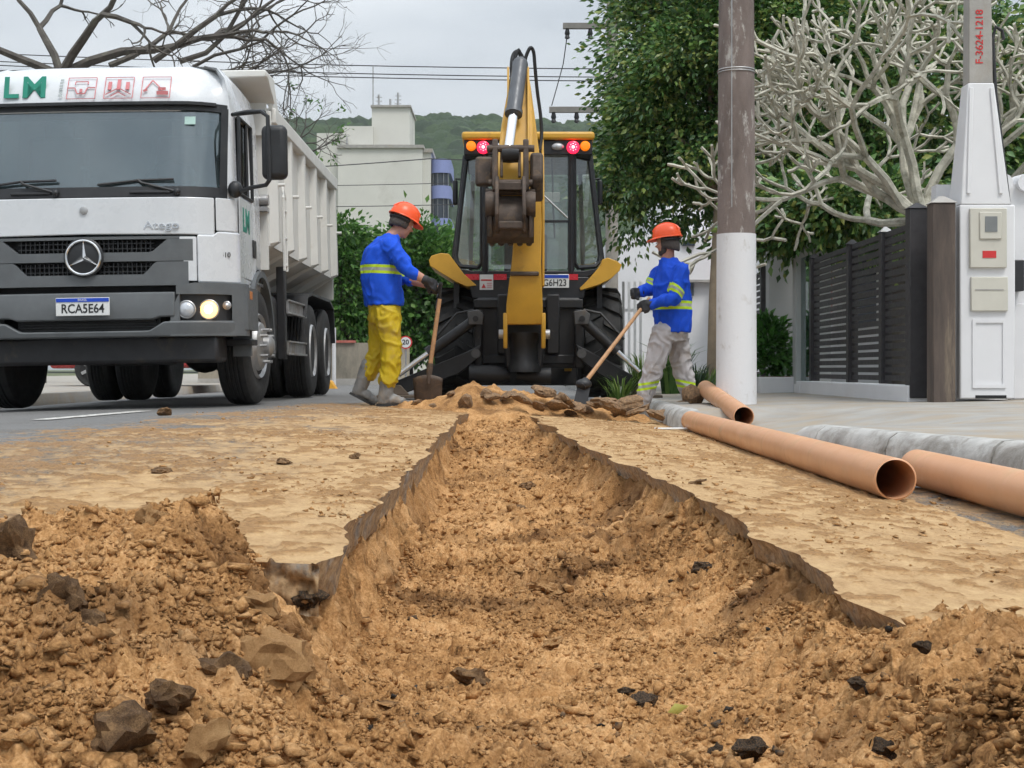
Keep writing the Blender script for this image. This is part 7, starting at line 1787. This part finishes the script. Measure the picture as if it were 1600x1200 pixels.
for (a, b, h, t) in (((0.105, -0.10, 0.30), (0.075, -0.10, 0.10), (0.055, -0.10, 0.055), (0.215, -0.075, 0.045)), ((-0.085, 0.10, 0.36), (-0.15, 0.10, 0.19), (-0.185, 0.10, 0.125), (-0.045, 0.12, 0.05))):
    bt = MB(); a, b, h, t = map(Vector, (a, b, h, t)); chain(bt, [a, b], [0.074, 0.062]); chain(bt, [b, h], [0.06, 0.052]); chain(bt, [h, h.lerp(t, 0.6) + Vector((0, 0, 0.012)), t], [0.05, 0.05, 0.040])
    bo_ = remeshed(bt, 'boot', BOOT, LW, 0.010, 3, 0.006, 18, 2)
    so_ = MB(); fd = (t - h).normalized(); sd_ = Vector((-fd.y, fd.x, 0)).normalized(); dn_ = fd.cross(sd_).normalized(); dn_ = dn_ if dn_.z < 0 else -dn_
    so_.loft([[c_ + sd_ * (w_ * math.cos(q)) + fd * (l_ * math.sin(q)) + dn_ * k_ for q in np.linspace(0, 6.2832, 20, endpoint=False)] for c_, w_, l_, k_ in ((h.lerp(t, 0.5), 0.052, 0.135, 0.028), (h.lerp(t, 0.5), 0.054, 0.138, 0.050))]); so_.build('sole', M['tyre'], bo_, smooth=True)
for w, d, g in ((wr_n, hn_d, (0, 1, -0.3)), (wr_f, hf_d, (0, -1, -0.3))):
    gm_ = MB(); hand(gm_, w, d, (0, 0.3, 1), g, 1.28); chain(gm_, [Vector(w) - d.normalized() * 0.03, Vector(w) + d.normalized() * 0.02], [0.042, 0.038]); remeshed(gm_, 'glove', GLOVE, LW, 0.0075, 1)
# his spade
SPD = thing('spade', 'square-mouthed spade with wooden shaft held by the left worker', 'shovel', (WX + 0.45, 12.72, float(zr(WX, 12.8))))
top = Vector((0.095, -0.03, 0.93)); foot_ = Vector((0.005, -0.02, 0.30))
b = MB(); b.tube([top, foot_], [0.018, 0.020], 12); b.build('shaft', M['wood_handle'], SPD, smooth=True)
b = MB(); b.tube([top, top + Vector((0.005, -0.035, 0.09)), top + Vector((0.012, -0.05, 0.13))], 0.013, 8); b.tube([top, top + Vector((0.005, 0.035, 0.09)), top + Vector((0.012, 0.05, 0.13))], 0.013, 8); b.tube([top + Vector((0.012, -0.055, 0.13)), top + Vector((0.012, 0.055, 0.13))], 0.016, 8); b.build('grip', M['black_plastic'], SPD, smooth=True)
b = MB(); b.tube([foot_ + (top - foot_) * 0.12, foot_, foot_ - Vector((0.005, 0, 0.10))], [0.026, 0.026, 0.018], 12); b.build('socket', M['muddy_steel'], SPD, smooth=True)
b = MB(); v = []; nu, nv = 9, 8
for j in range(nv):
    t = j / (nv - 1)
    for i in range(nu):
        u = -1 + 2 * i / (nu - 1); w_ = 0.135 - 0.012 * t
        v.append((-0.01 + u * w_ * 0.97 + 0.0 * t, 0.0 - u * w_ * 0.25 - 0.035 * (1 - u * u) * (1 - 0.5 * t) + 0.04 * t, 0.275 - 0.26 * t - 0.03 * (u * u) * (t < 0.15) - (0.04 * u * u * t * -1 if t > 0.8 else 0)))
b.add(v, [(j * nu + i, j * nu + i + 1, (j + 1) * nu + i + 1, (j + 1) * nu + i) for j in range(nv - 1) for i in range(nu - 1)])
bo = b.build('blade', M['muddy_steel'], SPD, smooth=True); k = bo.modifiers.new('thickness', 'SOLIDIFY'); k.thickness = 0.005

# ---- right worker: turned left, both hands on a long hoe
RD_ = 13.6; WX = (1040 - 800) * RD_ / 2300
RW = thing('person', 'worker in orange helmet, blue striped shirt and grey trousers leaning on a hoe', 'person', (WX, RD_, -0.06))
fw = (-math.cos(R(18)), -math.sin(R(18)), 0)
S_ = 1 / 169.0
def q_(px, py, y): return Vector(((px - 1040) * S_, y, (641 - py) * S_))
hc_ = q_(1042, 381, -0.01); neck = q_(1044, 406, 0)
sh_n, el_n, wr_n = q_(1061, 428, -0.175), q_(1050, 470, -0.24), q_(1013, 478, -0.235)
sh_f, el_f, wr_f = q_(1033, 428, 0.17), q_(1016, 452, 0.12), q_(998, 459, -0.02)
hn_d, hf_d = Vector((-0.09, -0.02, -0.03)), Vector((-0.09, -0.08, -0.02))
body = MB()
H = head_parts(body, hc_, (-0.92, 0.40, 0), R(6))
chain(body, [neck - Vector((0.0, 0, 0.06)), neck, hc_ + Vector((0.01, 0, -0.04))], [0.066, 0.06, 0.058])
torso(body, [(q_(1050, 518, 0), 0.12, 0.09), (q_(1050, 475, 0), 0.14, 0.12), (q_(1050, 445, 0), 0.17, 0.12), (q_(1047, 416, 0), 0.12, 0.08)], fw)
for a, b, c in ((sh_n, el_n, wr_n), (sh_f, el_f, wr_f)): chain(body, [a, b, Vector(b).lerp(Vector(c), 0.3), c], [0.056, 0.046, 0.045, 0.034])
hand(body, wr_n, hn_d, (0.2, 0.2, 1), (0, 1, -0.2)); hand(body, wr_f, hf_d, (0.2, 0.2, 1), (0, -1, -0.4), 1.0, 0.6)
legs_n = [q_(1036, 522, -0.09), q_(1018, 580, -0.12), q_(1003, 630, -0.12)]; legs_f = [q_(1060, 522, 0.10), q_(1068, 580, 0.11), q_(1082, 626, 0.12)]
for L_ in (legs_n, legs_f): chain(body, L_, [0.07, 0.055, 0.036])
chain(body, [q_(1003, 632, -0.12), q_(975, 639, -0.15)], [0.042, 0.034]); chain(body, [q_(1082, 630, 0.12), q_(1056, 638, 0.10)], [0.042, 0.034])
remeshed(body, 'body', SKIN, RW, 0.0105, 2)
head_gear(RW, H, 0.06)
bd_ = MB(); Pq = lambda x, y, z: H @ Vector((x, y, z)); bd_.ell(Pq(0.05, 0, -0.085), (0.045, 0.052, 0.035), H.to_euler()); bd_.ell(Pq(0.02, 0.05, -0.06), (0.03, 0.016, 0.045), H.to_euler()); bd_.ell(Pq(0.02, -0.05, -0.06), (0.03, 0.016, 0.045), H.to_euler())
remeshed(bd_, 'beard', HAIR, RW, 0.009, 2, 0.002, 60, 4)
sm = MB()
torso(sm, [(q_(1051, 522, 0), 0.195, 0.158), (q_(1052, 505, 0), 0.20, 0.165), (q_(1050, 480, 0), 0.195, 0.175), (q_(1049, 450, 0), 0.20, 0.165), (q_(1049, 428, 0), 0.20, 0.135), (q_(1047, 412, 0), 0.125, 0.095), (q_(1045, 405, 0), 0.078, 0.074)], fw)
chain(sm, [sh_n, sh_n.lerp(el_n, 0.5), el_n, el_n.lerp(wr_n, 0.5), wr_n], [0.086, 0.080, 0.070, 0.060, 0.050]); chain(sm, [sh_f, el_f, el_f.lerp(wr_f, 0.6), wr_f], [0.084, 0.068, 0.056, 0.048])
BL2 = cloth_bands('blue_work_shirt_taped', (0.010, 0.075, 0.58), [(q_(1052, 479, 0), (0.0, 0, 1), 0.040, 0.245), (sh_n.lerp(el_n, 0.72) + Vector((0, -0.02, 0)), (el_n - sh_n) + Vector((-0.12, 0, 0)), 0.034, 0.105), (el_f.lerp(sh_f, 0.3), el_f - sh_f, 0.03, 0.10)])
remeshed(sm, 'shirt', BL2, RW, 0.010, 4, 0.015, 10, 11)
tr_ = MB()
torso(tr_, [(q_(1050, 535, 0), 0.155, 0.125), (q_(1050, 522, 0), 0.17, 0.14), (q_(1051, 505, 0), 0.165, 0.14)], fw)
chain(tr_, [q_(1035, 524, -0.085), q_(1026, 555, -0.10), q_(1018, 582, -0.12), q_(1009, 608, -0.12), q_(1004, 627, -0.12)], [0.118, 0.106, 0.096, 0.086, 0.080]); chain(tr_, [q_(1060, 524, 0.09), q_(1064, 555, 0.10), q_(1069, 582, 0.11), q_(1076, 606, 0.12), q_(1081, 624, 0.12)], [0.116, 0.104, 0.094, 0.084, 0.078])
GR = cloth_bands('grey_work_trousers', (0.46, 0.44, 0.445), [(q_(1011, 604, -0.12), (-0.15, 0, 1), 0.034, 0.17), (q_(1075, 603, 0.12), (0.2, 0, 1), 0.034, 0.17)], 0.85, 0.12, (0.30, 0.24, 0.18))
remeshed(tr_, 'trousers', GR, RW, 0.010, 3, 0.016, 9, 15, 1.0)
for (a, h, t) in ((q_(1003, 628, -0.12), q_(1006, 636, -0.12), q_(972, 639, -0.16)), (q_(1082, 625, 0.12), q_(1086, 634, 0.12), q_(1052, 638, 0.10))):
    bt = MB(); chain(bt, [a, h], [0.055, 0.046]); chain(bt, [h, h.lerp(t, 0.6) + Vector((0, 0, 0.008)), t], [0.046, 0.046, 0.036]); remeshed(bt, 'shoe', SHOE, RW, 0.010, 3)
for w, d, g, cu in ((wr_n, hn_d, (0, 1, -0.2), 1.0), (wr_f, hf_d, (0, -1, -0.4), 0.6)):
    gm_ = MB(); hand(gm_, w, d, (0.2, 0.2, 1), g, 1.28, cu); chain(gm_, [Vector(w) - d.normalized() * 0.02, Vector(w) + d.normalized() * 0.02], [0.042, 0.038]); remeshed(gm_, 'glove', GLOVE, RW, 0.0075, 1)
HOE = thing('hoe', 'long wooden-handled hoe with a black head in the right worker hands', 'hoe', (WX, RD_, -0.06))
a = wr_n + hn_d.normalized() * 0.085 + Vector((0.0, 0.02, -0.01)); e = q_(912, 604, -1.05)
up_ = a + (a - e).normalized() * 0.16
e = Vector(((912 - 800) * (RD_ - 1.05) / 2300 - WX, -1.05, 0.31 + (577 - 600) * (RD_ - 1.05) / 2300 + 0.06))
up_ = a + (a - e).normalized() * 0.16
b = MB(); b.tube([up_, a.lerp(e, 0.5), e], [0.016, 0.018, 0.020], 12); b.build('handle', M['wood_handle'], HOE, smooth=True)
b = MB(); dn = Vector((-0.25, -0.1, -1)).normalized(); b.tube([e + (a - e).normalized() * 0.05, e - (a - e).normalized() * 0.04], 0.036, 12); b.ell(e, (0.07, 0.05, 0.045)); b.build('eye', M['black_steel'], HOE, smooth=True)
b = MB(); b.add([e + Vector((-0.05, 0, 0)), e + Vector((0.06, 0, 0)), e + Vector((0.03, -0.04, -0.17)), e + Vector((-0.09, -0.04, -0.17)), e + Vector((-0.05, 0.015, 0)), e + Vector((0.06, 0.015, 0)), e + Vector((0.03, -0.034, -0.17)), e + Vector((-0.09, -0.034, -0.17))], [(0, 1, 2, 3), (4, 7, 6, 5), (0, 4, 5, 1), (1, 5, 6, 2), (2, 6, 7, 3), (3, 7, 4, 0)]); b.build('hoe_blade', M['black_steel'], HOE)

# ================================================================ damp air
hz = MB(); hz.box(-1600, 1600, -40, 2600, -1.6, 150)
hzm = bpy.data.materials.new('damp_air'); hzm.use_nodes = True; hn = hzm.node_tree; hn.nodes.clear()
ho = hn.nodes.new('ShaderNodeOutputMaterial'); hp = hn.nodes.new('ShaderNodeVolumePrincipled')
hp.inputs['Color'].default_value = (0.86, 0.91, 0.97, 1); hp.inputs['Density'].default_value = 0.00018; hp.inputs['Anisotropy'].default_value = 0.2
hn.links.new(hp.outputs[0], ho.inputs['Volume'])
tag(hz.build('haze', hzm), kind='stuff')
scene.cycles.volume_bounces = 1
